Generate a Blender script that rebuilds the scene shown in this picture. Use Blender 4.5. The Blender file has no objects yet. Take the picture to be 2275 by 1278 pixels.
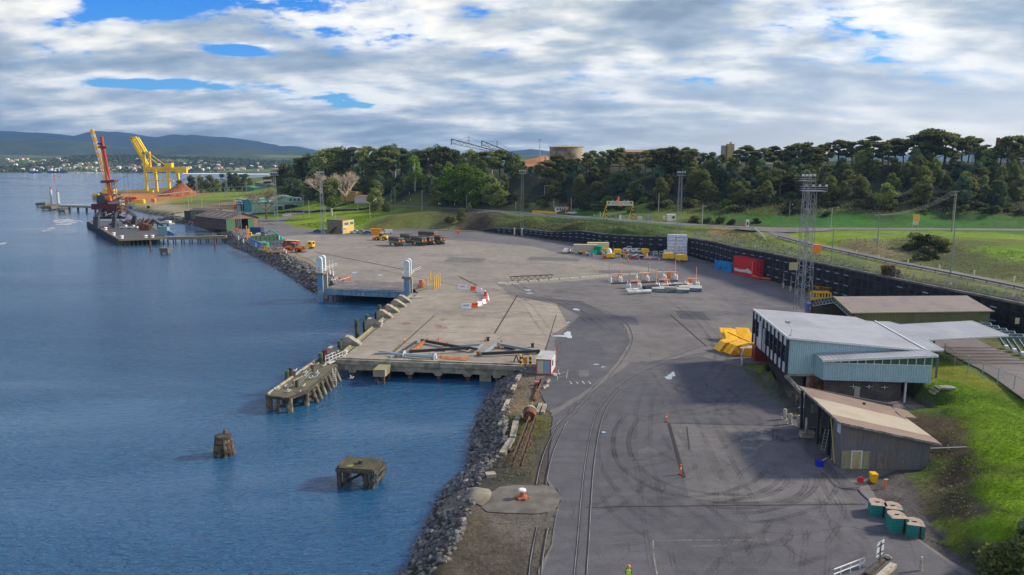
import bpy,math,random
import numpy as np
from mathutils import Vector,Matrix
R=math.radians
random.seed(7);rng=np.random.default_rng(7)
SC=bpy.context.scene
COL=SC.collection
# ---------------------------------------------------------------- camera
HC=35.0;FPX=1700.0;YH=355.0;CX,CY=1137.5,639.0
PITCH=math.atan((CY-YH)/FPX)
cam=bpy.data.cameras.new('camera');camo=bpy.data.objects.new('camera',cam);COL.objects.link(camo)
cam.sensor_width=36;cam.lens=FPX/2275*36;cam.clip_start=.5;cam.clip_end=40000
camo.location=(0,0,HC);camo.rotation_euler=(R(90)-PITCH,0,0)
SC.camera=camo
SC.view_settings.view_transform='Standard';SC.view_settings.look='None'
SC.view_settings.exposure=0.62;SC.view_settings.gamma=1
SC.cycles.max_bounces=6;SC.cycles.transparent_max_bounces=12;SC.cycles.volume_bounces=0
# ---------------------------------------------------------------- sun and sky
SUN_EL,SUN_AZ=29.0,76.0          # azimuth measured from +Y towards +X
sl=bpy.data.lights.new('sun','SUN');sl.energy=4.2;sl.angle=R(7);sl.color=(1,.87,.69)
so=bpy.data.objects.new('sun',sl);COL.objects.link(so)
sd=Vector((math.sin(R(SUN_AZ))*math.cos(R(SUN_EL)),math.cos(R(SUN_AZ))*math.cos(R(SUN_EL)),math.sin(R(SUN_EL))))
so.rotation_euler=sd.to_track_quat('Z','Y').to_euler()
W=bpy.data.worlds.new('World');SC.world=W;W.use_nodes=True

class NT:
    """tiny node helper"""
    def __init__(s,tree):s.t=tree;s.n=tree.nodes;s.l=tree.links
    def new(s,typ,ins=None,**kw):
        n=s.n.new(typ)
        for k,v in kw.items():setattr(n,k,v)
        for k,v in (ins or {}).items():
            i=n.inputs[k]
            if hasattr(v,'is_output') or isinstance(v,bpy.types.NodeSocket):s.l.new(v,i)
            else:i.default_value=v
        return n
    def math(s,op,a,b=0.0,clamp=False):
        n=s.new('ShaderNodeMath',operation=op,use_clamp=clamp)
        for i,v in ((0,a),(1,b)):
            if isinstance(v,bpy.types.NodeSocket):s.l.new(v,n.inputs[i])
            else:n.inputs[i].default_value=v
        return n.outputs[0]
    def ramp(s,fac,stops,interp='LINEAR'):
        n=s.new('ShaderNodeValToRGB');s.l.new(fac,n.inputs[0]);cr=n.color_ramp;cr.interpolation=interp
        while len(cr.elements) < len(stops):cr.elements.new(.5)
        for e,(p,c) in zip(cr.elements,stops):
            e.position=p;e.color=tuple(c)+(1,) if hasattr(c,'__len__') else (c,c,c,1)
        return n.outputs[0]
    def mix(s,f,a,b,mode='MIX'):
        n=s.new('ShaderNodeMix',data_type='RGBA',blend_type=mode)
        for i,v in ((0,f),(6,a),(7,b)):
            if isinstance(v,bpy.types.NodeSocket):s.l.new(v,n.inputs[i])
            elif i == 0:n.inputs[0].default_value=v
            else:n.inputs[i].default_value=tuple(v)+(1,) if len(v) == 3 else v
        return n.outputs[2]
    def noise(s,vec,scale,detail=4,rough=.55,dist=0.0):
        n=s.new('ShaderNodeTexNoise',{'Scale':scale,'Detail':detail,'Roughness':rough,'Distortion':dist})
        if vec is not None:s.l.new(vec,n.inputs['Vector'])
        return n.outputs['Fac']

def build_world():
    g=NT(W.node_tree);g.n.clear()
    sky=g.new('ShaderNodeTexSky',sky_type='NISHITA',sun_disc=False,sun_elevation=R(SUN_EL),sun_rotation=R(SUN_AZ),air_density=1.0,dust_density=.6,ozone_density=2.5)
    tc=g.new('ShaderNodeTexCoord');sep=g.new('ShaderNodeSeparateXYZ',{0:tc.outputs['Generated']})
    x,y,z=sep.outputs
    zc=g.math('ADD',g.math('MAXIMUM',z,0.0),.23)
    px=g.math('DIVIDE',x,zc);py=g.math('DIVIDE',y,zc)
    pv=g.new('ShaderNodeCombineXYZ',{0:px,1:py,2:0.0}).outputs[0]
    big=g.noise(g.new('ShaderNodeMapping',{'Vector':pv,'Location':(5.1,2.2,0),'Scale':(1.35,1.9,1)}).outputs[0],1.0,10,.58,.15)
    det=g.noise(g.new('ShaderNodeMapping',{'Vector':pv,'Location':(7.3,4.2,0),'Scale':(6.0,8.5,1)}).outputs[0],1.0,8,.6,.1)
    # clear patches: upper left of the view and a strip along the very top
    def bump(cxv,cyv,sx,sy):
        a=g.math('DIVIDE',g.math('SUBTRACT',x,cxv),sx);b=g.math('DIVIDE',g.math('SUBTRACT',z,cyv),sy)
        return g.math('EXPONENT',g.math('MULTIPLY',g.math('ADD',g.math('MULTIPLY',a,a),g.math('MULTIPLY',b,b)),-1.0))
    gaps=None
    for q in ((-.43,.180,.07,.022),(-.50,.212,.14,.018),(.30,.212,.19,.014),(-.40,.086,.12,.010),(-.33,.128,.05,.010)):e=bump(*q);gaps=e if gaps is None else g.math('ADD',gaps,e)
    dens=g.math('ADD',g.math('ADD',g.math('MULTIPLY',big,.75),g.math('MULTIPLY',det,.25)),g.math('MULTIPLY',g.math('MULTIPLY',gaps,g.math('MULTIPLY',det,2.4)),-.165))
    up=g.new('ShaderNodeMapRange',{0:z,1:.26,2:.7,3:0.0,4:-.10}).outputs[0]
    dens=g.math('ADD',dens,up)
    low=g.new('ShaderNodeMapRange',{0:z,1:.0,2:.09,3:.12,4:0.0}).outputs[0]
    dens=g.math('ADD',dens,low)
    cover=g.ramp(dens,[(.40,0.0),(.435,.8),(.49,1.0)])
    # second sample of the density nearer the sun gives the clouds a lit and a grey side
    pv2=g.new('ShaderNodeMapping',{'Vector':pv,'Location':(5.1-.09,2.2+.13,0),'Scale':(1.35,1.9,1)}).outputs[0]
    big2=g.noise(pv2,1.0,4,.5,.15)
    light=g.math('ADD',g.math('MULTIPLY',g.math('SUBTRACT',big,big2),4.5),g.math('ADD',.52,g.math('MULTIPLY',g.math('SUBTRACT',.53,dens),3.6)))
    light=g.math('ADD',light,g.math('MULTIPLY',g.math('SUBTRACT',det,.5),1.7),True)
    ccol=g.ramp(light,[(0.0,(.20,.245,.29)),(.35,(.33,.38,.42)),(.58,(.50,.52,.50)),(.8,(.76,.74,.67)),(1.0,(.96,.91,.79))])
    # warmer and brighter low towards the sun side
    az=g.new('ShaderNodeMapRange',{0:x,1:.0,2:.65,3:0.0,4:1.0}).outputs[0]
    lowz=g.new('ShaderNodeMapRange',{0:z,1:.015,2:.13,3:1.0,4:0.0}).outputs[0]
    warm=g.math('MULTIPLY',az,lowz)
    ccol=g.mix(g.math('MULTIPLY',warm,.95),ccol,(1.0,.88,.66))
    cb=g.new('ShaderNodeBackground',{'Color':ccol,'Strength':.92})
    skyc=g.new('ShaderNodeHueSaturation',{'Saturation':1.6,'Value':1.0,'Color':sky.outputs[0]}).outputs[0]
    skyc=g.mix(1.0,skyc,(.30,.74,1.25),'MULTIPLY')
    sb=g.new('ShaderNodeBackground',{'Color':skyc,'Strength':.10})
    mx=g.new('ShaderNodeMixShader',{0:cover,1:sb.outputs[0],2:cb.outputs[0]})
    g.new('ShaderNodeOutputWorld',{0:mx.outputs[0]})
build_world()

# ---------------------------------------------------------------- pixel <-> world helpers (used only to measure positions)
cP,sP=math.cos(PITCH),math.sin(PITCH)
def ray(px,py):
    a,b=(px-CX)/FPX,(CY-py)/FPX
    return Vector((a,cP+b*sP,-sP+b*cP))
def G(px,py,z=0.0):
    d=ray(px,py);t=(z-HC)/d.z
    return Vector((d.x*t,d.y*t,z))
def AT(px,py,Y):
    d=ray(px,py);t=Y/d.y
    return Vector((d.x*t,Y,HC+d.z*t))
def PX(p):
    dep=p[1]*cP-(p[2]-HC)*sP
    return CX+p[0]*FPX/dep
# ---------------------------------------------------------------- mesh builder
class MB:
    def __init__(s):s.v=[];s.f=[]
    def add(s,vs,fs,m=None):
        o=len(s.v)
        if m is not None:vs=[m @ Vector(p) for p in vs]
        s.v += [tuple(p) for p in vs];s.f += [tuple(i+o for i in f) for f in fs];return s
    def box(s,x0,x1,y0,y1,z0,z1,m=None):
        return s.add([(x0,y0,z0),(x1,y0,z0),(x1,y1,z0),(x0,y1,z0),(x0,y0,z1),(x1,y0,z1),(x1,y1,z1),(x0,y1,z1)],
                     [(0,3,2,1),(4,5,6,7),(0,1,5,4),(1,2,6,5),(2,3,7,6),(3,0,4,7)],m)
    def cb(s,x,y,z,sx,sy,sz,rz=0):
        m=Matrix.Translation((x,y,z)) @ Matrix.Rotation(rz,4,'Z')
        return s.box(-sx/2,sx/2,-sy/2,sy/2,0,sz,m)
    def bar(s,p,q,w,h=None):
        p,q=Vector(p),Vector(q);h=h or w;d=q-p;L=d.length
        if L < 1e-6:return s
        z=d/L;up=Vector((0,0,1)) if abs(z.z) < .95 else Vector((0,1,0))
        x=up.cross(z).normalized();y=z.cross(x)
        m=Matrix((x,y,z)).transposed().to_4x4();m.translation=p
        return s.box(-w/2,w/2,-h/2,h/2,0,L,m)
    def cyl(s,p,q,r,r2=None,n=8,cap=True):
        p,q=Vector(p),Vector(q);r2=r if r2 is None else r2;d=q-p;L=d.length
        if L < 1e-6:return s
        z=d/L;up=Vector((0,0,1)) if abs(z.z) < .95 else Vector((0,1,0))
        x=up.cross(z).normalized();y=z.cross(x);vs=[];fs=[]
        for k in range(n):
            a=2*math.pi*k/n;e=x*math.cos(a)+y*math.sin(a)
            vs += [p+e*r,q+e*r2]
        for k in range(n):
            j=(k+1) % n;fs.append((2*k,2*j,2*j+1,2*k+1))
        if cap:fs += [tuple(2*k for k in range(n))[::-1],tuple(2*k+1 for k in range(n))]
        return s.add(vs,fs)
    def lathe(s,c,prof,n=12,m=None):
        vs=[];fs=[]
        for r,z in prof:
            for k in range(n):
                a=2*math.pi*k/n;vs.append((c[0]+r*math.cos(a),c[1]+r*math.sin(a),c[2]+z))
        for i in range(len(prof)-1):
            for k in range(n):
                j=(k+1) % n;fs.append((i*n+k,i*n+j,(i+1)*n+j,(i+1)*n+k))
        fs += [tuple(range(n))[::-1],tuple(range((len(prof)-1)*n,len(prof)*n))]
        return s.add(vs,fs,m)
    def prism(s,pts,z0,z1,m=None):
        n=len(pts);vs=[(p[0],p[1],z0) for p in pts]+[(p[0],p[1],z1) for p in pts]
        return s.add(vs,[tuple(range(n))[::-1],tuple(range(n,2*n))]+[(k,(k+1) % n,n+(k+1) % n,n+k) for k in range(n)],m)
    def prof(s,pts,y0,y1,m=None):
        """side profile in xz swept along y"""
        n=len(pts);vs=[(p[0],y0,p[1]) for p in pts]+[(p[0],y1,p[1]) for p in pts]
        return s.add(vs,[tuple(range(n)),tuple(range(n,2*n))[::-1]]+[(k,n+k,n+(k+1) % n,(k+1) % n) for k in range(n)],m)
    def slab(s,top,t):
        n=len(top);vs=[tuple(p) for p in top]+[(p[0],p[1],p[2]-t) for p in top]
        return s.add(vs,[tuple(range(n)),tuple(range(n,2*n))[::-1]]+[(k,n+k,n+(k+1) % n,(k+1) % n) for k in range(n)])
    def wallq(s,a,b,z0,z1,t=.15,z0b=None,z1b=None):
        a=Vector((a[0],a[1]));b=Vector((b[0],b[1]));d=(b-a).normalized();nrm=Vector((-d.y,d.x))*t
        z0b=z0 if z0b is None else z0b;z1b=z1 if z1b is None else z1b
        vs=[(a.x,a.y,z0),(b.x,b.y,z0b),(b.x,b.y,z1b),(a.x,a.y,z1)]+[(a.x+nrm.x,a.y+nrm.y,z0),(b.x+nrm.x,b.y+nrm.y,z0b),(b.x+nrm.x,b.y+nrm.y,z1b),(a.x+nrm.x,a.y+nrm.y,z1)]
        return s.add(vs,[(0,1,2,3),(7,6,5,4),(4,5,1,0),(5,6,2,1),(6,7,3,2),(7,4,0,3)])
    def rock(s,c,sz,rnd):
        vs=[];q=[rnd.uniform(.6,1.1) for _ in range(3)];rz=rnd.uniform(0,6.28);m=Matrix.Translation(c) @ Matrix.Rotation(rz,4,'Z') @ Matrix.Rotation(rnd.uniform(-.6,.6),4,'X')
        for i in (-1,1):
            for j in (-1,1):
                for k in (-1,1):
                    vs.append((i*q[0]*sz*rnd.uniform(.5,1),j*q[1]*sz*rnd.uniform(.5,1),k*q[2]*sz*.7*rnd.uniform(.5,1)))
        vs += [(0,0,sz*q[2]*.85),(sz*q[0]*1.05,0,0),(-sz*q[0]*1.05,0,0),(0,sz*q[1],0),(0,-sz*q[1],0)]
        # 0:--- 1:--+ 2:-+- 3:-++ 4:+-- 5:+-+ 6:++- 7:+++
        fs=[(1,5,8),(5,7,8),(7,3,8),(3,1,8),(4,6,9),(6,7,9),(7,5,9),(5,4,9),(0,1,10),(1,3,10),(3,2,10),(2,0,10),(2,3,11),(3,7,11),(7,6,11),(6,2,11),(0,4,12),(4,5,12),(5,1,12),(1,0,12),(0,2,6,4)]
        return s.add(vs,fs,m)
    def build(s,name,mat,parent=None,loc=None,rz=0,smooth=False):
        me=bpy.data.meshes.new(name);me.from_pydata(s.v,[],s.f);me.update()
        if mat:me.materials.append(mat)
        if smooth:me.polygons.foreach_set('use_smooth',[True]*len(me.polygons))
        o=bpy.data.objects.new(name,me);COL.objects.link(o)
        if parent:o.parent=parent
        if loc is not None:o.location=loc;o.rotation_euler.z=rz
        return o
def tag(o,label=None,cat=None,group=None,kind=None):
    if label:o['label']=label
    if cat:o['category']=cat
    if group:o['group']=group
    if kind:o['kind']=kind
    return o
def thing(name,label,cat,loc,rz=0,group=None):
    o=bpy.data.objects.new(name,None);COL.objects.link(o);o.location=loc;o.rotation_euler.z=rz;o.empty_display_size=.3
    return tag(o,label,cat,group)
KIDS={}
def dup(root,loc,rz=0,label=None,group=None,scale=None):
    kids=KIDS.get(root.name)
    if kids is None:
        kids=[(c,list(c.children)) for c in root.children];KIDS[root.name]=kids
    r=root.copy();COL.objects.link(r);r.location=loc;r.rotation_euler.z=rz
    if scale:r.scale=scale
    if label:r['label']=label
    if group:r['group']=group
    for c,gs in kids:
        d=c.copy();COL.objects.link(d);d.parent=r
        for q in gs:
            e=q.copy();COL.objects.link(e);e.parent=d
    return r
ORD=['first','second','third','fourth','fifth','sixth','seventh','eighth','ninth','tenth','eleventh','twelfth','thirteenth','fourteenth','fifteenth','sixteenth','seventeenth','eighteenth','nineteenth','twentieth']
def ordn(k):return ORD[k] if k < 20 else '%dth' % (k+1) if (k+1) % 10 not in (1,2,3) else '%d%s' % (k+1,{1:'st',2:'nd',3:'rd'}[(k+1) % 10])
def autolabel(items,marks,noun):
    """items: (picture x, object); each gets 'nth <noun> left/right of <landmark>' counted from the nearest landmark"""
    cnt={}
    res=[]
    for px,o in items:
        m=min(marks,key=lambda q:abs(q[0]-px));res.append((abs(px-m[0]),'left' if px < m[0] else 'right',m[1],o))
    for d,side,mk,o in sorted(res,key=lambda q:q[0]):
        k=cnt.get((side,mk),0);cnt[(side,mk)]=k+1
        o['label']='%s %s to the %s of %s' % (ordn(k),noun,side,mk)
# ---------------------------------------------------------------- materials
MATS={}
def M(name,col,rough=.75,metal=0,col2=None,sc=1.0,amt=.5,bump=0.0,wave=None,var=.12,coord='Object',rnd=0.0,spec=.35,grime=0.0):
    """base colour + noise variation, optional second colour in patches, optional ribs (wave=(axis, per metre, depth))"""
    if name in MATS:return MATS[name]
    m=bpy.data.materials.new(name);m.use_nodes=True;g=NT(m.node_tree);b=g.n['Principled BSDF'];MATS[name]=m
    tc=g.new('ShaderNodeTexCoord').outputs[coord]
    n1=g.noise(tc,sc*3,5,.6)
    c=tuple(col)+(1,)
    v=g.new('ShaderNodeMapRange',{0:n1,1:.3,2:.7,3:1-var,4:1+var}).outputs[0]
    cc=g.mix(1.0,c,g.new('ShaderNodeCombineXYZ',{0:v,1:v,2:v}).outputs[0],'MULTIPLY')
    if col2:
        n2=g.noise(tc,sc,6,.65)
        f=g.ramp(n2,[(max(0,.62-amt*.35),0.0),(min(1,.78-amt*.35),1.0)])
        cc=g.mix(f,cc,col2)
    if grime:
        n3=g.noise(g.new('ShaderNodeMapping',{'Vector':tc,'Scale':(2.5,2.5,.25)}).outputs[0],1.4,5,.7)
        f=g.math('MULTIPLY',g.ramp(n3,[(.45,0.0),(.75,1.0)]),grime)
        cc=g.mix(f,cc,(.07,.05,.035))
    if rnd:
        oi=g.new('ShaderNodeObjectInfo').outputs['Random']
        vv=g.new('ShaderNodeMapRange',{0:oi,3:1-rnd,4:1+rnd}).outputs[0]
        cc=g.mix(1.0,cc,g.new('ShaderNodeCombineXYZ',{0:vv,1:vv,2:vv}).outputs[0],'MULTIPLY')
    g.l.new(cc,b.inputs['Base Color'])
    b.inputs['Metallic'].default_value=metal;b.inputs['Specular IOR Level'].default_value=spec
    rr=g.new('ShaderNodeMapRange',{0:n1,1:.3,2:.7,3:max(.05,rough-.12),4:min(1,rough+.12)}).outputs[0]
    g.l.new(rr,b.inputs['Roughness'])
    h=None
    if bump:h=g.math('MULTIPLY',g.noise(tc,sc*8,5,.65),bump)
    if wave:
        ax,per,dep=wave
        sp=g.new('ShaderNodeSeparateXYZ',{0:tc}).outputs
        src=g.math('ADD',sp[0],sp[1]) if ax == 'xy' else sp['xyz'.index(ax)]
        w=g.math('SINE',g.math('MULTIPLY',src,per*2*math.pi))
        wh=g.math('MULTIPLY',w,dep)
        h=wh if h is None else g.math('ADD',h,wh)
        sh=g.new('ShaderNodeMapRange',{0:w,1:-1.0,2:-.3,3:.72,4:1.0}).outputs[0]
        cc2=g.mix(1.0,cc,g.new('ShaderNodeCombineXYZ',{0:sh,1:sh,2:sh}).outputs[0],'MULTIPLY');g.l.new(cc2,b.inputs['Base Color'])
    if h is not None:
        bn=g.new('ShaderNodeBump',{'Height':h,'Strength':.8,'Distance':1.0});g.l.new(bn.outputs[0],b.inputs['Normal'])
    return m
def glassM():
    return M('dark_glass',(.035,.05,.06),.12,0,spec=.8,var=.3,sc=.3)
K=dict(
 white=lambda:M('white_paint',(.72,.72,.70),.45,col2=(.45,.40,.33),sc=.8,amt=.15),
 cream=lambda:M('cream_paint',(.62,.56,.38),.6,grime=.25),
 black=lambda:M('black_rubber',(.02,.02,.022),.8),
 dark=lambda:M('dark_steel',(.035,.04,.05),.5,.3,col2=(.10,.05,.03),sc=.9,amt=.25),
 steel=lambda:M('galvanised_steel',(.30,.33,.34),.45,.5),
 rust=lambda:M('rusty_steel',(.22,.09,.045),.85,col2=(.09,.045,.03),sc=1.4,amt=.6),
 orange=lambda:M('orange_paint',(.80,.18,.03),.5,col2=(.45,.12,.04),sc=.9,amt=.2),
 red=lambda:M('red_paint',(.55,.035,.03),.5,col2=(.30,.05,.04),sc=.8,amt=.25),
 yellow=lambda:M('yellow_paint',(.85,.48,.02),.5,col2=(.55,.27,.03),sc=.9,amt=.2),
 blue=lambda:M('blue_paint',(.04,.20,.50),.5,col2=(.03,.10,.22),sc=.7,amt=.3),
 teal=lambda:M('teal_paint',(.02,.33,.34),.5,col2=(.03,.17,.18),sc=.8,amt=.2),
 green=lambda:M('green_paint',(.04,.24,.13),.55,col2=(.05,.13,.07),sc=.7,amt=.3),
 concrete=lambda:M('concrete',(.34,.31,.25),.85,col2=(.18,.17,.13),sc=.6,amt=.5,bump=.01),
 timber=lambda:M('old_timber',(.10,.085,.065),.9,col2=(.04,.035,.028),sc=1.1,amt=.6,bump=.015),
 pole=lambda:M('grey_pole_timber',(.26,.24,.20),.85,col2=(.15,.14,.12),sc=.8,amt=.4),
 glass=glassM,
 palewood=lambda:M('pale_timber',(.42,.38,.30),.85,col2=(.22,.19,.14),sc=1.2,amt=.5),
)
def K_(k):return K[k]()
# ---------------------------------------------------------------- terrain
def gp(pts,z=0.0):return [tuple(G(p[0],p[1],z))[:2] for p in pts]
WL=gp([(885,1290),(925,1222),(955,1155),(988,1090),(1040,1035),(1047,985),(1055,950),(1083,885),(1100,862)],-3)
shore=[(-30,-60),(-16,30)]+WL+[(-2,131),(-20,136),(-25,150),(-22,196),(-26,213),(-50,215)]+    gp([(694,650),(650,617),(600,587),(552,562),(512,547),(496,532),(480,517),(440,503),(400,497),(352,489),(392,482),(330,476),(290,467),(262,452),(240,444),(215,438),(212,431),(262,428),(330,424),(400,419),(455,411),(520,404),(600,397)],-3)+    [(-380,1900),(-100,2200),(300,2600),(3000,3000),(9000,3000),(9000,-500),(0,-500)]
shore=np.array(shore)
def segd(x,y,P,closed=True):
    n=len(P);best=np.full(x.shape,1e18)
    for i in range(n if closed else n-1):
        ax,ay=P[i];bx,by=P[(i+1) % n];dx,dy=bx-ax,by-ay;L=dx*dx+dy*dy
        t=np.clip(((x-ax)*dx+(y-ay)*dy)/max(L,1e-9),0,1)
        best=np.minimum(best,(x-ax-t*dx)**2+(y-ay-t*dy)**2)
    return np.sqrt(best)
def inside(x,y,P):
    c=np.zeros(x.shape,bool);n=len(P)
    for i in range(n):
        ax,ay=P[i];bx,by=P[(i+1) % n]
        if ay == by:continue
        t=(ay > y) != (by > y)
        c ^= t & (x < (bx-ax)*(y-ay)/(by-ay)+ax)
    return c
# retaining wall: foot line (picture points at yard level) and the height of its top
WALLP=[(1072,513,.6),(1103,518,2.4),(1165,524,3.0),(1220,532,3.3),(1290,541,5.2),(1340,549,5.2),(1415,557,5.6),(1480,563,6.2),(1535,570,6.6),(1588,586,7.3),(1628,602,7.6),(1701,620,7.8),(1738,632,8.0)]
WALL=[(G(a,b,0).x,G(a,b,0).y,h) for a,b,h in WALLP]
lx,ly,_=WALL[-1]
for yy in (190,165,148,135,115,90,60,20,-60):WALL.append((lx+.245*(ly-yy),yy,8.1 if yy > 150 else 8.3))
wl=[(a,b) for a,b,c in WALL]
def offs(P,d):
    out=[]
    for i in range(len(P)):
        a=Vector(P[max(0,i-1)][:2]);b=Vector(P[min(len(P)-1,i+1)][:2]);t=(b-a).normalized();out.append((P[i][0]-t.y*d,P[i][1]+t.x*d))
    return out
foot=gp([(1070,512),(950,508),(880,508),(835,510),(800,505),(750,512),(700,511),(655,504),(632,495),(642,486),(600,489),(578,481)],0)
upl=offs(wl,1.6)[::-1]+foot+gp([(560,470),(520,470),(480,462),(452,458),(420,452),(400,440),(430,425)],0)+[(-420,1200),(-300,1800),(0,2100),(300,2500),(2990,2900),(8900,2900),(8900,-400),(120,-400)]
upl=np.array(upl)
def CP(px,py,z):p=G(px,py,z);return (p.x,p.y,z)
CPT=[]
for i,(a,b,h) in enumerate(WALL):
    if i < len(WALL)-4:
        t=offs(wl,1.6)[i];CPT.append((t[0],t[1],h+.05));
CPT += [(a,b,0) for a,b in foot]
CPT += [CP(*q) for q in [
 (560,470,0),(520,470,0),(480,462,0),(430,450,1),(420,430,2),(500,428,3),(600,422,5),(560,440,2.5),(640,450,2.5),(700,470,2.5),(760,478,3),(720,450,4),(800,452,5),(640,430,5),
 (860,470,4.5),(830,487,3),(880,478,6),(960,472,7),(1080,478,7.5),(1180,484,7.8),(1280,494,8),(1380,503,8.5),(1440,503,8.8),
 (860,455,7),(960,461,7.5),(1080,467,8),(1200,475,8.3),(1300,482,8.6),(1400,489,9),(1500,497,9.3),(1600,502,9.5),(1690,507,9.6),
 (1100,450,10.5),(1200,455,10.5),(1300,464,10.5),(1400,470,11),(1500,478,11),(1600,482,11),(1700,486,11),(1900,490,11),(2100,490,11),(2275,490,11),
 (1760,507,9.6),(1850,509,9.6),(2000,509,9.6),(2150,510,9.6),(2275,511,9.6),
 (1700,520,9.2),(1650,512,9.2),(1600,520,7.6),(1760,532,9),(1850,552,8.6),(1990,584,8.3),(2130,611,8.2),(2275,640,8.2),(1620,522,7.8),
 (1900,530,10.6),(2000,540,10.4),(2100,545,10.6),(2250,545,11),(2100,580,8.8),(2260,590,9)]]
# hill slopes and crest, given by distance
for px,Y,z in [(700,560,12),(640,600,5),(700,600,20),(760,520,12),(780,570,22),(860,500,12),(880,540,23),(960,470,13),(980,510,24),(1080,440,13),(1080,480,24),(1180,410,13),(1180,450,25),
                 (1300,380,13),(1300,420,26),(1420,360,13),(1440,400,26.5),(1560,340,13),(1580,385,27),(1700,325,13),(1720,375,27),(1850,312,13),(1850,370,29),(2000,306,13),(2000,365,30),(2150,302,13),(2150,362,31),(2300,300,13),(2300,360,32),(2600,300,13),(2600,360,32),
                 (700,760,22),(900,720,26),(1200,600,27),(1600,520,28),(2000,480,30),(2400,480,32),(640,800,6),(700,1100,18),(1200,1100,24),(1800,1000,26),(2600,800,30),(600,1200,4),(1500,2500,20),(500,1500,2),(2600,2500,20)]:
    CPT.append(((px-CX)/FPX*Y,Y,z))
CPT=np.array(CPT)
# lower banks east of the yard
bankA=np.array(gp([(1640,808),(1676,822),(1700,836),(1748,898),(1790,938)],0)+[(38.2,97.5),(40.2,101),(41.2,113),(43.5,128)])
bank=np.array([(49,99.8),(59.5,103),(60.5,116),(61,137),(90,140)]+[(a-.6,b) for a,b,_ in WALL[-6:]]+[(40,-40),(30,30)]+gp([(2290,1330),(2160,1262),(2105,1215),(2068,1150),(2030,1085),(2010,1055),(2063,1046)],0)+[(48.2,90)])
PA=np.array([CP(*q) for q in [(1640,808,0),(1676,822,0),(1700,836,0),(1722,865,0),(1748,898,0),(1790,938,0),(1700,808,1.2)]]+[(38.2,98,.3),(40.2,101,1.6),(40.6,106,2.5),(41,113,2.8),(42,119,2.3),(43.5,128,.2)])
BP=[CP(*q) for q in [(2010,1055,0),(2030,1085,0),(2068,1150,0),(2105,1215,0),(2160,1262,0),(2290,1330,0),
      (2085,860,3.0),(2130,850,3.2),(2275,925,3.3),(2120,905,3.0),(2150,960,3.0),(2150,1000,2.8),(2170,1060,3.0),(2200,1150,2.6),(2275,1000,4.2),(2275,1180,3.4),(2120,770,3.1),(2275,870,3.1),(2275,790,3.1),(2275,740,3.3),(2200,730,3.3),(2200,830,3.1),(2050,960,1.2),(2080,1010,1.0),(2110,1080,.8)]]
BP += [(61,137,2.5),(61,118,3),(60.5,108,2.0),(59.5,103.5,.6),(48,99.5,0),(90,139,3.3)]
BP=np.array(BP)
def rbf_fit(P,lam=.5):
    d=np.hypot(P[:,0][:,None]-P[:,0],P[:,1][:,None]-P[:,1]);n=len(P)
    A=np.zeros((n+1,n+1));A[:n,:n]=d-lam*np.eye(n)*0;A[:n,:n] += 0;A[n,:n]=A[:n,n]=1
    b=np.zeros(n+1);b[:n]=P[:,2]
    return np.linalg.lstsq(A,b,rcond=None)[0]
W1,W2,W3=rbf_fit(CPT),rbf_fit(BP),rbf_fit(PA)
def rbf(P,w,x,y):
    s=np.full(x.shape,w[-1])
    for i in range(len(P)):s += w[i]*np.hypot(x-P[i,0],y-P[i,1])
    return s
def fbm(x,y,s,seed=0):
    r=np.zeros(x.shape)
    for k in range(4):
        a=(seed*1.7+k*2.3) % 6.28;u=x*math.cos(a)+y*math.sin(a);v=-x*math.sin(a)+y*math.cos(a);f=2**k/s
        r += (np.sin(u*f+1.3*np.sin(v*f*.7+k))*np.cos(v*f*1.1+1.7*np.sin(u*f*.6+seed)))/2**k
    return r
RD1=[(845,457.5,6.7),(860,456,7),(960,461,7.5),(1080,467,8),(1200,475,8.3),(1300,483,8.6),(1400,490,9),(1500,497,9.3),(1600,503,9.5),(1720,507.5,9.6),(1850,508.5,9.6),(2000,509,9.6),(2150,510,9.6),(2275,511,9.6),(2500,512,9.6)]
RD2=[(1700,508,9.6),(1722,517,9.4),(1745,528,9.1),(1800,543,8.7),(1850,553,8.6),(1990,584,8.3),(2130,611,8.2),(2275,640,8.2),(2500,690,8.2)]
RDP=[(np.array([tuple(G(a,b,z)) for a,b,z in L_]),w) for L_,w in ((RD1,4.6),(RD2,3.4))]
def flat(x,y,z):
    """level the terrain across the two upper roads"""
    for P,w in RDP:
        bd=np.full(x.shape,1e9);bz=np.zeros(x.shape)
        for (ax,ay,az),(bx,by,bz_) in zip(P[:-1],P[1:]):
            dx,dy=bx-ax,by-ay;t=np.clip(((x-ax)*dx+(y-ay)*dy)/(dx*dx+dy*dy),0,1);d=np.hypot(x-ax-t*dx,y-ay-t*dy);k=d < bd;bd=np.where(k,d,bd);bz=np.where(k,az+(bz_-az)*t,bz)
        f=1-np.clip((bd-w)/(7 if w > 4 else 4),0,1);f=f*f*(3-2*f);z=z*(1-f)+bz*f
    return z
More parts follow.
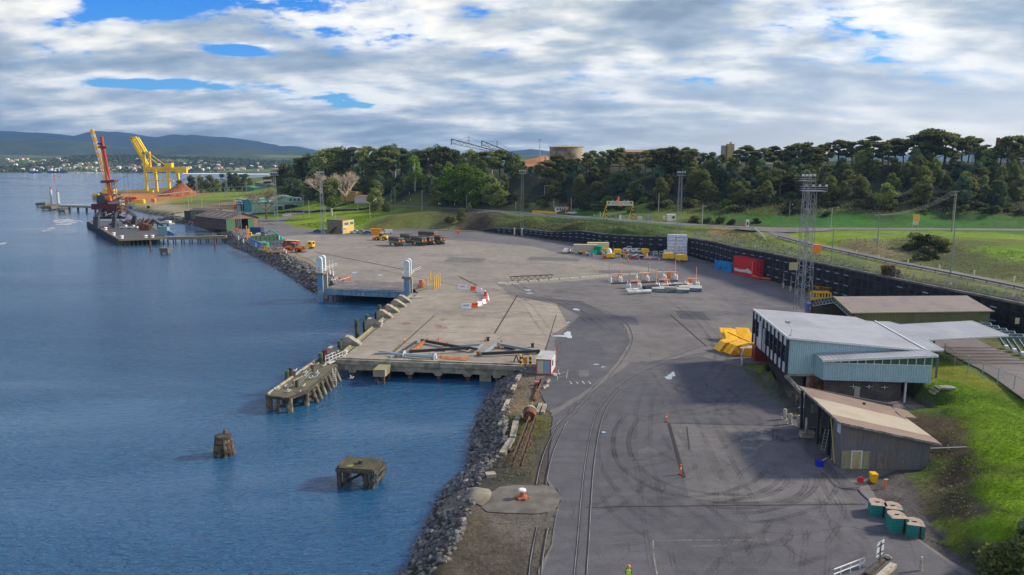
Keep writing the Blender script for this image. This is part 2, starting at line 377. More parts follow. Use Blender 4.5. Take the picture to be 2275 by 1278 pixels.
def hz(x,y):
    x=np.atleast_1d(np.asarray(x,float));y=np.atleast_1d(np.asarray(y,float))
    d=segd(x,y,shore);ins=inside(x,y,shore);d=np.where(ins,d,-d)
    z=np.clip(-3+np.minimum(d*.62,3.0-.06+0*d),-9,0)
    z=np.where(ins & (z >-.3),-.06,z)
    u=inside(x,y,upl);zz=rbf(CPT,W1,x,y);du=np.clip(segd(x,y,upl)/14,0,1)
    zz=np.maximum(zz+fbm(x,y,9)*.22*du*np.clip((zz-10)/2,0,1)+np.where((zz > 12),fbm(x,y,30,2)*1.0,0),0.0)
    z=np.where(u & ins,np.maximum(zz,z),z);z=np.where(u,flat(x,y,z),z)
    bk=inside(x,y,bank);zb=np.maximum(rbf(BP,W2,x,y)+fbm(x,y,3.1,5)*.1*np.clip(segd(x,y,bank)/4,0,1),0)
    z=np.where(bk,zb,z)
    z=np.where(inside(x,y,bankA),np.clip(rbf(PA,W3,x,y),0,3),z)
    # rail cutting of small ripples on the stony bank south of the quay
    return z
def H(x,y):return float(hz(x,y)[0])
def T(px,py,lo=45,hi=1500):
    """first point of the terrain met by the ray through a picture point"""
    d=ray(px,py);tt=np.concatenate([np.arange(lo,200,.5),np.arange(200,620,1.5),np.arange(620,hi,6)])/d.y
    X,Y,Z=d.x*tt,d.y*tt,HC+d.z*tt;h=hz(X,Y);k=np.argmax(h >= Z)
    if h[k] < Z[k]:k=len(tt)-1
    if k > 0:
        a,b=Z[k-1]-h[k-1],Z[k]-h[k];f=a/(a-b) if a != b else 0;t=tt[k-1]+(tt[k]-tt[k-1])*min(max(f,0),1)
    else:t=tt[k]
    return Vector((d.x*t,d.y*t,H(d.x*t,d.y*t)))
def axis(segs):
    out=[]
    for a,b,s in segs:out += list(np.arange(a,b,s))
    out.append(segs[-1][1]);return np.array(out)
gx=axis([(-9000,-1200,1500),(-1200,-480,60),(-480,-200,7),(-200,-60,3),(-60,-14,2),(-14,70,.85),(70,115,1.4),(115,230,3.2),(230,420,8),(420,1200,60),(1200,9000,1300)])
gy=axis([(-500,20,40),(20,50,3),(50,135,.85),(135,230,1.3),(230,330,1.8),(330,560,3.2),(560,780,8),(780,1300,25),(1300,3100,150)])
XX,YY=np.meshgrid(gx,gy);ZZ=hz(XX.ravel(),YY.ravel())
nx,ny=len(gx),len(gy)
SEED=[ # ground cover seeds: picture point, colour
 (1000,1200,(.10,.085,.06)),(1080,1230,(.085,.075,.06)),(1150,1150,(.11,.10,.085)),(1120,1000,(.10,.085,.05)),(1150,900,(.17,.13,.085)),(1150,940,(.09,.095,.03)),(1190,880,(.13,.11,.09)),(1100,960,(.05,.055,.05)),(1090,1030,(.05,.05,.045)),(1230,1000,(.075,.07,.055)),(960,1230,(.05,.05,.03)),
 (620,570,(.25,.20,.14)),(680,600,(.25,.20,.14)),(560,548,(.22,.18,.13)),(740,620,(.18,.16,.10)),(480,505,(.14,.11,.08)),(440,490,(.14,.11,.08)),(330,470,(.26,.24,.16)),(380,478,(.30,.27,.20)),(300,455,(.28,.26,.10)),(360,458,(.24,.22,.15)),(300,441,(.42,.17,.05)),(340,440,(.40,.15,.05)),(420,450,(.10,.12,.035)),
 (1690,820,(.10,.14,.02)),(1720,860,(.075,.12,.02)),(1730,840,(.045,.05,.035)),(1770,880,(.045,.045,.035)),(1700,805,(.12,.11,.05)),(2120,860,(.10,.19,.012)),(2200,1000,(.15,.27,.008)),(2250,1100,(.16,.29,.01)),(2180,900,(.11,.21,.015)),(2250,960,(.13,.23,.012)),(2210,1180,(.12,.22,.01)),(2085,960,(.085,.065,.04)),(2130,1000,(.08,.06,.04)),(2110,1060,(.085,.065,.045)),(2140,1130,(.06,.055,.035)),(2100,900,(.06,.11,.02)),(2060,1040,(.08,.12,.03)),(1990,1080,(.10,.10,.05)),(2040,1120,(.11,.10,.05)),(2100,1190,(.13,.17,.02)),(2180,1240,(.045,.05,.03)),(2080,1180,(.13,.18,.02)),(2250,780,(.13,.14,.05)),(2200,800,(.13,.17,.03)),(2240,745,(.14,.14,.06)),(2270,850,(.10,.14,.03)),(2120,840,(.16,.18,.02)),
 (1560,515,(.14,.17,.04)),(1600,518,(.24,.18,.08)),(1650,520,(.17,.18,.05)),(1700,535,(.12,.16,.04)),(1800,560,(.13,.17,.04)),(1900,600,(.10,.14,.04)),(2000,620,(.08,.12,.035)),(2000,605,(.16,.17,.05)),(2100,640,(.09,.07,.05)),(2200,650,(.07,.11,.03)),(2270,665,(.09,.07,.055)),(2250,640,(.16,.17,.05)),
 (1820,535,(.16,.23,.02)),(1900,525,(.14,.22,.02)),(1920,545,(.17,.15,.08)),(2000,520,(.13,.19,.03)),(2050,545,(.07,.09,.03)),(2100,560,(.075,.09,.035)),(2200,525,(.15,.23,.02)),(2250,560,(.13,.24,.015)),(2200,590,(.07,.09,.03)),(2150,540,(.09,.11,.035)),(2240,600,(.08,.10,.035)),(2250,535,(.11,.15,.03)),
 (1500,482,(.12,.15,.03)),(1600,488,(.05,.11,.02)),(1700,490,(.04,.12,.018)),(1900,495,(.035,.12,.018)),(2100,495,(.035,.12,.02)),(2250,500,(.05,.12,.025)),(1550,495,(.05,.07,.025)),(1650,497,(.05,.07,.025)),(1400,475,(.10,.15,.03)),(1300,470,(.06,.12,.03)),(1200,462,(.10,.12,.04)),(1130,455,(.10,.11,.045)),
 (1000,482,(.06,.06,.03)),(930,490,(.09,.11,.03)),(880,495,(.10,.11,.03)),(1050,490,(.075,.06,.04)),(1150,495,(.09,.12,.03)),(1250,505,(.06,.09,.025)),(1350,512,(.06,.10,.025)),(1440,515,(.07,.11,.03)),(1000,500,(.12,.13,.045)),(950,505,(.10,.12,.04)),
 (700,495,(.17,.25,.015)),(760,485,(.15,.24,.015)),(800,480,(.15,.23,.015)),(680,500,(.14,.18,.02)),(850,475,(.15,.22,.03)),(700,465,(.15,.23,.015)),(760,462,(.15,.23,.015)),(850,462,(.12,.15,.03)),(930,465,(.10,.12,.03)),(600,478,(.12,.20,.015)),(590,485,(.12,.20,.015)),(480,437,(.16,.22,.03)),(550,430,(.15,.21,.02)),(520,437,(.16,.22,.02)),(640,435,(.12,.18,.02)),(460,452,(.13,.15,.05)),(500,455,(.20,.16,.10)),(560,415,(.10,.15,.02)),
]
HILLC=(.032,.040,.024)
sp=np.array([list(T(a,b))[:2] for a,b,c in SEED]+[[(px-CX)/FPX*Y,Y] for px,Y in [(700,570),(800,540),(900,510),(1000,480),(1100,450),(1200,430),(1300,400),(1450,375),(1600,355),(1750,345),(1900,335),(2050,330),(2200,330),(2300,350),(1400,600),(2000,500),(900,650),(1600,1000)]])
scol=np.array([c for a,b,c in SEED]+[HILLC]*18)
xr,yr=XX.ravel(),YY.ravel()
wx=xr+fbm(xr,yr,2.2,3)*.035*np.maximum(yr,60)/6;wy=yr+fbm(xr,yr,2.0,9)*.035*np.maximum(yr,60)/4
num=np.zeros((len(xr),3));den=np.zeros(len(xr))
for (a,b),c in zip(sp,scol):
    q=((wx-a)**2+((wy-b)*.55)**2)/(max(b,60)*.05)**2
    w=1/(q+.02)**3;den += w
    for k in range(3):num[:,k] += w*c[k]
gcol=num/den[:,None]
gcol=np.where(((ZZ <-1.0))[:,None],np.array([.05,.047,.035]),gcol)
bk=inside(xr,yr,bank);yard0=(np.abs(ZZ+.06) < .01) & (yr < 140) & (xr > 12)
gcol=np.where(yard0[:,None],np.array([.085,.08,.08]),gcol)
far=(yr > 800);gcol[far]=gcol[far]*.6+np.array([.06,.09,.03])*.4
def gridmesh(name,V,nx,ny,mat,col=None):
    i=np.arange(nx-1);j=np.arange(ny-1);I,J=np.meshgrid(i,j);a=(J*nx+I).ravel()
    F=np.stack([a,a+1,a+nx+1,a+nx],1)
    me=bpy.data.meshes.new(name);me.vertices.add(len(V));me.vertices.foreach_set('co',V.ravel())
    me.loops.add(F.size);me.polygons.add(len(F));me.loops.foreach_set('vertex_index',F.ravel());me.polygons.foreach_set('loop_start',np.arange(0,F.size,4));me.polygons.foreach_set('use_smooth',np.ones(len(F),bool))
    me.update(calc_edges=True);me.materials.append(mat)
    if col is not None:
        at=me.color_attributes.new('cover','FLOAT_COLOR','POINT');c4=np.ones((len(V),4));c4[:,:3]=col;at.data.foreach_set('color',c4.ravel())
    o=bpy.data.objects.new(name,me);COL.objects.link(o);return o
def ground_mat():
    m=bpy.data.materials.new('ground_cover');m.use_nodes=True;g=NT(m.node_tree);b=g.n['Principled BSDF']
    at=g.new('ShaderNodeAttribute',attribute_name='cover').outputs['Color']
    pos=g.new('ShaderNodeTexCoord').outputs['Object']
    a=g.noise(pos,.5,8,.7);f=g.noise(pos,2.6,8,.75);c=g.noise(pos,.09,4,.6)
    v=g.math('ADD',g.math('MULTIPLY',a,.9),g.math('ADD',g.math('MULTIPLY',f,1.2),g.math('MULTIPLY',c,.5)))
    v=g.new('ShaderNodeMapRange',{0:v,1:.95,2:1.65,3:.35,4:1.75}).outputs[0]
    col=g.mix(1.0,at,g.new('ShaderNodeCombineXYZ',{0:v,1:v,2:v}).outputs[0],'MULTIPLY')
    col=g.mix(g.math('MULTIPLY',g.ramp(g.noise(pos,.8,5,.7),[(.52,0.0),(.70,1.0)]),.45),col,g.mix(.5,col,(.12,.10,.05)))
    g.l.new(col,b.inputs['Base Color']);b.inputs['Roughness'].default_value=.95;b.inputs['Specular IOR Level'].default_value=.1
    h=g.math('ADD',g.math('MULTIPLY',f,.30),g.math('MULTIPLY',a,.6))
    g.l.new(g.new('ShaderNodeBump',{'Height':h,'Strength':.7,'Distance':1.0}).outputs[0],b.inputs['Normal'])
    return m
GM=ground_mat()
tag(gridmesh('ground',np.stack([xr,yr,ZZ],1),nx,ny,GM,gcol),kind='structure')
# ---------------------------------------------------------------- water
def water_mat():
    m=bpy.data.materials.new('river_water');m.use_nodes=True;g=NT(m.node_tree);b=g.n['Principled BSDF']
    pos=g.new('ShaderNodeTexCoord').outputs['Object']
    mp2_=g.new('ShaderNodeMapping',{'Vector':pos,'Rotation':(0,0,R(-35)),'Scale':(.4,1.0,1)}).outputs[0]
    dp=g.noise(mp2_,.011,4,.6)
    col=g.ramp(dp,[(.35,(.010,.064,.155)),(.65,(.026,.110,.215))])
    g.l.new(col,b.inputs['Base Color']);b.inputs['IOR'].default_value=1.42;b.inputs['Specular IOR Level'].default_value=.6
    mp=g.new('ShaderNodeMapping',{'Vector':pos,'Rotation':(0,0,R(-28)),'Scale':(.55,1.25,1)}).outputs[0]
    w1=g.noise(mp,.85,3,.55,.3);w2=g.noise(mp,2.2,3,.6,.5)
    mp2=g.new('ShaderNodeMapping',{'Vector':pos,'Rotation':(0,0,R(20)),'Scale':(.3,1.0,1)}).outputs[0]
    calm=g.noise(mp2,.02,4,.55,.6)
    amp=g.new('ShaderNodeMapRange',{0:calm,1:.35,2:.62,3:.22,4:1.35}).outputs[0]
    yy=g.new('ShaderNodeSeparateXYZ',{0:pos}).outputs[1];lee=g.new('ShaderNodeMapRange',{0:g.math('ADD',yy,g.math('MULTIPLY',g.math('SUBTRACT',calm,.5),260.0)),1:130.0,2:420.0,3:1.0,4:.22}).outputs[0];amp=g.math('MULTIPLY',amp,lee)
    h=g.math('MULTIPLY',g.math('ADD',g.math('MULTIPLY',w1,1.0),g.math('MULTIPLY',w2,.45)),amp)
    g.l.new(g.new('ShaderNodeBump',{'Height':h,'Strength':1.0,'Distance':.62}).outputs[0],b.inputs['Normal'])
    g.l.new(g.new('ShaderNodeMapRange',{0:calm,1:.35,2:.65,3:.06,4:.16}).outputs[0],b.inputs['Roughness'])
    return m
wm=MB();wm.add([(-14000,-400,-3),(14000,-400,-3),(14000,16000,-3),(-14000,16000,-3)],[(0,1,2,3)])
tag(wm.build('water',water_mat()),kind='structure')
# ---------------------------------------------------------------- far shore and mountains
def far_mat(name,c1,c2,sc):
    return M(name,c1,.95,col2=c2,sc=sc,amt=.6,var=.3,spec=.05)
fx=np.arange(-3600,1500,30.0);fy=np.concatenate([np.arange(2240,3000,24.0),np.arange(3000,4300,100.0)])
FX,FY=np.meshgrid(fx,fy);fxr,fyr=FX.ravel(),FY.ravel()
def farz(x,y):
    x=np.asarray(x,float);y=np.asarray(y,float);sh=2290+40*np.sin(x/300)+25*np.sin(x/90+1)
    d=y-sh
    z=-4+np.clip(d,-50,30)*.07+np.clip(d-30,0,3000)*.052*(1+.22*np.sin(x/410+.6))
    z += np.clip(d/400,0,1)*(6*np.sin(x/170+y/300)+4*np.sin(x/75-y/120))
    return np.minimum(z,46+6*np.sin(x/260)+np.clip((y-3000)*.008,0,9))
FZ=farz(fxr,fyr)
fn=.5+.5*np.sin(fxr/130+2*np.sin(fyr/160))*np.cos(fyr/70+fxr/300)
fcol=np.where((fn > .62)[:,None],np.array([.11,.155,.035]),np.array([.045,.07,.025]))
tag(gridmesh('far_shore',np.stack([fxr,fyr,FZ],1),len(fx),len(fy),GM,fcol),kind='structure')
RIDGE=[(-500,300),(-200,290),(0,291),(40,294),(110,297),(165,300),(200,306),(225,302),(260,295),(300,296),(345,303),(385,309),(420,303),(470,304),(520,308),(565,312),(600,318),(640,327),(670,326),(700,333),(760,346),(830,352),(960,350),(1120,340),(1180,333),(1225,338),(1300,350),(1500,348),(1800,345),(2300,345),(2900,340)]
def mountain(name,Y0,depth,prof,drop,mat,seed):
    xs=np.linspace(-500,2900,420);pr=np.interp(xs,[p[0] for p in prof],[p[1] for p in prof])
    rows=26;V=[]
    for j in range(rows):
        t=j/(rows-1)            # front foot to crest and a little beyond
        Yj=Y0-depth*(1-t) if t < .9 else Y0+(t-.9)*depth
        X=(xs-CX)/FPX*Y0
        top=HC+(YH-pr+drop)*Y0/FPX+4*fbm(X,X*0+seed,60,seed)+6
        s=min(t/.9,1.0);prf=s**1.25 if t <= .9 else 1-(t-.9)*2
        z=-10+(top+10)*prf+(1-abs(2*s-1))*fbm(X,X*0+Yj,420,seed)*26*(s < 1)
        V.append(np.stack([X,np.full_like(X,Yj),z],1))
    return gridmesh(name,np.concatenate(V),len(xs),rows,mat)
MM=far_mat('mountain_forest',(.012,.028,.036),(.022,.040,.042),.004)
tag(mountain('mountains',7200,1900,RIDGE,0,MM,3),kind='structure')
fore=[(-500,330),(0,322),(100,316),(180,318),(260,328),(340,338),(420,330),(500,326),(560,332),(640,342),(720,350),(900,356),(2900,358)]
tag(mountain('foothills',5300,1500,fore,4,far_mat('foothill_forest',(.03,.045,.03),(.05,.065,.035),.006),8),kind='structure')
# ---------------------------------------------------------------- paved surfaces
def asphalt(name,c1,c2,rough=.85,cracks=1.0,wet=0.0):
    m=bpy.data.materials.new(name);m.use_nodes=True;g=NT(m.node_tree);b=g.n['Principled BSDF']
    pos=g.new('ShaderNodeTexCoord').outputs['Object']
    big=g.noise(pos,.045,6,.62,.4);mid=g.noise(pos,.35,8,.7);fine=g.noise(pos,6.0,5,.8)
    mp=g.new('ShaderNodeMapping',{'Vector':pos,'Rotation':(0,0,R(83)),'Scale':(.35,4.0,1)}).outputs[0]
    streak=g.noise(mp,.28,6,.7,.3)
    f=g.math('ADD',g.math('MULTIPLY',big,.75),g.math('MULTIPLY',streak,.35))
    col=g.ramp(f,[(.40,c1),(.66,c2)])
    v=g.math('ADD',g.math('MULTIPLY',mid,.55),g.math('MULTIPLY',fine,.55))
    v=g.new('ShaderNodeMapRange',{0:v,1:.38,2:.72,3:.66,4:1.32}).outputs[0]
    col=g.mix(1.0,col,g.new('ShaderNodeCombineXYZ',{0:v,1:v,2:v}).outputs[0],'MULTIPLY')
    wv=g.new('ShaderNodeVectorMath',{0:pos,1:g.new('ShaderNodeTexNoise',{'Vector':pos,'Scale':.5,'Detail':4}).outputs['Color']},operation='ADD').outputs[0]
    if cracks:
        for s,wd,am in ((.16,.010,.8),(.7,.016,.42)):
            vo=g.new('ShaderNodeTexVoronoi',{'Vector':wv,'Scale':s},feature='DISTANCE_TO_EDGE').outputs[0]
            ck=g.ramp(vo,[(0.0,1.0),(wd,0.0)])
            msk=g.ramp(g.noise(pos,.11,3,.6),[(.47,0.0),(.60,1.0)])
            col=g.mix(g.math('MULTIPLY',g.math('MULTIPLY',ck,msk),am*cracks),col,(.018,.017,.016))
    g.l.new(col,b.inputs['Base Color'])
    rg=g.new('ShaderNodeMapRange',{0:g.noise(pos,.13,5,.65),1:.52,2:.72,3:rough,4:rough-.2-wet}).outputs[0]
    g.l.new(rg,b.inputs['Roughness']);b.inputs['Specular IOR Level'].default_value=.3
    g.l.new(g.new('ShaderNodeBump',{'Height':g.math('MULTIPLY',fine,.02),'Strength':.6}).outputs[0],b.inputs['Normal'])
    return m
A_main=asphalt('yard_asphalt',(.118,.111,.110),(.165,.156,.150),wet=.1)
A_far=asphalt('pale_hardstand',(.185,.168,.142),(.26,.238,.20))
A_dark=asphalt('dark_asphalt',(.062,.064,.075),(.098,.098,.108),wet=.15)
A_band=asphalt('back_asphalt',(.105,.10,.106),(.145,.138,.142))
A_conc=asphalt('quay_concrete',(.225,.198,.158),(.31,.275,.22),cracks=.5)
A_road=asphalt('road_asphalt',(.12,.115,.115),(.17,.165,.165),cracks=.3)
A_patch=asphalt('worn_patch',(.095,.093,.098),(.142,.136,.138))
LIFT=.004
def sheet(name,pts,mat,lvl=1,world=None,kind='structure'):
    P=world or [tuple(G(a,b,0))[:2] for a,b in pts]
    m=MB();m.add([(x,y,lvl*LIFT*2) for x,y in P],[tuple(range(len(P)))])
    o=m.build(name,mat);return tag(o,kind=kind)
def jag(pts,amp=.25,step=2.0,closed=True,seed=1):
    r=random.Random(seed);out=[];n=len(pts)
    for i in range(n if closed else n-1):
        a=Vector(pts[i]);b=Vector(pts[(i+1) % n]);L=(b-a).length;k=max(1,int(L/step))
        for j in range(k):q=a.lerp(b,j/k);out.append((q.x+r.uniform(-amp,amp)*(j > 0),q.y+r.uniform(-amp,amp)*(j > 0)))
    if not closed:out.append(tuple(pts[-1]))
    return out
gw=lambda L:[tuple(G(a,b,0))[:2] for a,b in L]
yard_px=[(1195,1268),(1225,1210),(1238,1130),(1246,1112),(1215,1068),(1222,1000),(1258,935),(1225,925),(1205,880),(1192,850),(1190,832),(1140,822),(1130,700),(930,652),(918,640),(745,634),(720,600),(690,578),(650,560),(600,552),(560,540),(520,524),(512,512),(560,500),(578,482),(600,489),(640,486),(632,495),(655,504),(700,511),(750,512),(835,510),(950,508),(1070,512)]
yard=[(2,25)]+gw(yard_px)+[(a-.1,b-.3) for a,b,_ in WALL[:15]]+[(86,150),(85,140),(61,135),(60,116),(59,104),(48,99.5),(37.0,99.5)]+[(42.8,99.5),(41,104),(42,120),(43.5,129)]+gw([(1640,808),(1676,822),(1700,836),(1748,898),(1790,938)])+[(37.5,84.5),(46.5,84.3)]+gw([(1925,1070),(1950,1110),(2000,1140),(2045,1200),(2110,1245),(2190,1290)])+[(34,45),(30,25)]
yard=jag(yard,.18,2.5,seed=3)
sheet('yard',None,A_main,1,yard)
farp=gw([(760,632),(720,598),(690,578),(650,560),(600,550),(560,536),(570,528),(700,522),(900,528),(1040,536),(1180,548),(1215,556),(1240,563),(1330,580),(1420,592),(1475,603),(1400,612),(1300,622),(1220,630),(1105,633),(1130,650),(930,652),(918,641)])
sheet('hardstand',None,A_far,2,jag(farp,.5,3,seed=5))
sheet('asphalt_strip',None,A_band,2,gw([(900,512),(1070,515),(1103,520),(1220,535),(1340,553),(1480,566),(1535,574),(1600,592),(1700,624),(1745,640),(1770,700),(1700,720),(1640,690),(1560,640),(1480,605),(1420,590),(1330,578),(1215,554),(1180,546),(1040,533),(900,524)]))
sheet('asphalt_apron',None,A_dark,2,jag(gw([(1232,758),(1290,700),(1230,672),(1152,662),(1290,668),(1380,716),(1400,760),(1370,806),(1310,862),(1250,900),(1215,915),(1198,850),(1238,800)]),.15,2,seed=8))
sheet('asphalt_panel',None,A_patch,3,gw([(1488,941),(1735,947),(1870,1085),(1905,1118),(1532,1112)]))
sheet('asphalt_apron',None,asphalt('near_asphalt',(.068,.069,.080),(.106,.105,.114),wet=.1),2,jag(gw([(1228,925),(1320,866),(1400,806),(1560,792),(1640,814),(1676,826),(1700,840),(1745,900),(1788,942),(1850,1040),(1905,1080),(1955,1148),(2045,1205),(2150,1285),(1200,1285),(1228,1215),(1242,1128),(1248,1105),(1218,1066)]),.12,3,seed=2))
sheet('asphalt_patch',None,A_patch,3,gw([(1287,822),(1308,822),(1307,838),(1285,838)]))
for i,P in enumerate([[(1405,905),(1478,908),(1480,938),(1402,934)],[(1350,1000),(1402,1002),(1400,1050),(1345,1048)],[(1560,1140),(1650,1142),(1662,1180),(1566,1178)],[(1100+250,700),(1410,704),(1420,722),(1352,718)],[(1500,690),(1560,692),(1580,712),(1512,709)],[(1270,770),(1330,772),(1322,800),(1258,797)],[(1440,870),(1500,872),(1503,893),(1440,891)],[(1700,1130),(1790,1131),(1812,1165),(1716,1164)],[(1330,600),(1420,602),(1424,609),(1330,607)],[(1180,570),(1290,574),(1284,582),(1168,578)],[(1000,572),(1080,574),(1072,584),(985,582)]]):
    sheet('asphalt_patch',None,A_dark if i < 8 else A_main,3,jag(gw(P),.06,2,seed=i))
# roads laid over the terrain
def road(name,pts,w,mat,up=.10,n=5,edge=None):
    ws=[T(a,b) if len(q) == 0 else None for a,b,*q in pts] if len(pts[0]) == 2 else [G(a,b,z) for a,b,z in pts]
    P=[Vector((p.x,p.y)) for p in ws];Q=[]
    for i in range(len(P)-1):
        k=max(2,int((P[i+1]-P[i]).length/3));p0=P[max(0,i-1)];p3=P[min(len(P)-1,i+2)]
        for j in range(k):
            t=j/k;Q.append(.5*((2*P[i])+(-p0+P[i+1])*t+(2*p0-5*P[i]+4*P[i+1]-p3)*t*t+(-p0+3*P[i]-3*P[i+1]+p3)*t**3))
    Q.append(P[-1]);xs=[];ys=[]
    for i,q in enumerate(Q):
        t=(Q[min(i+1,len(Q)-1)]-Q[max(i-1,0)]).normalized();nr=Vector((-t.y,t.x))
        for j in range(n):
            c=q+nr*w*(j/(n-1)-.5);xs.append(c.x);ys.append(c.y)
    zs=hz(np.array(xs),np.array(ys))
    zs=zs.reshape(-1,n);zs=np.maximum(zs,zs.max(1)[:,None]-.12)
    k=np.array([.25,.5,.25]);zp=np.pad(zs,((1,1),(0,0)),'edge');zs=(zp[:-2]*.25+zp[1:-1]*.5+zp[2:]*.25).ravel()+up
    V=np.stack([xs,ys,zs],1);o=gridmesh(name,V,n,len(Q),mat);tag(o,kind='structure')
    return Q,zs.reshape(-1,n)
R1=road('road',RD1,7.5,A_road,.08)
R2=road('road',RD2,5.5,A_road,.10)
road('road',[(1650,507,9.55),(1700,512,9.5),(1760,514,9.5),(1830,510,9.6)],11,A_road,.18)
road('road',[(578,497),(605,499),(630,487),(655,477),(700,470.5),(760,467),(815,462),(862,457)],6.5,A_road,.2)
road('road',[(690,471),(650,470),(610,473),(560,476)],6,A_band,.22)
road('road',[(705,470),(740,460),(790,449),(830,447)],4.5,A_road,.2)
R6=road('access_road',[(2400,930,3.2),(2275,838,3.2),(2200,800,3.2),(2140,772,3.1),(2100,752,3.1),(2060,735,3.0)],9.5,asphalt('access_asphalt',(.13,.11,.11),(.18,.16,.155)),.16)
# ---------------------------------------------------------------- stains, puddles and painted lines on the yard
def decal_mat(name,col,alpha,rough=.8,sc=.6,lo=.35,hi=.6,bump=False):
    m=bpy.data.materials.new(name);m.use_nodes=True;g=NT(m.node_tree);b=g.n['Principled BSDF']
    pos=g.new('ShaderNodeTexCoord').outputs['Object']
    b.inputs['Base Color'].default_value=tuple(col)+(1,);b.inputs['Roughness'].default_value=rough
    a=g.math('MULTIPLY',g.ramp(g.noise(pos,sc,6,.7),[(lo,0.0),(hi,1.0)]),alpha);g.l.new(a,b.inputs['Alpha']);return m
TYRE=decal_mat('tyre_rubber',(.022,.021,.022),.5,sc=.30,lo=.36,hi=.72)
TYRE2=decal_mat('faint_tyre_rubber',(.03,.028,.028),.26,sc=.22,lo=.36,hi=.75)
PALE=decal_mat('worn_pale_wear',(.24,.23,.22),.45,sc=.25,lo=.38,hi=.75)
PAINT=decal_mat('worn_line_paint',(.45,.44,.33),.55,sc=2.2,lo=.42,hi=.62)
WPAINT=decal_mat('worn_white_paint',(.6,.6,.58),.8,sc=2.2,lo=.38,hi=.6)
def spline(P,step=.8):
    P=[Vector(p) for p in P];out=[]
    for i in range(len(P)-1):
        a,b,c,d=P[max(0,i-1)],P[i],P[i+1],P[min(len(P)-1,i+2)];k=max(2,int((c-b).length/step))
        for j in range(k):
            t=j/k;out.append(.5*((2*b)+(c-a)*t+(2*a-5*b+4*c-d)*t*t+(-a+3*b-3*c+d)*t**3))
    out.append(P[-1]);return out
def ribbon(mb,Q,w,z,off=0.0,taper=False):
    vs=[];n=len(Q)
    for i,q in enumerate(Q):
        t=(Q[min(i+1,n-1)]-Q[max(i-1,0)]).normalized();nr=Vector((-t.y,t.x));ww=w*(min(1,5*i/n,5*(n-1-i)/n)+.02 if taper else 1)
        a,b=q+nr*(off-ww/2),q+nr*(off+ww/2);vs += [(a.x,a.y,z),(b.x,b.y,z)]
    return mb.add(vs,[(2*i,2*i+1,2*i+3,2*i+2) for i in range(n-1)])
ty=MB();ty2=MB();rr=random.Random(4)
def skid(P,mb,pair=True,w=.28,z=.031):
    Q=spline(gw(P))
    for o in ((-1.0,1.0) if pair else (0,)):
        for e in (0,.34):ribbon(mb,Q,w,z+rr.random()*.003,o+e,True)
skid([(1420,905),(1380,960),(1385,1020),(1450,1075),(1560,1105),(1680,1110),(1770,1090),(1800,1060)],ty)
skid([(1600,1150),(1700,1150),(1800,1120),(1840,1080),(1830,1040)],ty)
skid([(1370,900),(1345,960),(1350,1030),(1400,1100),(1500,1160),(1640,1190)],ty2)
skid([(1540,1115),(1640,1122),(1740,1105),(1775,1070),(1760,1045)],ty)
skid([(1500,1120),(1620,1105),(1700,1075),(1730,1040)],ty)
skid([(1330,1060),(1380,1140),(1470,1200),(1560,1278)],ty2)
skid([(1450,840),(1430,900),(1425,980),(1440,1100),(1470,1278)],ty2)
skid([(1600,1110),(1560,1020),(1530,930),(1480,850),(1440,800)],ty2)
skid([(1380,860),(1430,850),(1500,860),(1600,900),(1700,930)],ty2)
skid([(1700,1180),(1650,1100),(1600,1000),(1550,900)],ty2,w=.35)
skid([(1660,1278),(1620,1180),(1520,1110),(1440,1090)],ty2)
skid([(1000,640),(1100,645),(1200,665),(1300,700),(1360,740)],ty2,w=.5)
skid([(1120,620),(1180,650),(1260,680),(1330,730)],ty2,w=.5)
skid([(1100,640),(1160,670),(1200,720),(1230,760)],ty2,w=.4)
skid([(1480,660),(1560,720),(1600,790),(1560,860)],ty2,w=.4)
for k in range(26):
    a=rr.uniform(900,1650);b=rr.uniform(560,700)
    if b > 590 or a < 1300:skid([(a,b),(a+rr.uniform(60,130),b+rr.uniform(2,16)),(a+rr.uniform(150,300),b+rr.uniform(-8,40))],ty2,w=rr.uniform(.25,.6))
for k in range(30):
    a=rr.uniform(1250,1900);b=rr.uniform(780,1240)
    skid([(a,b),(a+rr.uniform(-60,60),b+rr.uniform(30,60)),(a+rr.uniform(-160,100),b+rr.uniform(70,130))],ty2,w=rr.uniform(.15,.4))
tag(ty.build('skid_marks',TYRE),kind='stuff');tag(ty2.build('faint_tyre_marks',TYRE2),kind='stuff')
def blob(cx,cy,rx,ry,n=22,seed=0,irr=.3):
    r=random.Random(seed);ph=[r.uniform(0,6.28) for _ in range(4)]
    return [(cx+rx*(1+irr*math.sin(2*a+ph[0])+irr*.6*math.sin(3*a+ph[1])+irr*.3*math.sin(5*a+ph[2]))*math.cos(a),cy+ry*(1+irr*math.sin(2*a+ph[0])+irr*.6*math.sin(3*a+ph[1])+irr*.3*math.sin(7*a+ph[3]))*math.sin(a)) for a in [2*math.pi*k/n for k in range(n)]]
pw=MB()
for i,(a,b,rx,ry) in enumerate([(1262,744,10,6),(1245,747,14,2.2),(1280,688,8,2),(1172,645,6,1.8),(1176,652,6,1.2),(1487,838,10,5),(1495,832,6,4),(1340,816,4,1.3),(1325,810,5,1.2),(846,612,6,1.2),(787,606,8,1.6),(1262,717,3,1.5),(1520,600,0,0)]):
    if rx:P=gw(blob(a,b,rx,ry,seed=i));pw.add([(x,y,.034+.001*i) for x,y in P],[tuple(range(len(P)))])
def puddle_mat():
    m=bpy.data.materials.new('puddle_water');m.use_nodes=True;b=m.node_tree.nodes['Principled BSDF']
    b.inputs['Base Color'].default_value=(.62,.64,.66,1);b.inputs['Roughness'].default_value=.12;b.inputs['Specular IOR Level'].default_value=1;b.inputs['Metallic'].default_value=.9;return m
tag(pw.build('puddles',puddle_mat()),kind='stuff')
st=MB()
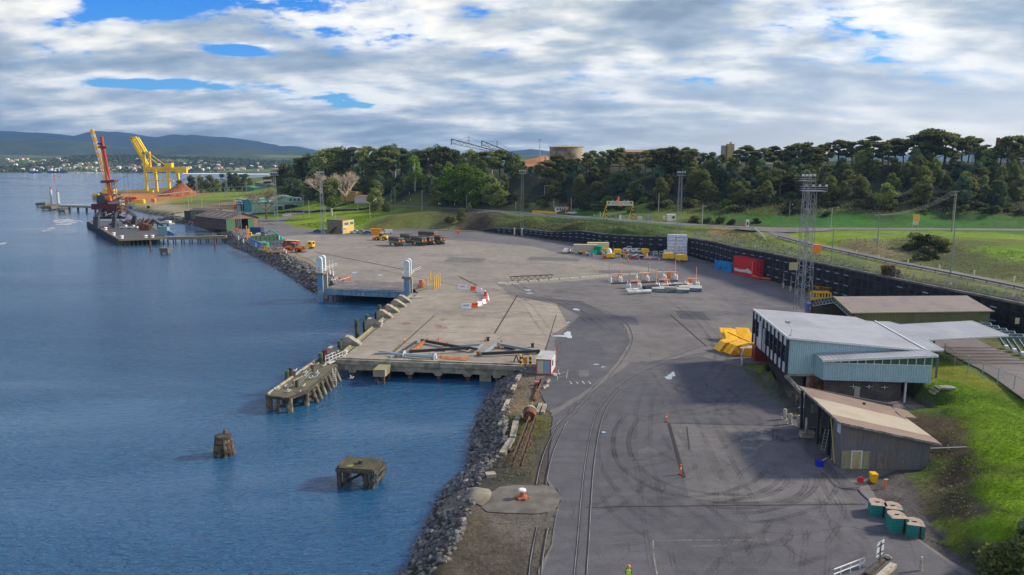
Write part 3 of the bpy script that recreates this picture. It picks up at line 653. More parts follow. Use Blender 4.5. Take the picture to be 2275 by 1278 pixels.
for i,(a,b,rx,ry) in enumerate([(1700,985,45,30),(1660,970,30,16),(1560,1060,30,12),(1900,1030,25,10),(1270,640,60,5),(1500,660,50,5),(1350,760,40,20),(1650,1180,40,18),(1230,1150,30,15),(1440,1010,22,18),(1100,700,60,10),(1000,690,60,8)]):
    P=gw(blob(a,b,rx,ry,40,seed=i+50));st.add([(x,y,.037+.001*i) for x,y in P],[tuple(range(len(P)))])
tag(st.build('pale_wear_patches',PALE),kind='stuff')
wet=MB()
for i,(a,b,rx,ry) in enumerate([(1690,965,40,18),(1670,990,26,30),(1720,975,50,10)]):
    P=gw(blob(a,b,rx,ry,40,seed=i+80));wet.add([(x,y,.052+.001*i) for x,y in P],[tuple(range(len(P)))])
tag(wet.build('wet_patches',decal_mat('wet_film',(.09,.10,.12),.8,.08,sc=.5,lo=.45,hi=.6)),kind='stuff')
pl=MB();zl=.06
def line(mb,P,w=.15,z=zl,step=2):ribbon(mb,spline(gw(P),step),w,z)
line(pl,[(1450,1202),(1708,1201)],.12);line(pl,[(1451,1203),(1453,1240),(1462,1290)],.14)
def words(txt,p0,p1,size,mat,nm,z):
    cu=bpy.data.curves.new(nm,'FONT');cu.body=txt;cu.size=size;o=bpy.data.objects.new(nm,cu);COL.objects.link(o);bpy.context.view_layer.update();w=o.dimensions.x;me=bpy.data.meshes.new_from_object(o.evaluated_get(bpy.context.evaluated_depsgraph_get()));bpy.data.objects.remove(o)
    o=bpy.data.objects.new(nm,me);COL.objects.link(o);me.materials.clear();me.materials.append(mat);d=p1-p0;o.location=(p0.x,p0.y,z);o.rotation_euler.z=math.atan2(d.y,d.x);o.scale=(d.length/w,d.length/w*1.1,1);return o
tag(words('QUARANTINE',G(1533,1217,0),G(1620,1217,0),1,PAINT,'painted_words',.062),kind='structure')
tag(pl.build('painted_bay_lines',PAINT),kind='structure')
pl=MB()
line(pl,[(1262,822),(1258,842)],.1);line(pl,[(1241,822),(1238,846)],.1);line(pl,[(1241,832),(1262,826)],.08);line(pl,[(1240,840),(1260,834)],.08)
for k in range(4):line(pl,[(1266+k*14,848),(1270+k*14,854)],.25)
line(pl,[(1735,925),(1745,936)],.1);line(pl,[(1752,928),(1760,938)],.1)
tag(pl.build('faded_white_markings',WPAINT),kind='structure')
dk=MB()
for P,w in [([(1486,941),(1520,1062)],.4),([(1526,948),(1532,1000)],.12),([(1340,1127),(1925,1121)],.12),([(1488,941),(1735,947)],.14),([(1099,741),(1150,656)],.3),([(873,785),(966,701)],.22),([(820,790),(873,785)],.1),([(770,732),(1225,746)],.12),([(800,760),(1212,774)],.08),([(756,800),(925,655)],.2),([(1211,782),(1236,700)],.15),([(1240,800),(1215,840)],.1),([(1490,700),(1570,770)],.25),([(1360,1130),(1300,1128)],.1),([(1440,810),(1560,770)],.1),([(1350,520.5),(1400,700)],.0),([(845,600),(1040,640)],.2),([(700,560),(900,600)],.5),([(1020,615),(1060,635)],.5)]:
    if w:line(dk,P,w,.066,3)
tag(dk.build('joints_and_cracks',decal_mat('joint_tar',(.025,.023,.02),.85,sc=1.2,lo=.2,hi=.45)),kind='structure')
moss=MB()
for P,w in [([(758,797),(925,654)],.35),([(873,783),(890,766)],.6),([(1215,775),(1205,810)],.15),([(1108,633),(1200,630),(1262,626)],.7),([(920,650),(950,642)],.5)]:line(moss,P,w,.07,1)
tag(moss.build('moss_strips',decal_mat('moss',(.12,.15,.02),.9,sc=1.6,lo=.42,hi=.6)),kind='stuff')
blot=MB()
for i,(a,b,rx,ry) in enumerate([(901,720,11,3),(978,727,14,5),(880,722,0,0),(985,711,10,2)]):
    if rx:P=gw(blob(a,b,rx,ry,26,seed=i+30));blot.add([(x,y,.074+.001*i) for x,y in P],[tuple(range(len(P)))])
tag(blot.build('red_dust_stains',decal_mat('red_dust',(.26,.07,.06),.55,sc=.7,lo=.4,hi=.65)),kind='stuff')
# rails let into the yard
RAILM=M('worn_rail_steel',(.32,.31,.30),.55,.2,col2=(.16,.13,.11),sc=.3,amt=.4)
GROOVE=M('rail_groove',(.03,.028,.028),.9)
def rails(name,P,guard=True,gauge=1.07,zs=.05):
    Q=spline(gw(P),1.0);r=MB()
    for s in (-1,1):
        vs=[];
        for dx,mb_w in ((0,.06),)+(((-.24*s,.04),) if guard else ()):
            ribbon(r,Q,mb_w,zs+.03+.001*s,s*gauge/2+dx)
    gm=MB()
    for s in (-1,1):ribbon(gm,Q,.30 if guard else .14,zs+.012,s*gauge/2-.06*s)
    tag(gm.build(name+'_groove',GROOVE),kind='structure');tag(r.build(name,RAILM),kind='structure')
rails('railway_track',[(1287,1330),(1290,1278),(1297,1190),(1301,1130),(1309,1040),(1321,965),(1336,915),(1362,878),(1405,842),(1455,818),(1510,799),(1570,785),(1640,772)],False)
rails('railway_track',[(1225,960),(1262,930),(1304,884),(1347,838),(1378,800),(1398,764),(1398,738),(1380,712),(1339,691),(1286,674),(1220,664),(1160,660)],False)
# quay slab on piles, with its beam and dark underside
u=(G(1150,656,0)-G(1099,740,0)).normalized();ANG=math.atan2(u.x,u.y)
def QP(px,py):p=G(px,py,0);return (p.x,p.y)
quay=[QP(745,799),QP(1192,815),QP(1199,800),QP(1222,746),QP(1262,722),QP(1236,676),QP(1150,661),QP(1110,650),QP(930,652),QP(915,651)]
q=MB();q.slab([(x,y,.028) for x,y in quay],1.1);qo=q.build('quay_deck',A_conc);tag(qo,kind='structure')
a,b=Vector(quay[0]),Vector(quay[1]);dr=(b-a).normalized();nn=Vector((-dr.y,dr.x))
qt=thing('quay_front','long concrete front beam of the quay above the dark gap where the piles stand','quay beam',(a.x,a.y,0),math.atan2(dr.y,dr.x));L=(b-a).length
m=MB();m.box(-.4,L,-.35,.6,-.75,.10);m.box(0,L,-.05,.5,-1.75,-.76);m.build('edge_beam',K_('concrete'),qt)
m=MB();m.box(-.3,L,.15,.75,.102,.34);m.build('kerb',K_('concrete'),qt)
for k in range(7):
    m=MB();x=3+k*5.2;m.prof([(x-.9,-1.75),(x+.9,-1.75),(x+.5,-2.3),(x-.5,-2.3)],.05,1.2);m.build('corbel',K_('concrete'),qt)
    m=MB();m.cyl((x,.6,-2.2),(x,.6,-7),.4,n=10);m.build('pile',K_('rust'),qt)
for k in range(3):
    for j in range(5):
        m=MB();x=4+k*9;m.cyl((x,4+j*6,-1.0),(x,4+j*6,-7),.4,n=8);m.build('pile',K_('rust'),qt)
# ---------------------------------------------------------------- retaining wall
wt=thing('retaining_wall','long black sheet pile retaining wall with blue-grey waling beams round the back of the yard','retaining wall',(0,0,0))
pts=[]
for i in range(len(WALL)-1):
    a,b=WALL[i],WALL[i+1];L=math.dist(a[:2],b[:2]);k=max(1,round(L/.55))
    for j in range(k):t=j/k;pts.append((a[0]+(b[0]-a[0])*t,a[1]+(b[1]-a[1])*t,a[2]+(b[2]-a[2])*t,i))
m=MB();vs=[];OW=[]
for i,p in enumerate(pts):
    a=WALL[p[3]];b=WALL[p[3]+1];t=Vector((b[0]-a[0],b[1]-a[1])).normalized();nr=Vector((-t.y,t.x));o=(0,.38)[(i//1) % 2] if i % 4 in (0,1,2,3) else 0
    s=(0,0,.4,.4)[i % 4];vs += [(p[0]+nr.x*s,p[1]+nr.y*s,-.5),(p[0]+nr.x*s,p[1]+nr.y*s,p[2])]
m.add(vs,[(2*i,2*i+2,2*i+3,2*i+1) for i in range(len(pts)-1)])
m.build('sheet_piles',M('black_pile_steel',(.012,.014,.021),.5,.2,col2=(.035,.032,.034),sc=.5,amt=.5,var=.3),wt)
m=MB();wa=MB();pads=MB()
for i in range(len(WALL)-1):
    a,b=WALL[i],WALL[i+1];t=Vector((b[0]-a[0],b[1]-a[1]));L=t.length;t.normalize();nr=Vector((-t.y,t.x))
    m.bar((a[0]+nr.x*.2,a[1]+nr.y*.2,a[2]+.12),(b[0]+nr.x*.2,b[1]+nr.y*.2,b[2]+.12),.95,.42)
    for fr in (.82,.5,.2):
        if a[2]*fr < 1.2 or a[2] < 2.2:continue
        wa.bar((a[0]-nr.x*.16,a[1]-nr.y*.16,a[2]*fr),(b[0]-nr.x*.16,b[1]-nr.y*.16,b[2]*fr),.26,.36)
        k=int(L/3.6)
        for j in range(k):
            if i > 12 and (j % 5 or b[1] < 100):continue
            s=(j+.3)/max(k,1);c=Vector((a[0],a[1])).lerp(Vector((b[0],b[1])),s);d=Vector((a[0],a[1])).lerp(Vector((b[0],b[1])),min(1,s+1.5/L));zz=(a[2]+(b[2]-a[2])*s)*fr
            pads.bar((c.x-nr.x*.36,c.y-nr.y*.36,zz),(d.x-nr.x*.36,d.y-nr.y*.36,(a[2]+(b[2]-a[2])*min(1,s+1.5/L))*fr),.2,.22)
m.build('capping_beam',M('capping_concrete',(.16,.15,.15),.8,col2=(.08,.08,.08),sc=.5),wt)
wa.build('waling_beams',M('waler_steel',(.016,.026,.045),.5,.2),wt)
o=pads.build('tie_plates',M('tie_plate_paint',(.12,.30,.58),.5,col2=(.30,.38,.46),sc=.4),wt);tag(o,kind='stuff')
# ---------------------------------------------------------------- rock revetments
ROCKM=M('basalt_rock',(.11,.112,.118),.85,col2=(.30,.285,.25),sc=1.1,amt=.35,bump=.03,var=.4,rnd=.5)
rk=random.Random(11);RV=[]
for k in range(7):
    m=MB();m.rock((0,0,0),.5,rk);o=m.build('rock',ROCKM);RV.append(o.data);bpy.data.objects.remove(o)
def bankpts(P,n,d0,d1,rnd):
    """random points between d0 and d1 metres inland of the waterline P"""
    seg=[math.dist(P[i],P[i+1]) for i in range(len(P)-1)];tot=sum(seg);out=[]
    for _ in range(n):
        s=rnd.random()*tot;i=0
        while i < len(seg)-1 and s > seg[i]:s -= seg[i];i += 1
        a,b=Vector(P[i]),Vector(P[i+1]);t=(b-a).normalized();c=a+t*s;nr=Vector((t.y,-t.x));d=rnd.uniform(d0,d1);out.append(c+nr*d)
    return out
rl=[]
near=[(-16,45)]+[p for p in WL]+[(-1.5,131)]
for p in bankpts(near,230,-.3,3.8,rk):rl.append((p,rk.uniform(.45,1.05)))
NW=gp([(650,617),(600,587),(552,562),(512,547),(496,532)],-3);NW=[(-52.5,212)]+NW
cand=[]
for p in bankpts(NW,70,-.3,6,rk):cand.append((p,rk.uniform(.8,1.4)))
for k,(p,s) in enumerate(rl+cand):
    z=H(p.x,p.y);o=bpy.data.objects.new('rock',RV[k % 7]);COL.objects.link(o);o.location=(p.x,p.y,z+.12);o.scale=(s,s,s*.85);o.rotation_euler=(rk.uniform(-.5,.5),rk.uniform(-.5,.5),rk.uniform(0,6.3))
    nr_=k < 230
    tag(o,'dark basalt boulder on the rock bank between the water and the rail lines' if nr_ else 'grey basalt boulder on the far rock bank left of the ramp bridge','rock','boulders of the near rock bank' if nr_ else 'boulders of the far rock bank')
m=MB()
for p in bankpts(near,2300,-.8,5.0,rk):m.rock((p.x,p.y,H(p.x,p.y)+.02),rk.uniform(.12,.42),rk)
for p in bankpts(NW,1500,-.8,7.5,rk):m.rock((p.x,p.y,H(p.x,p.y)+.05),rk.uniform(.3,.8),rk)
for p in bankpts(gp([(496,532),(480,517),(440,503),(400,497),(352,489)],-3),420,-.5,6,rk):m.rock((p.x,p.y,H(p.x,p.y)+.05),rk.uniform(.3,.8),rk)
tag(m.build('small_rocks',ROCKM),kind='stuff',label='loose smaller stones filling the rock banks',cat='rocks')
# concrete apron poured over the bank, with the mooring bollard slab
sl_m=M('slab_concrete',(.24,.215,.165),.9,col2=(.15,.135,.10),sc=.25,amt=.6,bump=.01)
sheet('bollard_slab',None,M('old_slab',(.15,.14,.12),.9,col2=(.09,.085,.075),sc=.3,amt=.5),2,gw([(1093,1094),(1110,1082),(1140,1078),(1215,1078),(1238,1088),(1246,1105),(1240,1125),(1222,1138),(1190,1142),(1130,1140),(1085,1138),(1070,1128),(1088,1112)]))
for nm,P,mt,up in [('concrete_spill',[(1000,1105),(1020,1090),(1060,1084),(1086,1088),(1093,1096),(1088,1112),(1072,1126),(1050,1118),(1035,1125),(1010,1140),(985,1150),(975,1140),(985,1120)],sl_m,.10)]:
    W_=[]
    for a_,b_ in P:W_.append(T(a_,b_,40))
    cx=sum(p.x for p in W_)/len(W_);cy=sum(p.y for p in W_)/len(W_);m=MB();n=len(W_);rings=6;vs=[]
    for r_ in range(rings,0,-1):
        for p in W_:
            x=cx+(p.x-cx)*r_/rings;y=cy+(p.y-cy)*r_/rings;vs.append((x,y,H(x,y)+up*(1 if r_ < rings else -.3)+.12))
    vs.append((cx,cy,H(cx,cy)+up+.12));fs=[]
    for r_ in range(rings-1):
        for k in range(n):fs.append((r_*n+k,r_*n+(k+1) % n,(r_+1)*n+(k+1) % n,(r_+1)*n+k))
    for k in range(n):fs.append(((rings-1)*n+k,(rings-1)*n+(k+1) % n,rings*n))
    m.add(vs,fs);tag(m.build(nm,mt,smooth=True),kind='structure')

# foam streaks drifting off the far jetty
fo=MB()
for i,(P) in enumerate([[(119,489),(150,487),(188,491),(170,494),(150,500),(128,501),(122,496)],[(92,512),(118,505),(124,508),(100,515)],[(0,540),(10,538),(8,543),(0,546)]]):
    W_=jag([tuple(G(a,b,-3))[:2] for a,b in P],1.6,4,seed=i);fo.add([(x,y,-2.985+.002*i) for x,y in W_],[tuple(range(len(W_)))])
tag(fo.build('foam_streaks',decal_mat('foam',(.62,.64,.64),.6,sc=.12,lo=.35,hi=.6)),kind='stuff')
# ================================================================ buildings by the yard
BLUECLAD=M('pale_blue_ribbed_cladding',(.36,.54,.60),.5,.1,wave=('xy',3.2,.02),grime=.15)
GREYROOF=M('pale_grey_roof',(.36,.38,.40),.5,.1,col2=(.30,.31,.32),sc=.12,amt=.4,wave=('x',1.4,.008),var=.06)
TRIMW=M('white_trim',(.66,.68,.68),.5)
BLOCK=M('dark_blockwork',(.085,.08,.082),.9,col2=(.14,.12,.10),sc=.5,wave=('z',4,.008))
# --- raised harbour office
F0,F1=(41.3,111.1),(43.0,132.5)      # west facade, near and far end
ob=thing('raised_office','raised pale blue ribbed metal office with grey roof and tall west windows','office building',(41.3,111.1,0))
ob_o=Vector((41.3,111.1))
def L(x,y,z=0):return (x-41.3,y-111.1,z)
def lw(mb,a,b,z0,z1,t=.15,z0b=None,z1b=None):return mb.wallq((a[0]-41.3,a[1]-111.1),(b[0]-41.3,b[1]-111.1),z0,z1,t,z0b,z1b)
A_,B_,C_,D_=(41.3,111.1),(43.0,132.5),(61.0,133.2),(60.9,110.4)
m=MB();lw(m,(49.2,110.8),(41.35,111.1),3.3,8.02,-.15,3.3,8.72);lw(m,(60.6,110.5),(49.2,110.8),3.3,7.02,-.14,3.3,8.02)
lw(m,(62.6,131),(43.0,132.5),3.3,7.1,.15,3.3,8.8);lw(m,(60.7,110.5),(62.6,130.8),3.3,7.05,.15);m.build('ribbed_wall',BLUECLAD,ob)
m=MB();m.slab([L(41.0,110.75,8.98),L(61.0,110.1,7.28),L(63.0,130.2,7.28),L(61.6,130.4,7.38),L(61.0,133.2,7.45),L(42.75,133.0,8.98)],.22);m.build('roof',GREYROOF,ob)
m=MB();m.bar(L(40.98,110.7,8.86),L(42.72,133.0,8.86),.12,.34);m.bar(L(41.0,110.7,8.86),L(60.9,110.05,7.17),.12,.30);m.bar(L(61.1,110.2,7.34),L(63.05,130.2,7.34),.22,.2);m.build('roof_trim',TRIMW,ob)
m=MB();m.slab([L(41.4,111.2,3.29),L(60.7,110.6,3.29),L(62.6,130.8,3.29),L(43.1,132.3,3.29)],.35);m.build('floor_slab',K_('concrete'),ob)
# west facade of eight bays with dark mullions
fd=(Vector(F1)-Vector(F0));FL=fd.length;fd.normalize();fr=math.atan2(fd.y,fd.x)
def fm(s,z,d=0.0):return (fd.x*s+fd.y*-d*-1*-1,fd.y*s+fd.x*d,z)
mf=Matrix.Rotation(fr,4,'Z')      # local x along the facade, local +y points to the west
nb=9;bw=FL/nb
whitep=M('white_facade_panel',(.50,.55,.58),.5,col2=(.40,.42,.42),sc=.3,amt=.3)
m=MB();mp_=[]
for k in range(nb+1):m.box(k*bw-.13,k*bw+.13,.0,.42,3.05,8.7,mf)
m.build('dark_mullions',M('navy_mullion_paint',(.018,.025,.05),.5),ob)
for k in range(nb):
    x0,x1=k*bw+.13,(k+1)*bw-.13
    for z0,z1 in ((7.35,8.65),(3.2,4.7)):m=MB();m.box(x0,x1,.05,.20,z0,z1,mf);m.build('facade_panel',whitep,ob)
for k in range(nb):
    x0,x1=k*bw+.13,(k+1)*bw-.13;w=MB();w.box(x0,x1,.06,.12,4.7,7.35,mf);wo=w.build('window',K_('glass'),ob)
    w=MB();w.box(x0,x0+.1,.125,.17,4.7,7.35,mf);w.box((x0+x1)/2-.05,(x0+x1)/2+.05,.125,.17,4.7,7.35,mf);w.box(x0,x1,.125,.165,5.9,6.0,mf);w.build('frame',M('window_frame_brown',(.10,.085,.075),.6),wo)
m=MB();m.box(6*bw+.3,7*bw-.2,.2,.5,3.3,7.9,mf);m.box(5*bw+.5,5*bw+.9,.42,.7,3.6,7.4,mf);m.build('projecting_panel',whitep,ob)
# lower wing on the near side
m=MB();lw(m,(60.4,106.6),(45.5,108.2),3.2,5.75,-.15);lw(m,(45.5,108.2),(45.2,110.7),3.2,6.1,-.15);lw(m,(60.7,110.4),(60.4,106.6),3.2,7.1,-.15);m.build('wing_wall',BLUECLAD,ob)
m=MB();m.slab([L(45.1,107.8,6.32),L(60.8,106.2,7.44),L(61.2,110.2,7.26),L(45.1,110.78,6.55)],.28);m.build('wing_roof',GREYROOF,ob)
m=MB();m.bar(L(45.05,107.75,6.20),L(60.8,106.15,7.32),.1,.34);m.bar(L(60.85,106.15,7.32),L(61.2,110.2,7.16),.1,.32);m.build('wing_trim',TRIMW,ob)
wd=Vector((60.4-45.5,106.6-108.2));WLn=wd.length;wr=math.atan2(wd.y,wd.x);mw=Matrix.Translation((45.5-41.3,108.2-111.1,0)) @ Matrix.Rotation(wr,4,'Z')
for k in range(13):
    x0,x1=k*WLn/13+.05,(k+1)*WLn/13-.05;zt=5.95+(x0/WLn)*1.0
    w=MB();w.box(x0,x1,.10,.16,5.76,zt+.12,mw);wo=w.build('window',M('green_tint_glass',(.05,.11,.10),.15,spec=.8),ob)
    w=MB();w.box(x0-.05,x0+.06,-.02,.1,5.76,zt+.12,mw);w.box(x0+.06,x1+.05,-.02,.08,5.76,5.86,mw);w.build('frame',TRIMW,wo)
# block-built ground floor
m=MB();lw(m,(46.2,109.3),(57.0,108.2),0,3.0,.2);lw(m,(57.0,108.2),(57.8,128),0,3.0,.2);lw(m,(44.2,112.6),(46,131),0,3.0,-.2);m.build('ground_floor_wall',BLOCK,ob)
for k in range(3):
    x=50.3+k*2.2;y=109.3-(x-46.2)*1.1/10.8-.02;w=MB();w.box(x-41.3-.45,x-41.3+.45,y-111.1-.03,y-111.1+.02,1.75,2.35);wo=w.build('window',K_('glass'),ob)
    w=MB();w.box(x-41.3-.52,x-41.3+.52,y-111.1-.09,y-111.1-.032,2.02,2.09);w.box(x-41.34,x-41.26,y-111.1-.1,y-111.1-.031,1.75,2.35);w.build('frame',TRIMW,wo)
m=MB();m.box(9.2,10.1,-2.32,-2.27,0,2.0);m.build('door',M('pale_door',(.4,.38,.34),.6),ob)
m=MB()
for x in (44.9,46.6,48.3):m.bar(L(x,110.9,0),L(x,110.9,3.0),.25)
m.build('red_column',M('red_oxide_column',(.28,.045,.03),.6),ob)
m=MB()
for x,y in ((57.3,107.5),):m.bar(L(x,y,0),L(x,y,3.0),.22)
m.build('column',TRIMW,ob)
m=MB();m.box(3.2,5.4,.6,.8,.3,2.9);m.build('peeling_panel',M('peeling_render',(.40,.37,.30),.85,col2=(.17,.10,.06),sc=.8,amt=.6),ob)
fl=thing('roof_floodlight','small floodlight on a bent arm at the near west corner of the office roof','floodlight',(41.5,111.5,9.0))
m=MB();m.cyl((0,0,0),(.35,.3,1.0),.05,n=6);m.cyl((.35,.3,1.0),(.1,.9,1.9),.05,n=6);m.cyl((-.3,.1,0),(.35,.3,.1),.05,n=6);m.build('bracket',K_('steel'),fl)
m=MB();m.box(-.35,.15,.6,1.3,1.8,2.15);m.build('lamp',M('lamp_housing',(.4,.42,.42),.4),fl)
# retaining kerb along the mound
m=MB();m.slab([(40.6,104.5,3.0),(41.0,104.3,3.0),(42.6,99.0,1.0),(42.2,98.9,1.0)],.5);m.slab([(41.0,111.5,3.25),(41.4,111.5,3.25),(41.0,104.3,3.0),(40.6,104.5,3.0)],.5)
tag(m.build('mound_retaining_kerb',K_('concrete')),'sloping concrete kerb down the dark mound beside the office','retaining kerb')
# canopy
cn=thing('canopy','flat grey canopy roof reaching east from the office over the access road','canopy',(62.8,129.5,0))
cp=[(62.95,129.9),(65.3,129.7),(66.0,127.3),(79.5,129.5),(78.8,118.5),(64.6,116.4),(63.7,109.9),(61.35,109.9)]
m=MB();m.slab([(x-62.8,y-129.5,7.32+max(0,x-64)*.012) for x,y in cp],.3);m.build('roof',GREYROOF,cn)
m=MB()
for a,b in zip(cp,cp[1:]+cp[:1]):m.bar((a[0]-62.8,a[1]-129.5,7.24+max(0,a[0]-64)*.012),(b[0]-62.8,b[1]-129.5,7.24+max(0,b[0]-64)*.012),.1,.26)
m.build('fascia',TRIMW,cn)
bl=M('slate_blue_steel',(.10,.15,.19),.5,.2)
for k in range(6):
    y=119.2+k*2.1;m=MB();m.bar((78.2-62.8,y-129.5,7.0),(82.3-62.8,y-.6-129.5,7.1),.3);m.bar((82.3-62.8,y-.6-129.5,7.2),(84.3-62.8,y-2.4-129.5,H(84.3,y-2.4)+.2),.34);m.build('slanted_leg',bl,cn)
    m=MB();m.cb(84.4-62.8,y-2.5-129.5,H(84.4,y-2.5)-.2,.9,.9,.75);m.build('footing',TRIMW,cn)
for x,y in ((66.5,117.5),(66.5,126.8),(63.6,111)):
    m=MB();m.bar((x-62.8,y-129.5,2.6),(x-62.8,y-129.5,7.1),.22);m.build('post',bl,cn)
# --- brown open shed
sh=thing('open_shed','low iron shed with tan and brown striped skillion roof and open west side','shed',(37.7,83.4,0))
def S(x,y,z=0):return (x-37.7,y-83.4,z)
OLDIRON=M('old_grey_iron',(.17,.175,.20),.7,.1,col2=(.22,.18,.16),sc=.6,amt=.45,wave=('xy',4.5,.015),grime=.5)
def sw(mb,a,b,z0,z1,t=.12,z0b=None,z1b=None):return mb.wallq((a[0]-37.7,a[1]-83.4),(b[0]-37.7,b[1]-83.4),z0,z1,t,z0b,z1b)
m=MB();sw(m,(47.5,82.7),(37.7,83.4),0,3.45,-.12,0,5.45);sw(m,(47.5,82.8),(48.9,93.5),0,3.45,.12);sw(m,(48.8,93.5),(50.1,96.6),0,3.3,.12);sw(m,(50,96.4),(38.6,97.2),0,3.4,.12,0,5.5);sw(m,(37.7,83.4),(37.95,86.2),0,5.45,.12);m.build('wall',OLDIRON,sh)
rf=lambda x:5.78-(x-37.0)*.205
def roofstrip(nm,P,mt):mm=MB();mm.slab([S(x,y,rf(x)) for x,y in P],.16);return mm.build(nm,mt,sh)
BRN=M('brown_roof_iron',(.23,.165,.125),.75,col2=(.19,.13,.095),sc=.3,wave=('y',3,.01),var=.1);TAN=M('tan_roof_iron',(.40,.35,.27),.7,col2=(.36,.31,.23),sc=.3,wave=('y',3,.01),var=.06)
roofstrip('near_roof',[(37.0,82.7),(48.3,82.0),(48.6,84.6),(37.15,85.6)],BRN)
roofstrip('middle_roof',[(37.15,85.6),(48.6,84.6),(49.0,90.6),(37.5,92.4)],TAN)
roofstrip('far_roof',[(37.5,92.4),(49.0,90.6),(49.05,91.6),(51.0,92.4),(51.4,95.6),(37.85,97.4)],BRN)
m=MB();m.bar(S(36.95,82.65,rf(37)-.08),S(37.8,97.4,rf(37.8)-.08),.1,.28);m.bar(S(36.95,82.62,rf(37)-.1),S(48.3,81.92,rf(48.3)-.1),.1,.26);m.build('barge_board',M('weathered_fascia',(.33,.32,.30),.7,col2=(.16,.15,.14),sc=1.2,amt=.6),sh)
m=MB();m.box(1.25,2.25,-.22,-.16,0,2.1);d=m.build('door',M('cream_door',(.46,.38,.22),.7,grime=.5),sh)
m=MB();m.box(1.12,1.25,-.26,-.15,0,2.2);m.box(2.25,2.38,-.26,-.15,0,2.2);m.box(1.25,2.25,-.26,-.15,2.1,2.2);m.build('frame',TRIMW,d)
for q in ((.05,1.1,-.17,-.11,0,2.15),(2.4,3.3,-.23,-.17,0,2.1)):m=MB();m.box(*q);m.build('pale_green_panel',M('pale_green_panel',(.30,.31,.17),.75,grime=.4),sh)
for q in ((4.1,5.2,-.36,-.30,0,1.9),(6.8,7.6,-.50,-.44,0,1.9)):m=MB();m.box(*q);m.build('patched_board',M('patched_board',(.16,.14,.14),.85,col2=(.24,.20,.18),sc=1.5,amt=.6,grime=.5),sh)
m=MB();m.box(-.10,-.05,.25,1.15,4.0,5.1);m.build('pale_window',M('pale_blue_window',(.45,.55,.62),.4),sh)
for y in (87.6,91.0,96.6):
    m=MB();m.bar(S(38.0+(y-83.4)*.015,y,0),S(38.0,y,5.2),.3);m.build('post',M('dark_post',(.03,.035,.045),.6),sh)
for x in (41.5,45):m=MB();m.bar(S(x,94,0),S(x,94,4.4),.26);m.build('post',M('dark_post',(.03,.035,.045),.6),sh)
m=MB();m.box(-.8,.9,9.6,10.6,0,.7);m.box(1.2,1.6,9.4,9.8,0,.6);m.build('footing',K_('concrete'),sh)
for xx,yy in ((-.1,10.1),(1.4,9.6)):m=MB();m.cyl((xx,yy,.6),(xx,yy,2.5),.18,n=10);m.build('post_casing',M('chipped_white_paint',(.5,.48,.42),.7,col2=(.2,.17,.13),sc=1.2,amt=.6),sh)
m=MB();m.box(1.6,2.4,12.9,13.1,2.2,3.4);m.build('wall_cabinet',M('grey_green_metal',(.22,.25,.22),.6),sh)
m=MB();m.bar((-.25,.9,.2),(-.3,2.6,5.2),.1);m.build('yellow_downpipe',M('lime_yellow_paint',(.45,.42,.08),.6),sh)
ld=MB();ld.bar((0,0,0),(.5,.3,2.6),.06);ld.bar((.35,-.25,0),(.85,.05,2.6),.06)
for k in range(7):t=k/7+.08;ld.bar((.5*t,.3*t,2.6*t),(.35+.5*t,-.25+.3*t,2.6*t),.04)
tag(ld.build('ladder',K_('steel'),loc=(36.6,86.3,1.0)),'light metal ladder leaning by the open side of the shed','ladder')
pp=MB();pp.cyl((0,0,0),(9,-3,1.6),.05,n=6);tag(pp.build('white_pipe',TRIMW,loc=(47.8,84.6,1.9)),'thin white pipe running down the bank from the shed corner','pipe')
for i in range(1):
    wb=thing('wash_trough','blue plastic tub on the asphalt at the open corner of the shed','tub',G(1820,1036,0));m=MB();m.cb(0,0,0,.75,.65,.6);m.cb(0,0,.6,.85,.75,.08);m.build('tub',M('royal_blue_plastic',(.01,.03,.42),.4),wb);m=MB();m.cyl((.35,.1,.66),(1.3,1.2,.5),.05,n=6);m.build('white_handle',TRIMW,wb)
br=MB();br.cyl((0,0,0),(.5,1.1,1.4),.04,n=6);br.cb(0,0,0,.4,.15,.12);tag(br.build('broom',TRIMW,loc=G(1851,1022,0)),'white broom handle leaning in the shed doorway','broom')
tr=thing('wheelie_tub','grey blue plastic trough under the mound beside the shed','trough',G(1772,918,0)+Vector((1.2,.4,0)));m=MB();m.prof([(-.9,0),(.9,0),(1.1,.8),(-1.1,.8)],-.5,.5);m.build('tub',M('grey_blue_plastic',(.10,.18,.20),.6),tr);m=MB();m.cyl((1.2,-.6,0),(1.2,-.6,.8),.2,n=10);m.build('pale_drum',M('pale_blue_drum',(.4,.52,.58),.5),tr)
# --- olive shed
os_=thing('olive_shed','olive green long shed with brown grey gable roof and open trussed west end','shed',(62.4,137.4,0))
OL=M('olive_ribbed_cladding',(.17,.17,.085),.6,wave=('x',3,.02),col2=(.14,.14,.07),sc=.3)
e1,e2,r1,r2,f1,f2=(0,0,7.5),(26.2,1.7,7.5),(-.6,6.7,9.2),(25.0,7.7,9.2),(-2.8,11.9,7.5),(23.2,13.4,7.5)
m=MB();m.wallq(e1[:2],e2[:2],0,7.4,.15);m.wallq(e2[:2],f2[:2],0,7.4,.15);m.wallq(f1[:2],f2[:2],0,7.4,-.15);m.build('wall',OL,os_)
m=MB();m.slab([(-.4,-.4,7.45),(26.6,1.3,7.45),(25.2,7.7,9.2),(-.8,6.7,9.2)],.12);m.slab([(-.8,6.7,9.2),(25.2,7.7,9.2),(23.4,13.8,7.45),(-3.1,12.3,7.45)],.12);m.build('roof',M('brown_grey_roof',(.25,.21,.185),.7,wave=('x',2.6,.012),col2=(.20,.17,.17),sc=.25,amt=.4),os_)
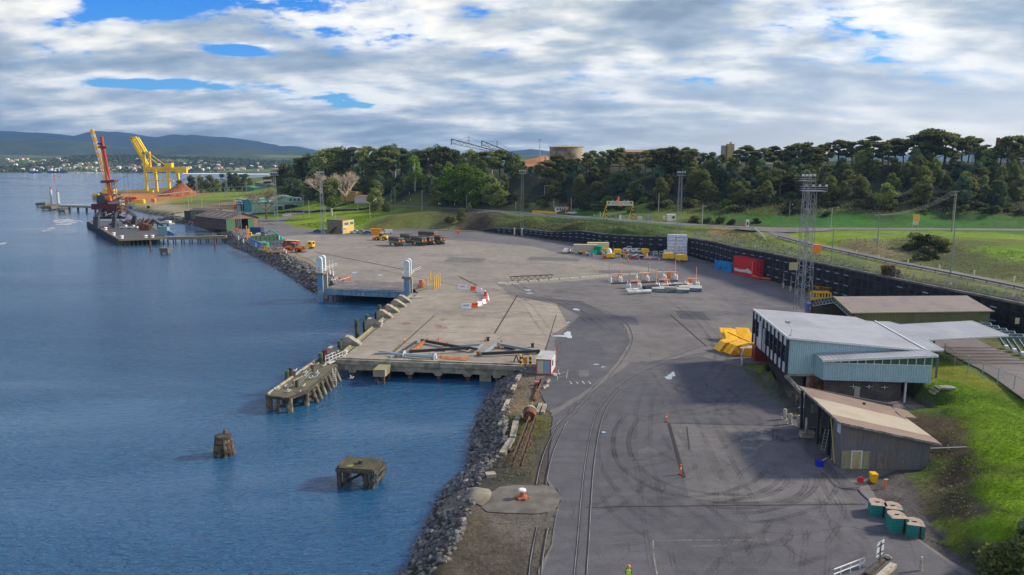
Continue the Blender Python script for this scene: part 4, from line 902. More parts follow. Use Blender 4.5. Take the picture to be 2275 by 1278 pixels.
m=MB();m.bar((-.42,-.45,7.4),(26.7,1.25,7.4),.16,.2);m.bar((-.45,-.4,7.42),(-.85,6.7,9.15),.12,.2);m.bar((-.85,6.7,9.15),(-3.15,12.3,7.42),.12,.2);m.build('gutter',M('pale_olive_trim',(.32,.33,.18),.6),os_)
tm=MB();n=10
for (p,q_) in ((e1,r1),(r1,f1)):
    for k in range(n//2+2):
        t0=k/(n//2+2);t1=(k+1)/(n//2+2);P0=Vector(p).lerp(Vector(q_),t0);P1=Vector(p).lerp(Vector(q_),t1);mid=(P0+P1)/2-Vector((0,0,1.1));tm.bar(P0-Vector((.1,0,.15)),mid-Vector((.1,0,0)),.09);tm.bar(mid-Vector((.1,0,0)),P1-Vector((.1,0,.15)),.09)
    tm.bar(Vector(p)-Vector((.1,0,1.2)),Vector(q_)-Vector((.1,0,1.2)),.14)
tm.build('roof_truss',M('pale_truss_steel',(.30,.36,.40),.5),os_)
m=MB()
for p in (e1,f1):m.bar((p[0],p[1],0),(p[0],p[1],7.4),.45)
m.bar((-1.2,5.2,0),(-.6,6.7,0),.2);m.build('portal_column',M('rust_red_column',(.13,.05,.04),.7),os_)
m=MB();m.wallq((11,1.5),(9,12.4),0,7.6,.1);m.build('inner_partition',M('grey_green_lining',(.13,.16,.15),.7,wave=('z',1.2,.02)),os_)
# red container under the office and the yellow skip beside it
def container(name,label,cat,loc,rz,Ln,Wd,Hh,mat,stack=1,trim=None):
    t=thing(name,label,cat,loc,rz);
    for k in range(stack):
        z=k*(Hh+.03);m=MB();m.box(.08,Ln-.08,.05,Wd-.05,z+.12,z+Hh-.08);m.build('body',mat,t)
        m=MB()
        for x in (0,Ln-.16):
            for y in (0,Wd-.16):m.box(x,x+.16,y,y+.16,z,z+Hh)
        for y in (0,Wd-.14):m.box(.16,Ln-.16,y,y+.14,z,z+.16);m.box(.16,Ln-.16,y,y+.14,z+Hh-.12,z+Hh)
        for x in (0,Ln-.14):m.box(x,x+.14,.16,Wd-.16,z,z+.16);m.box(x,x+.14,.16,Wd-.16,z+Hh-.12,z+Hh)
        m.build('frame',trim or mat,t)
        for s in (0,1):
            m=MB();m.box(Ln-.07+.075,Ln+.03,.2+s*(Wd/2-.17),Wd/2-.05+s*(Wd/2-.17),z+.2,z+Hh-.2);d=m.build('door',mat,t);m=MB()
            for q in (.3,.7):m.bar((Ln+.05,.2+s*(Wd/2-.17)+q*(Wd/2-.25),z+.2),(Ln+.05,.2+s*(Wd/2-.17)+q*(Wd/2-.25),z+Hh-.2),.05)
            m.build('lock_rod',K_('steel'),d)
    return t
def ribbed(nm,c,c2=None,per=2.6):return M(nm,c,.5,.1,col2=c2,sc=.5,amt=.3,wave=('xy',per,.03))
container('shipping_container','dark red container standing under the raised office','container',(42.7,130.8,0),R(-6),6.1,2.44,2.6,ribbed('dark_red_container',(.25,.035,.03),(.15,.03,.03)))
sk=thing('skip','yellow steel skip beside the dark red container under the office','skip',G(1652,792,0));m=MB();m.prof([(0,0),(3.4,0),(4.2,1.5),(-.6,1.5)],-.0,1.9);m.build('body',K_('yellow'),sk);m=MB();m.box(-.5,4.1,.1,1.8,1.51,1.53);m.build('load',K_('palewood'),sk)
# yellow grab parts lying on the yard
YP=M('fresh_yellow_paint',(.92,.50,.01),.45,col2=(.80,.40,.01),sc=.5,amt=.3,var=.05)
def panel_at(P,nm,lab):
    p=[Vector(q) for q in P];c=p[0];t=thing(nm,lab,'steel plate',c);m=MB();m.slab([q-c for q in p],.01);v=[q-c for q in p];n_=(v[1]-v[0]).cross(v[3]-v[0]).normalized()*.22
    m=MB();m.add(v+[q-n_ for q in v],[(0,1,2,3),(7,6,5,4),(4,5,1,0),(5,6,2,1),(6,7,3,2),(7,4,0,3)]);m.build('plate',YP,t)
    m=MB()
    for s in (.15,.5,.85):a=v[0].lerp(v[1],s)-n_;b=v[3].lerp(v[2],s)-n_;m.bar(a,b,.15)
    m.build('rib',YP,t);return t
def zp(px,py,z):return G(px,py,z)
panel_at([zp(1609,762,.1),zp(1638,762,.1),zp(1626,729,2.0),zp(1598,728,2.0)],'scraper_blade','leftmost of the tall yellow steel blades leaning on the yard')
panel_at([zp(1612,764,.1)+Vector((.3,-.5,0)),zp(1640,763,.1)+Vector((.2,-.3,0)),zp(1630,730,2.1)+Vector((.3,-.2,0)),zp(1604,730,2.1)+Vector((.2,-.3,0))],'scraper_blade','yellow steel blade overlapping the front of the leftmost one')
panel_at([zp(1645,763,.1),zp(1678,763,.1),zp(1664,729,2.2),zp(1634,727,2.2)],'scraper_blade','yellow steel blade standing close to the office facade')
panel_at([zp(1668,762,.1)+Vector((0,.6,0)),zp(1684,762,.1)+Vector((0,.6,0)),zp(1678,741,1.4)+Vector((0,.6,0)),zp(1664,741,1.4)+Vector((0,.6,0))],'scraper_blade','short yellow steel blade half hidden behind the office corner')
for i,(a,lab) in enumerate([((1598,783),'leftmost folded yellow ramp frame lying below the blades'),((1612,786),'middle folded yellow ramp frame lying below the blades'),((1622,790),'nearest folded yellow ramp frame lying below the blades')]):
    t=thing('yellow_ramp',lab,'steel ramp',G(*a),R(12));m=MB();m.prof([(0,0),(1.5,0),(3.4,1.9),(3.2,2.1),(1.3,1.75),(0,.5)],0,2.0);
    m=MB();m.prof([(0,.2),(1.2,1.75),(3.5,2.15),(3.5,2.0),(1.3,1.6),(.1,.08)],0,2.3);m.build('deck',YP,t)
    m=MB()
    for y in (0,.7,1.4,2.1):m.bar((.1,y+.08,.1),(2.4,y+.08,.1),.14);m.bar((2.4,y+.08,.1),(3.4,y+.08,2.0),.14);m.bar((1.2,y+.08,.1),(1.4,y+.08,1.6),.1)
    m.build('side_frame',YP,t)
bm=MB();bm.bar((0,0,2.3),(3.2,-3.2,1.2),.25);tag(bm.build('yellow_beam',YP,loc=G(1616,764,0)),'long slanting yellow beam laid across the blades and ramps','beam')
# small items near the mound
def bollard(px,py,h=1.1,r=.16,lab='',mat=None,cat='bollard',grp=None,z=0):
    p=G(px,py,z);t=thing('bollard',lab,cat,p,0,grp);m=MB();m.lathe((0,0,0),[(r,0),(r,h-.08),(r*.8,h),(r*.2,h+.03)],12);m.build('shaft',mat or M('chipped_white_paint',(.5,.48,.42),.7),t);m=MB();m.cyl((0,0,0),(0,0,.05),r*1.8,n=12);m.build('base',K_('concrete'),t);return t
bollard(1743,932,1.5,.24,'left of the three chipped white bollards outside the shed',grp='bollards outside the shed');bollard(1755,943,1.5,.24,'middle of the three chipped white bollards outside the shed',grp='bollards outside the shed');bollard(1774,947,1.5,.24,'right of the three chipped white bollards outside the shed',grp='bollards outside the shed')
bollard(1648,813,1.2,.2,'white post on the grass corner below the yellow ramps');p=T(1703,802);b_=bollard(1703,802,1.3,.22,'leaning white bollard on the mound against the dark red container');b_.rotation_euler.y=R(12);b_.location=p
wr_=thing('wrapped_post','white and pink wrapped post standing in front of the yellow ramps','post',G(1647,798,0));m=MB();m.cyl((0,0,0),(.25,0,1.9),.12,n=8);m.build('post',TRIMW,wr_);m=MB();m.rock((.1,0,.9),.35,random.Random(3));m.build('wrapping',M('pink_white_plastic',(.6,.42,.42),.5),wr_)
# near right corner
ct=[((1948,1140),'left stack with the black slot'),((1982,1148),'far middle stack'),((1990,1175),'near middle stack, tallest in view'),((2030,1185),'right stack')]
TEALS=M('teal_counterweight',(.02,.22,.20),.55,col2=(.10,.09,.06),sc=.7,amt=.25);TOPC=M('weathered_concrete_top',(.38,.30,.24),.9,col2=(.22,.17,.14),sc=.9,amt=.5)
for (a,b),lab in ct:
    p=G(a,b,0);t=thing('counterweight_stack','stack of teal crane counterweights with concrete tops, '+lab,'counterweights',p,R(random.uniform(-20,5)));t.scale=(.87,.87,.95);n_=5 if 'tallest' in lab else 4
    for k in range(n_):
        P=[(-.9,-1.0),(.9,-1.0),(.95,.3),(.7,1.0),(0,1.3),(-.7,1.0),(-.95,.3)];m=MB();m.prism(P,k*.30,k*.30+.26);m.build('weight',TEALS,t)
    m=MB();m.prism([(x*.95,y*.95) for x,y in P],n_*.30,n_*.30+.02);m.build('concrete_top',TOPC,t);m=MB();m.box(.35,.5,-1.04,-1.0,0,n_*.3);m.box(-.2,.2,-.1,.1,n_*.3+.03,n_*.3+.08);m.build('lifting_slot',K_('black'),t)
yb=thing('wheelie_bin','yellow wheelie bin standing in front of the brown roofed shed','bin',G(1940,1072,0));m=MB();m.add([(-.26,-.3,.08),(.26,-.3,.08),(.26,.3,.08),(-.26,.3,.08),(-.34,-.38,1.0),(.34,-.38,1.0),(.34,.42,1.0),(-.34,.42,1.0)],[(0,3,2,1),(4,5,6,7),(0,1,5,4),(1,2,6,5),(2,3,7,6),(3,0,4,7)]);m.build('body',M('bin_yellow',(.85,.50,.01),.4),yb);m=MB();m.prof([(-.37,1.0),(.37,1.0),(.33,1.09),(-.33,1.09)],-.4,.46);m.build('lid',M('bin_yellow_lid',(.80,.46,.01),.4),yb)
for s in (-.3,.3):m=MB();m.cyl((s-.04,.36,.12),(s+.04,.36,.12),.12,n=10);m.build('wheel',K_('black'),yb)
hr=thing('hose_reel','red and blue hose reel on a short post beside the yard edge','hose reel',G(1910,1083,0));m=MB();m.cyl((0,0,0),(0,0,1.1),.06,n=8);m.build('post',K_('steel'),hr);m=MB();m.lathe((0,0,.85),[(.1,-.1),(.36,-.1),(.36,.1),(.1,.1)],14,);m.v=[(x,z-.85,.85+y) for x,y,z in m.v];m.build('reel',K_('red'),hr)
hm=MB();Q=spline([p[:2] for p in [G(1905,1088,0),G(1915,1100,0),G(1935,1118,0),G(1945,1130,0)]],.3)
for a,b in zip(Q,Q[1:]):hm.cyl((a.x,a.y,.06),(b.x,b.y,.06),.04,n=5)
tag(hm.build('hose',K_('dark')),'black hoses trailing from the hose reel to the teal counterweights','hose')
hm=MB();Q=spline([p[:2] for p in [G(1822,1050,0),G(1840,1063,0),G(1855,1080,0),G(1875,1088,0),G(1902,1090,0)]],.4)
for a,b in zip(Q,Q[1:]):hm.cyl((a.x,a.y,.09),(b.x,b.y,.09),.03,n=5)
tag(hm.build('hose',K_('dark')),'thin black hose lying over the asphalt from the blue tub','hose')
sp_=thing('standpipe','orange and white standpipe in the weeds near the yellow bin','standpipe',G(1966,1085,0));m=MB();m.cyl((0,0,0),(0,0,.95),.1,n=8);m.build('pipe',K_('orange'),sp_);m=MB();m.cyl((-.15,0,1.0),(.25,0,1.0),.07,n=8);m.build('tap',TRIMW,sp_)
sg=thing('back_of_sign','white sign board seen from behind on a thin post at the near edge','sign',G(1955,1258,0),R(38));m=MB();m.cyl((0,.05,0),(0,.05,2.3),.035,n=6);m.build('post',K_('dark'),sg)
m=MB();m.add([(-.62,.09,.95),(.5,.09,.95),(.62,.09,1.1),(.62,.09,2.3),(-.45,.09,2.3),(-.62,.09,2.1),(-.62,.12,.95),(.5,.12,.95),(.62,.12,1.1),(.62,.12,2.3),(-.45,.12,2.3),(-.62,.12,2.1)],[(0,1,2,3,4,5),(11,10,9,8,7,6)]+[(k,(k+6),(k+1)%6+6,(k+1)%6) for k in range(6)]);m.build('board',M('sign_back_white',(.52,.58,.60),.5),sg);m=MB();m.box(-.45,.45,.0,.08,1.25,1.32);m.box(-.45,.45,.0,.08,1.95,2.02);m.build('bracket',K_('dark'),sg)
bx=G(1968,1275,0)
for k,(px,py,w,mt,lab) in enumerate([(1962,1250,.35,'timber','dark squared timber lying nearest the back of the white sign'),(1985,1260,.55,'palewood','pale lichen covered timber baulk at the near edge')]):
    p=G(px,py,0);m=MB();m.bar((0,0,.2),(-2.6,-2.4,.2),w,.35);tag(m.build('timber_baulk',K_(mt),loc=p),lab,'timber')
m=MB();m.rock((0,0,.2),.4,random.Random(9));tag(m.build('pale_stone',K_('palewood'),loc=G(1962,1249,0)+Vector((.6,.5,0))),'pale stone behind the foot of the white sign','stone')
bollard(2045,1268,1.3,.11,'slim white post at the near right edge of the asphalt',mat=M('chipped_white_paint',(.5,.48,.42),.7))
gr=thing('guard_rail','white painted tubular guard rail at the near edge of the yard','guard rail',G(1918,1262,0));m=MB()
for z in (.5,.95):m.cyl((0,0,z),(-3.4,-1.9,z),.05,n=6)
m.cyl((0,0,.5),(.12,.07,.72),.05,n=6);m.cyl((.12,.07,.72),(0,0,.95),.05,n=6);m.build('rail',TRIMW,gr);m=MB()
for k in range(3):m.cyl((-.4-k*1.1,-.22-k*.61,0),(-.4-k*1.1,-.22-k*.61,.95),.045,n=6)
m.build('post',TRIMW,gr)
# concrete stair on the grass bank
sr=MB();a,b=T(2020,905),T(2115,862)
for k in range(16):
    t=k/15;p=a.lerp(b,t);z=H(p.x,p.y);sr.cb(p.x,p.y,z-.1,.5,1.3,.28,math.atan2(b.y-a.y,b.x-a.x))
tag(sr.build('bank_stair',K_('concrete')),'narrow flight of concrete steps up the grass bank east of the office','steps')
# ================================================================ quay, ramp bridge and yard objects
def ang2(a,b):return math.atan2(b[1]-a[1],b[0]-a[0])
GREENM=M('mossy_pile',(.07,.12,.06),.8,col2=(.04,.045,.035),sc=1,amt=.6)
PALEB=M('pale_steel_blue',(.12,.27,.42),.5,.1,col2=(.28,.36,.42),sc=.5,amt=.45,grime=.4)
WHB=M('white_sheave_housing',(.58,.66,.70),.45,col2=(.42,.46,.47),sc=.4,amt=.3)
# ramp bridge portal towers
def lift_tower(x,y,zb,lab,red):
    t=thing('lift_tower',lab,'lift tower',(x,y,0))
    for s,cc in ((0,PALEB),(1,K_('palewood'))):
        m=MB();m.box(-.75,.75,s*5-.5,s*5+.5,zb,4.6);m.build('leg',cc if s else PALEB,t)
    m=MB();m.box(-1.2,1.2,-1.0,6.2,4.6,5.1);m.build('platform',M('platform_rust',(.22,.19,.16),.7,col2=(.16,.08,.05),sc=.8),t)
    for s in (0,1):
        m=MB();P=[(-.75,-.9),(.75,-.9),(.75,2.6)]+[(.75*math.cos(a),2.6+.75*math.sin(a)) for a in [math.pi*k/6 for k in range(1,6)]]+[(-.75,2.6)]
        P=[(y_,z_+6.0) for y_,z_ in P];mm=Matrix.Rotation(math.pi/2,4,'Z');m.prof([(a*1.0,b) for a,b in P],-.55,.55,Matrix.Translation((s*.0,s*3.6,0)));m.build('sheave_housing',WHB,t)
        m=MB();m.box(-.2,-.05,s*3.6-.6,s*3.6-.56,5.3,6.6) if red and s == 0 else m.box(.3,.42,s*3.6-.6,s*3.6-.56,7.0,7.3);m.build('marker',K_('red'),t)
    m=MB()
    for z in (5.6,6.1):m.bar((1.1,-.9,z),(1.1,6.1,z),.06);m.bar((-1.1,-.9,z),(-1.1,6.1,z),.06);m.bar((-1.1,-.9,z),(1.1,-.9,z),.06);m.bar((1.1,6.1,z),(2.6,9.5,z+.3),.06)
    for k in range(5):m.bar((1.1,-.9+k*1.75,5.1),(1.1,-.9+k*1.75,6.1),.06)
    m.build('railing',K_('white'),t);return t
lift_tower(-51.6,203.4,-7,'left lift tower of the ramp bridge, standing in the water with a red marker',True)
lift_tower(-27.3,196.4,-7,'right lift tower of the ramp bridge, beside the quay corner',False)
p0,p1=Vector((-50.6,204.5)),Vector((-28.2,199.0));bd=(p1-p0);bl_=bd.length;br_=ang2(p0,p1)
bt=thing('ramp_bridge','steel blue girder ramp bridge between the two lift towers','bridge',(p0.x,p0.y,0),br_)
m=MB();m.box(0,bl_,0,14,.35,.75);m.build('deck',M('ramp_deck',(.13,.12,.12),.8,col2=(.2,.18,.15),sc=.4),bt)
m=MB();m.box(0,bl_,-.35,-.05,-.85,.45);m.box(0,bl_,-.55,.15,.46,.6);m.box(0,bl_,-.5,.1,-.99,-.86);m.build('girder',PALEB,bt)
for k in range(13):m=MB();x=5+k*1.35;m.box(x-.06,x+.06,-.5,-.36,-.85,.44);m.build('stiffener',PALEB,bt)
m=MB()
for z in (1.1,1.5):m.bar((6,-.2,z),(bl_-.5,-.2,z),.07)
for k in range(9):m.bar((6+k*1.9,-.2,.6),(6+k*1.9,-.2,1.5),.07)
m.build('railing',K_('steel'),bt)
m=MB()
for k in range(4):m.cyl((1.8+k*.8,1,-.8),(1.5+k*.9,1.5,-4),.12,n=6)
tag(m.build('hanging_chain',K_('dark'),loc=(p0.x,p0.y,0),rz=br_),'slack chains hanging to the water from the left end of the ramp bridge','chains',kind='stuff')
# yellow posts, cabinets and frames behind the right tower
for i,(a,b,h) in enumerate([(965,643,3.5),(969,641,3.5),(973,639,3.6),(977,636,3.8),(956,624,2.8),(942,642,2.2),(950,634,2.1)]):
    p=G(a,b,0);m=MB();m.cyl((0,0,0),(0,0,h),.17,n=10);o=m.build('yellow_post',K_('yellow'),loc=p);tag(o,'','post','yellow posts beside the ramp bridge');o['label']=['nearest of the row of four tall yellow posts','second of the row of four tall yellow posts','third of the row of four tall yellow posts','farthest and tallest of the row of four yellow posts','single yellow post standing behind the row of four','short yellow post next to the orange cabinet','short yellow post behind the white frame by the ramp bridge'][i]
cb_=thing('cabinet','orange pink metal cabinet beside the right lift tower','cabinet',G(936,640,0),R(-8));m=MB();m.cb(0,0,.1,1.1,.9,2.1);m.build('body',M('faded_orange',(.72,.22,.12),.5),cb_);m=MB();m.cb(0,0,2.2,1.2,1.0,.1);m.cb(0,0,0,1.0,.8,.1);m.build('lid',M('faded_orange2',(.6,.2,.12),.5),cb_)
m=MB()
for x in (0,1.6):m.bar((x,0,0),(x,0,2.0),.09)
for z in (1.0,1.9):m.bar((0,0,z),(1.6,0,z),.09)
tag(m.build('cream_hoop',K_('cream'),loc=G(949,643,0)),'cream pipe frame among the yellow posts','frame')
for (a,b,n_,lab,mt) in [(764,633,6,'row of leaning orange posts on the far side of the ramp bridge','orange'),(750,632,3,'white leaning posts left of the orange posts by the ramp bridge','white')]:
    t=thing('leaning_barrier',lab,'barrier',G(a,b,0));m=MB()
    for k in range(n_):m2=MB();m2.bar((k*.35-1,k*1.3,0),(k*.35-1.5,k*1.3,1.9),.22);m2.build('post',K_(mt),t)
    m=MB();m.bar((-1.3,0,1.3),((n_-1)*.35-1.3,(n_-1)*1.3,1.3),.1);m.build('rail',K_('white'),t)
for i,(a,b,h) in enumerate([(733,612,5.2),(740,615,5.2)]):
    m=MB();m.cyl((0,0,0),(0,0,1.6),.26,n=10);m.cyl((0,0,1.6),(0,0,h),.08,n=6);tag(m.build('goal_post',K_('white'),loc=G(a,b,0)),['left','right'][i]+' white based post of the tall frame behind the left lift tower','post')
m=MB();a=G(733,612,5.2);b=G(740,615,0);m.bar((0,0,5.1),(G(740,615,0)-G(733,612,0))+Vector((0,0,5.1)),.12);tag(m.build('top_bar',K_('steel'),loc=G(733,612,0)),'thin bar across the top of the tall frame behind the left lift tower','bar')
wr2=thing('white_railing','low white railing at the yard edge between the ramp bridge and the rock bank','railing',G(746,633,0));m=MB()
for z in (.5,1.0):m.bar((0,0,z),(5,-.6,z),.09)
for k in range(5):m.bar((k*1.25,-.15*k,0),(k*1.25,-.15*k,1.0),.09)
m.build('rail',K_('white'),wr2)
# fender blocks along the quay edge
ed0,ed1=G(748,793,0),G(922,650,0);er=math.atan2((ed1-ed0).y,(ed1-ed0).x)
fl_=[(745,793,'nearest the timber jetty, with a black top'),(782,767,'second along from the timber jetty'),(830,726,'third along, after the long gap'),(855,706,'fourth along, with a white ladder hoop'),(870,694,'fifth along, with a red face'),(886,682,'sixth along the edge'),(898,672,'seventh, just before the right lift tower')]
for i,(a,b,lab) in enumerate(fl_):
    p=G(a,b,0);t=thing('fender_block','concrete fender block on the quay edge, '+lab,'fender block',p,er-math.pi/2,'concrete fender blocks on the quay edge')
    m=MB();m.prof([(-1.7,-.6),(1.7,.0),(1.7,.35),(-.3,1.75),(-1.1,1.85),(-1.7,1.4)],-.85,.85);m.build('block',K_('concrete'),t)
    m=MB();m.box(-2.1,-1.72,-.8,.8,-3.2,1.2);m.build('rubber_fender',K_('black'),t)
    if i in (0,4):m=MB();m.box(-1.75,-1.2,-.87,-.855,.7,1.5);m.build('red_plate',K_('red'),t)
    if i in (0,2):m=MB();m.slab([(1.6,-.8,.47),(1.6,.8,.47),(-.3,.8,1.83),(-.3,-.8,1.83)],.04);m.build('dark_top',K_('dark'),t)
for i,(a,b) in enumerate([(738,800),(783,772),(817,722),(840,712),(866,690)]):
    p=G(a,b,0);d_=Vector((-2.4 if i else -2.0,0,0));m=MB();m.cyl((0,0,-7),(0,0,1.3),.42,n=10);tag(m.build('fender_pile',GREENM,loc=p+d_),'','pile','mossy piles against the quay edge')['label']=ordn(i)+' mossy green pile along the quay edge counted from the timber jetty'
# kerb and small mooring bollards along the quay edge
m=MB();a,b=G(756,795,0),G(918,656,0);m.bar(a+Vector((-.6,0,.14)),b+Vector((-.6,0,.14)),.4,.3);tag(m.build('quay_kerb',M('mossy_concrete',(.30,.27,.18),.9,col2=(.22,.24,.04),sc=.8,amt=.5)),'low mossy concrete kerb along the west edge of the quay','kerb')
MOOR=[(769,787,'white mooring bollard between the first two fender blocks'),(848,720,'white mooring bollard with a hoop between the third and fourth fender blocks'),(878,693,'white mooring bollard beside the fifth fender block'),(892,672,'white mooring bollard near the right lift tower')]
for a,b,lab in MOOR:
    t=thing('mooring_bollard',lab,'mooring bollard',G(a,b,0),0,'small white mooring bollards on the quay edge');m=MB();m.lathe((0,0,0),[(.32,0),(.3,.08),(.16,.12),(.15,.4),(.3,.5),(.3,.62),(.1,.68)],10);m.build('casting',K_('white'),t)
m=MB();m.cb(0,0,.1,2.4,.25,.25,.2);m.cb(1.6,.1,.1,1.4,.3,.3,.1);tag(m.build('white_fittings',K_('white'),loc=G(918,663,.05)),'white pipe fittings lying on the quay by the right lift tower','fittings',kind='stuff')
# plastic water barriers in an arc
def barrier_mesh(name,mat,Ln=1.9):
    m=MB();P=[(-.28,0),(.28,0),(.26,.22),(.12,.42),(.10,.95),(-.10,.95),(-.12,.42),(-.26,.22)]
    n=len(P);
    for x0,x1 in ((-Ln/2,Ln/2),):m.add([(x0,y,z) for y,z in P]+[(x1,y,z) for y,z in P],[tuple(range(n))[::-1],tuple(range(n,2*n))]+[(k,(k+1)%n,n+(k+1)%n,n+k) for k in range(n)])
    m.box(-Ln/2-.12,-Ln/2,-.09,.09,.25,.5);m.box(Ln/2,Ln/2+.12,-.09,.09,.6,.85);return m
BWH=M('barrier_white',(.74,.76,.78),.45);BRD=M('barrier_red',(.80,.07,.02),.45)
BAR=[(1028,643,'w',2,'leftmost white barrier of the far row, with lettering'),(1051,646,'r',10,'red barrier at the far left of the barrier arc'),(1065,650,'w',-30,'first white barrier after the far red one'),(1074,655,'w',-35,'second white barrier after the far red one'),(1079,658,'r',-60,'upper red barrier at the bend of the arc'),(1083,663,'w',-78,'white barrier at the outermost bend of the arc'),(1080,670,'r',88,'lower red barrier at the bend of the arc'),(1084,668,'w',84,'inner tall looking white barrier at the bend of the arc'),(1075,675,'w',55,'upper white barrier of the near end of the arc'),(1065,680,'w',40,'lower white barrier of the near end of the arc'),(1055,684,'r',12,'red barrier at the near end of the arc'),(1036,686,'w',5,'nearest white barrier, with lettering')]
for a,b,c,r_,lab in BAR:
    t=thing('plastic_barrier',lab,'barrier',G(a,b,0),R(r_));big='lettering' in lab;barrier_mesh('b',None,2.3 if big else 1.35).build('barrier_body',BWH if c == 'w' else BRD,t);t.scale=(1,1,1.25)
    if big:
        m=MB()
        for k in range(5):m.box(-.7+k*.28,-.5+k*.28,-.135,-.115,.52,.80) if k % 2 else (m.box(-.7+k*.28,-.64+k*.28,-.135,-.115,.52,.80),m.box(-.7+k*.28,-.52+k*.28,-.135,-.115,.74,.80))
        m.build('faded_lettering',M('faded_blue_print',(.18,.22,.30),.6),t)
m=MB();m.lathe((0,0,0),[(.28,0),(.28,.05),(.15,.06),(.05,.5)],10);CONE=m.build('traffic_cone',M('cone_orange',(.85,.12,.01),.5),loc=G(1072,662,0));tag(CONE,'small orange cone inside the arc of plastic barriers','cone','orange traffic cones')
# posts on the quay
def tpost(px,py,lab,h=1.2):
    t=thing('delineator_post',lab,'post',G(px,py,0),0,'orange delineator posts');m=MB();m.cyl((0,0,.06),(0,0,h),.09,n=8);m.build('post',M('cone_orange',(.85,.12,.01),.5),t);m=MB();m.cyl((0,0,0),(0,0,.06),.25,n=10);m.build('base',K_('black'),t);m=MB();m.cyl((0,0,h*.55),(0,0,h*.75),.095,n=8);m.build('reflective_band',K_('white'),t)
tpost(898,762,'leftmost orange delineator post on the quay, on the long joint');tpost(950,756,'orange delineator post behind the left steel frame');tpost(1078,758,'orange delineator post between the two big steel frames');tpost(1114,760,'orange delineator post behind the right steel frame');tpost(1480,938,'orange and white delineator post at the corner of the square asphalt panel');tpost(1512,1055,'orange and white delineator post at the near end of the tarry joint')
o=CONE.copy();COL.objects.link(o);o.location=G(975,757,0);o.scale=(1.3,1.3,1.6);o['label']='orange cone behind the left steel frame'
# steel frames lying on the quay
def frame(name,lab,segs,mats,w=.45,h=.5,grp=None):
    c=G(segs[0][0][0],segs[0][0][1],0);t=thing(name,lab,'steel frame',c,0,grp)
    for (a,b,*z),mt in zip(segs,mats):
        zz=z[0] if z else .55;p,q_=G(a[0],a[1],zz)-c,G(b[0],b[1],zz)-c;m=MB();m.bar(p,q_,w,h);m.build('beam',mt,t)
    return t
DK,RU,PB=M('black_beam',(.035,.045,.05),.5,.2),M('orange_rust_beam',(.42,.15,.04),.8,col2=(.2,.07,.03),sc=.9),M('pale_grey_beam',(.22,.27,.30),.6)
frame('steel_frame','long triangular black steel frame with a rusty end beam lying on the quay',[((936,756),(1040,775)),((910,781),(1040,773),.8),((942,759),(912,783))],[DK,DK,RU])
frame('steel_frame','small pale triangular end frame lying between the big black frames',[((1020,769),(1071,765),.7),((1071,765),(1060,775),.7),((1060,776),(1040,772),.7)],[PB,PB,DK],.35,.35)
frame('steel_frame','triangular grey steel frame with upright ends lying on the right of the quay',[((1071,786),(1199,780),.6),((1071,786),(1104,764),.6),((1104,764),(1190,780),.6),((1122,770),(1145,775),.2)],[DK,PB,PB,DK])
for i,(a,b) in enumerate([((896,780),(925,760)),((882,786),(903,784)),((889,788),(866,795)),((842,783),(862,784)),((832,787),(868,786))]):
    p,q_=G(a[0],a[1],.1),G(b[0],b[1],.1);m=MB();m.bar((0,0,.12),q_-p+Vector((0,0,.12)),.35,.3);tag(m.build('steel_beam',DK if i < 2 else PB,loc=p),['black beam pointing up the quay left of the rusty end beam','short black beam at the foot of the sloping black beam','pale tube end beside the grey mast','short dark bar at the left of the quay','thin pale bar along the left of the quay front'][i],'beam')
for i,(a,b) in enumerate([(992,770),(986,781),(1084,758),(1108,776),(1183,772),(1062,790),(1195,786)]):
    tag(MB().cb(0,0,0,.5,.5,.7).cb(0,0,.7,.7,.6,.1).build('support_stand',RU if i not in (2,4) else DK,loc=G(a,b,0)),['rusty stand under the upper beam of the left frame','rusty stand under the lower beam of the left frame','black upright stand left of the right frame','rusty stand below the apex of the right frame','dark stand at the right end of the right frame','rusty stand at the left corner of the right frame','rusty stand at the right corner of the right frame'][i],'stand')
for i,P in enumerate([[(936,791),(966,789),(985,794),(950,794)],[(975,791),(1042,794),(1036,801),(980,797)]]):
    m=MB();m.slab([G(a,b,.10) for a,b in P],.06);tag(m.build('rusty_plate',RU),['left','right'][i]+' thin orange rusted steel plate lying at the quay front','steel plate')
ms=thing('folded_mast','pale grey flanged mast lying along the quay front','mast',G(868,791,0));e=G(970,800,0)-G(868,791,0);m=MB();m.cyl((0,0,.45),e+Vector((0,0,.55)),.26,.38,12);m.build('tube',M('mast_grey',(.36,.44,.47),.45),ms)
for f_ in (.3,.97):m=MB();c=e*f_+Vector((0,0,.5));dn=e.normalized();m.cyl(c-dn*.08,c+dn*.08,.75,n=14);m.build('flange',M('mast_grey',(.36,.44,.47),.45),ms)
m=MB();m.bar(e*.88+Vector((0,.6,1.2)),e*1.05+Vector((0,.6,1.2)),.06)
for f_ in (.88,.96,1.05):m.bar(e*f_+Vector((0,.6,.0)),e*f_+Vector((0,.6,1.2)),.06)
m.build('guard_hoop',K_('white'),ms)
for i,(a,b) in enumerate([(1147,806),(1159,806)]):
    m=MB();
    for s in (-.5,.5):m.bar((s*.9,0,0),(s*.1,0,1.1),.12);m.bar((s*.9,.9,0),(s*.1,.9,1.1),.12)
    m.bar((0,0,1.1),(0,.9,1.1),.14);tag(m.build('trestle',M('trestle_brown',(.12,.06,.04),.8),loc=G(a,b,0)),['left','right'][i]+' brown A frame trestle on the quay near the site hut','trestle')
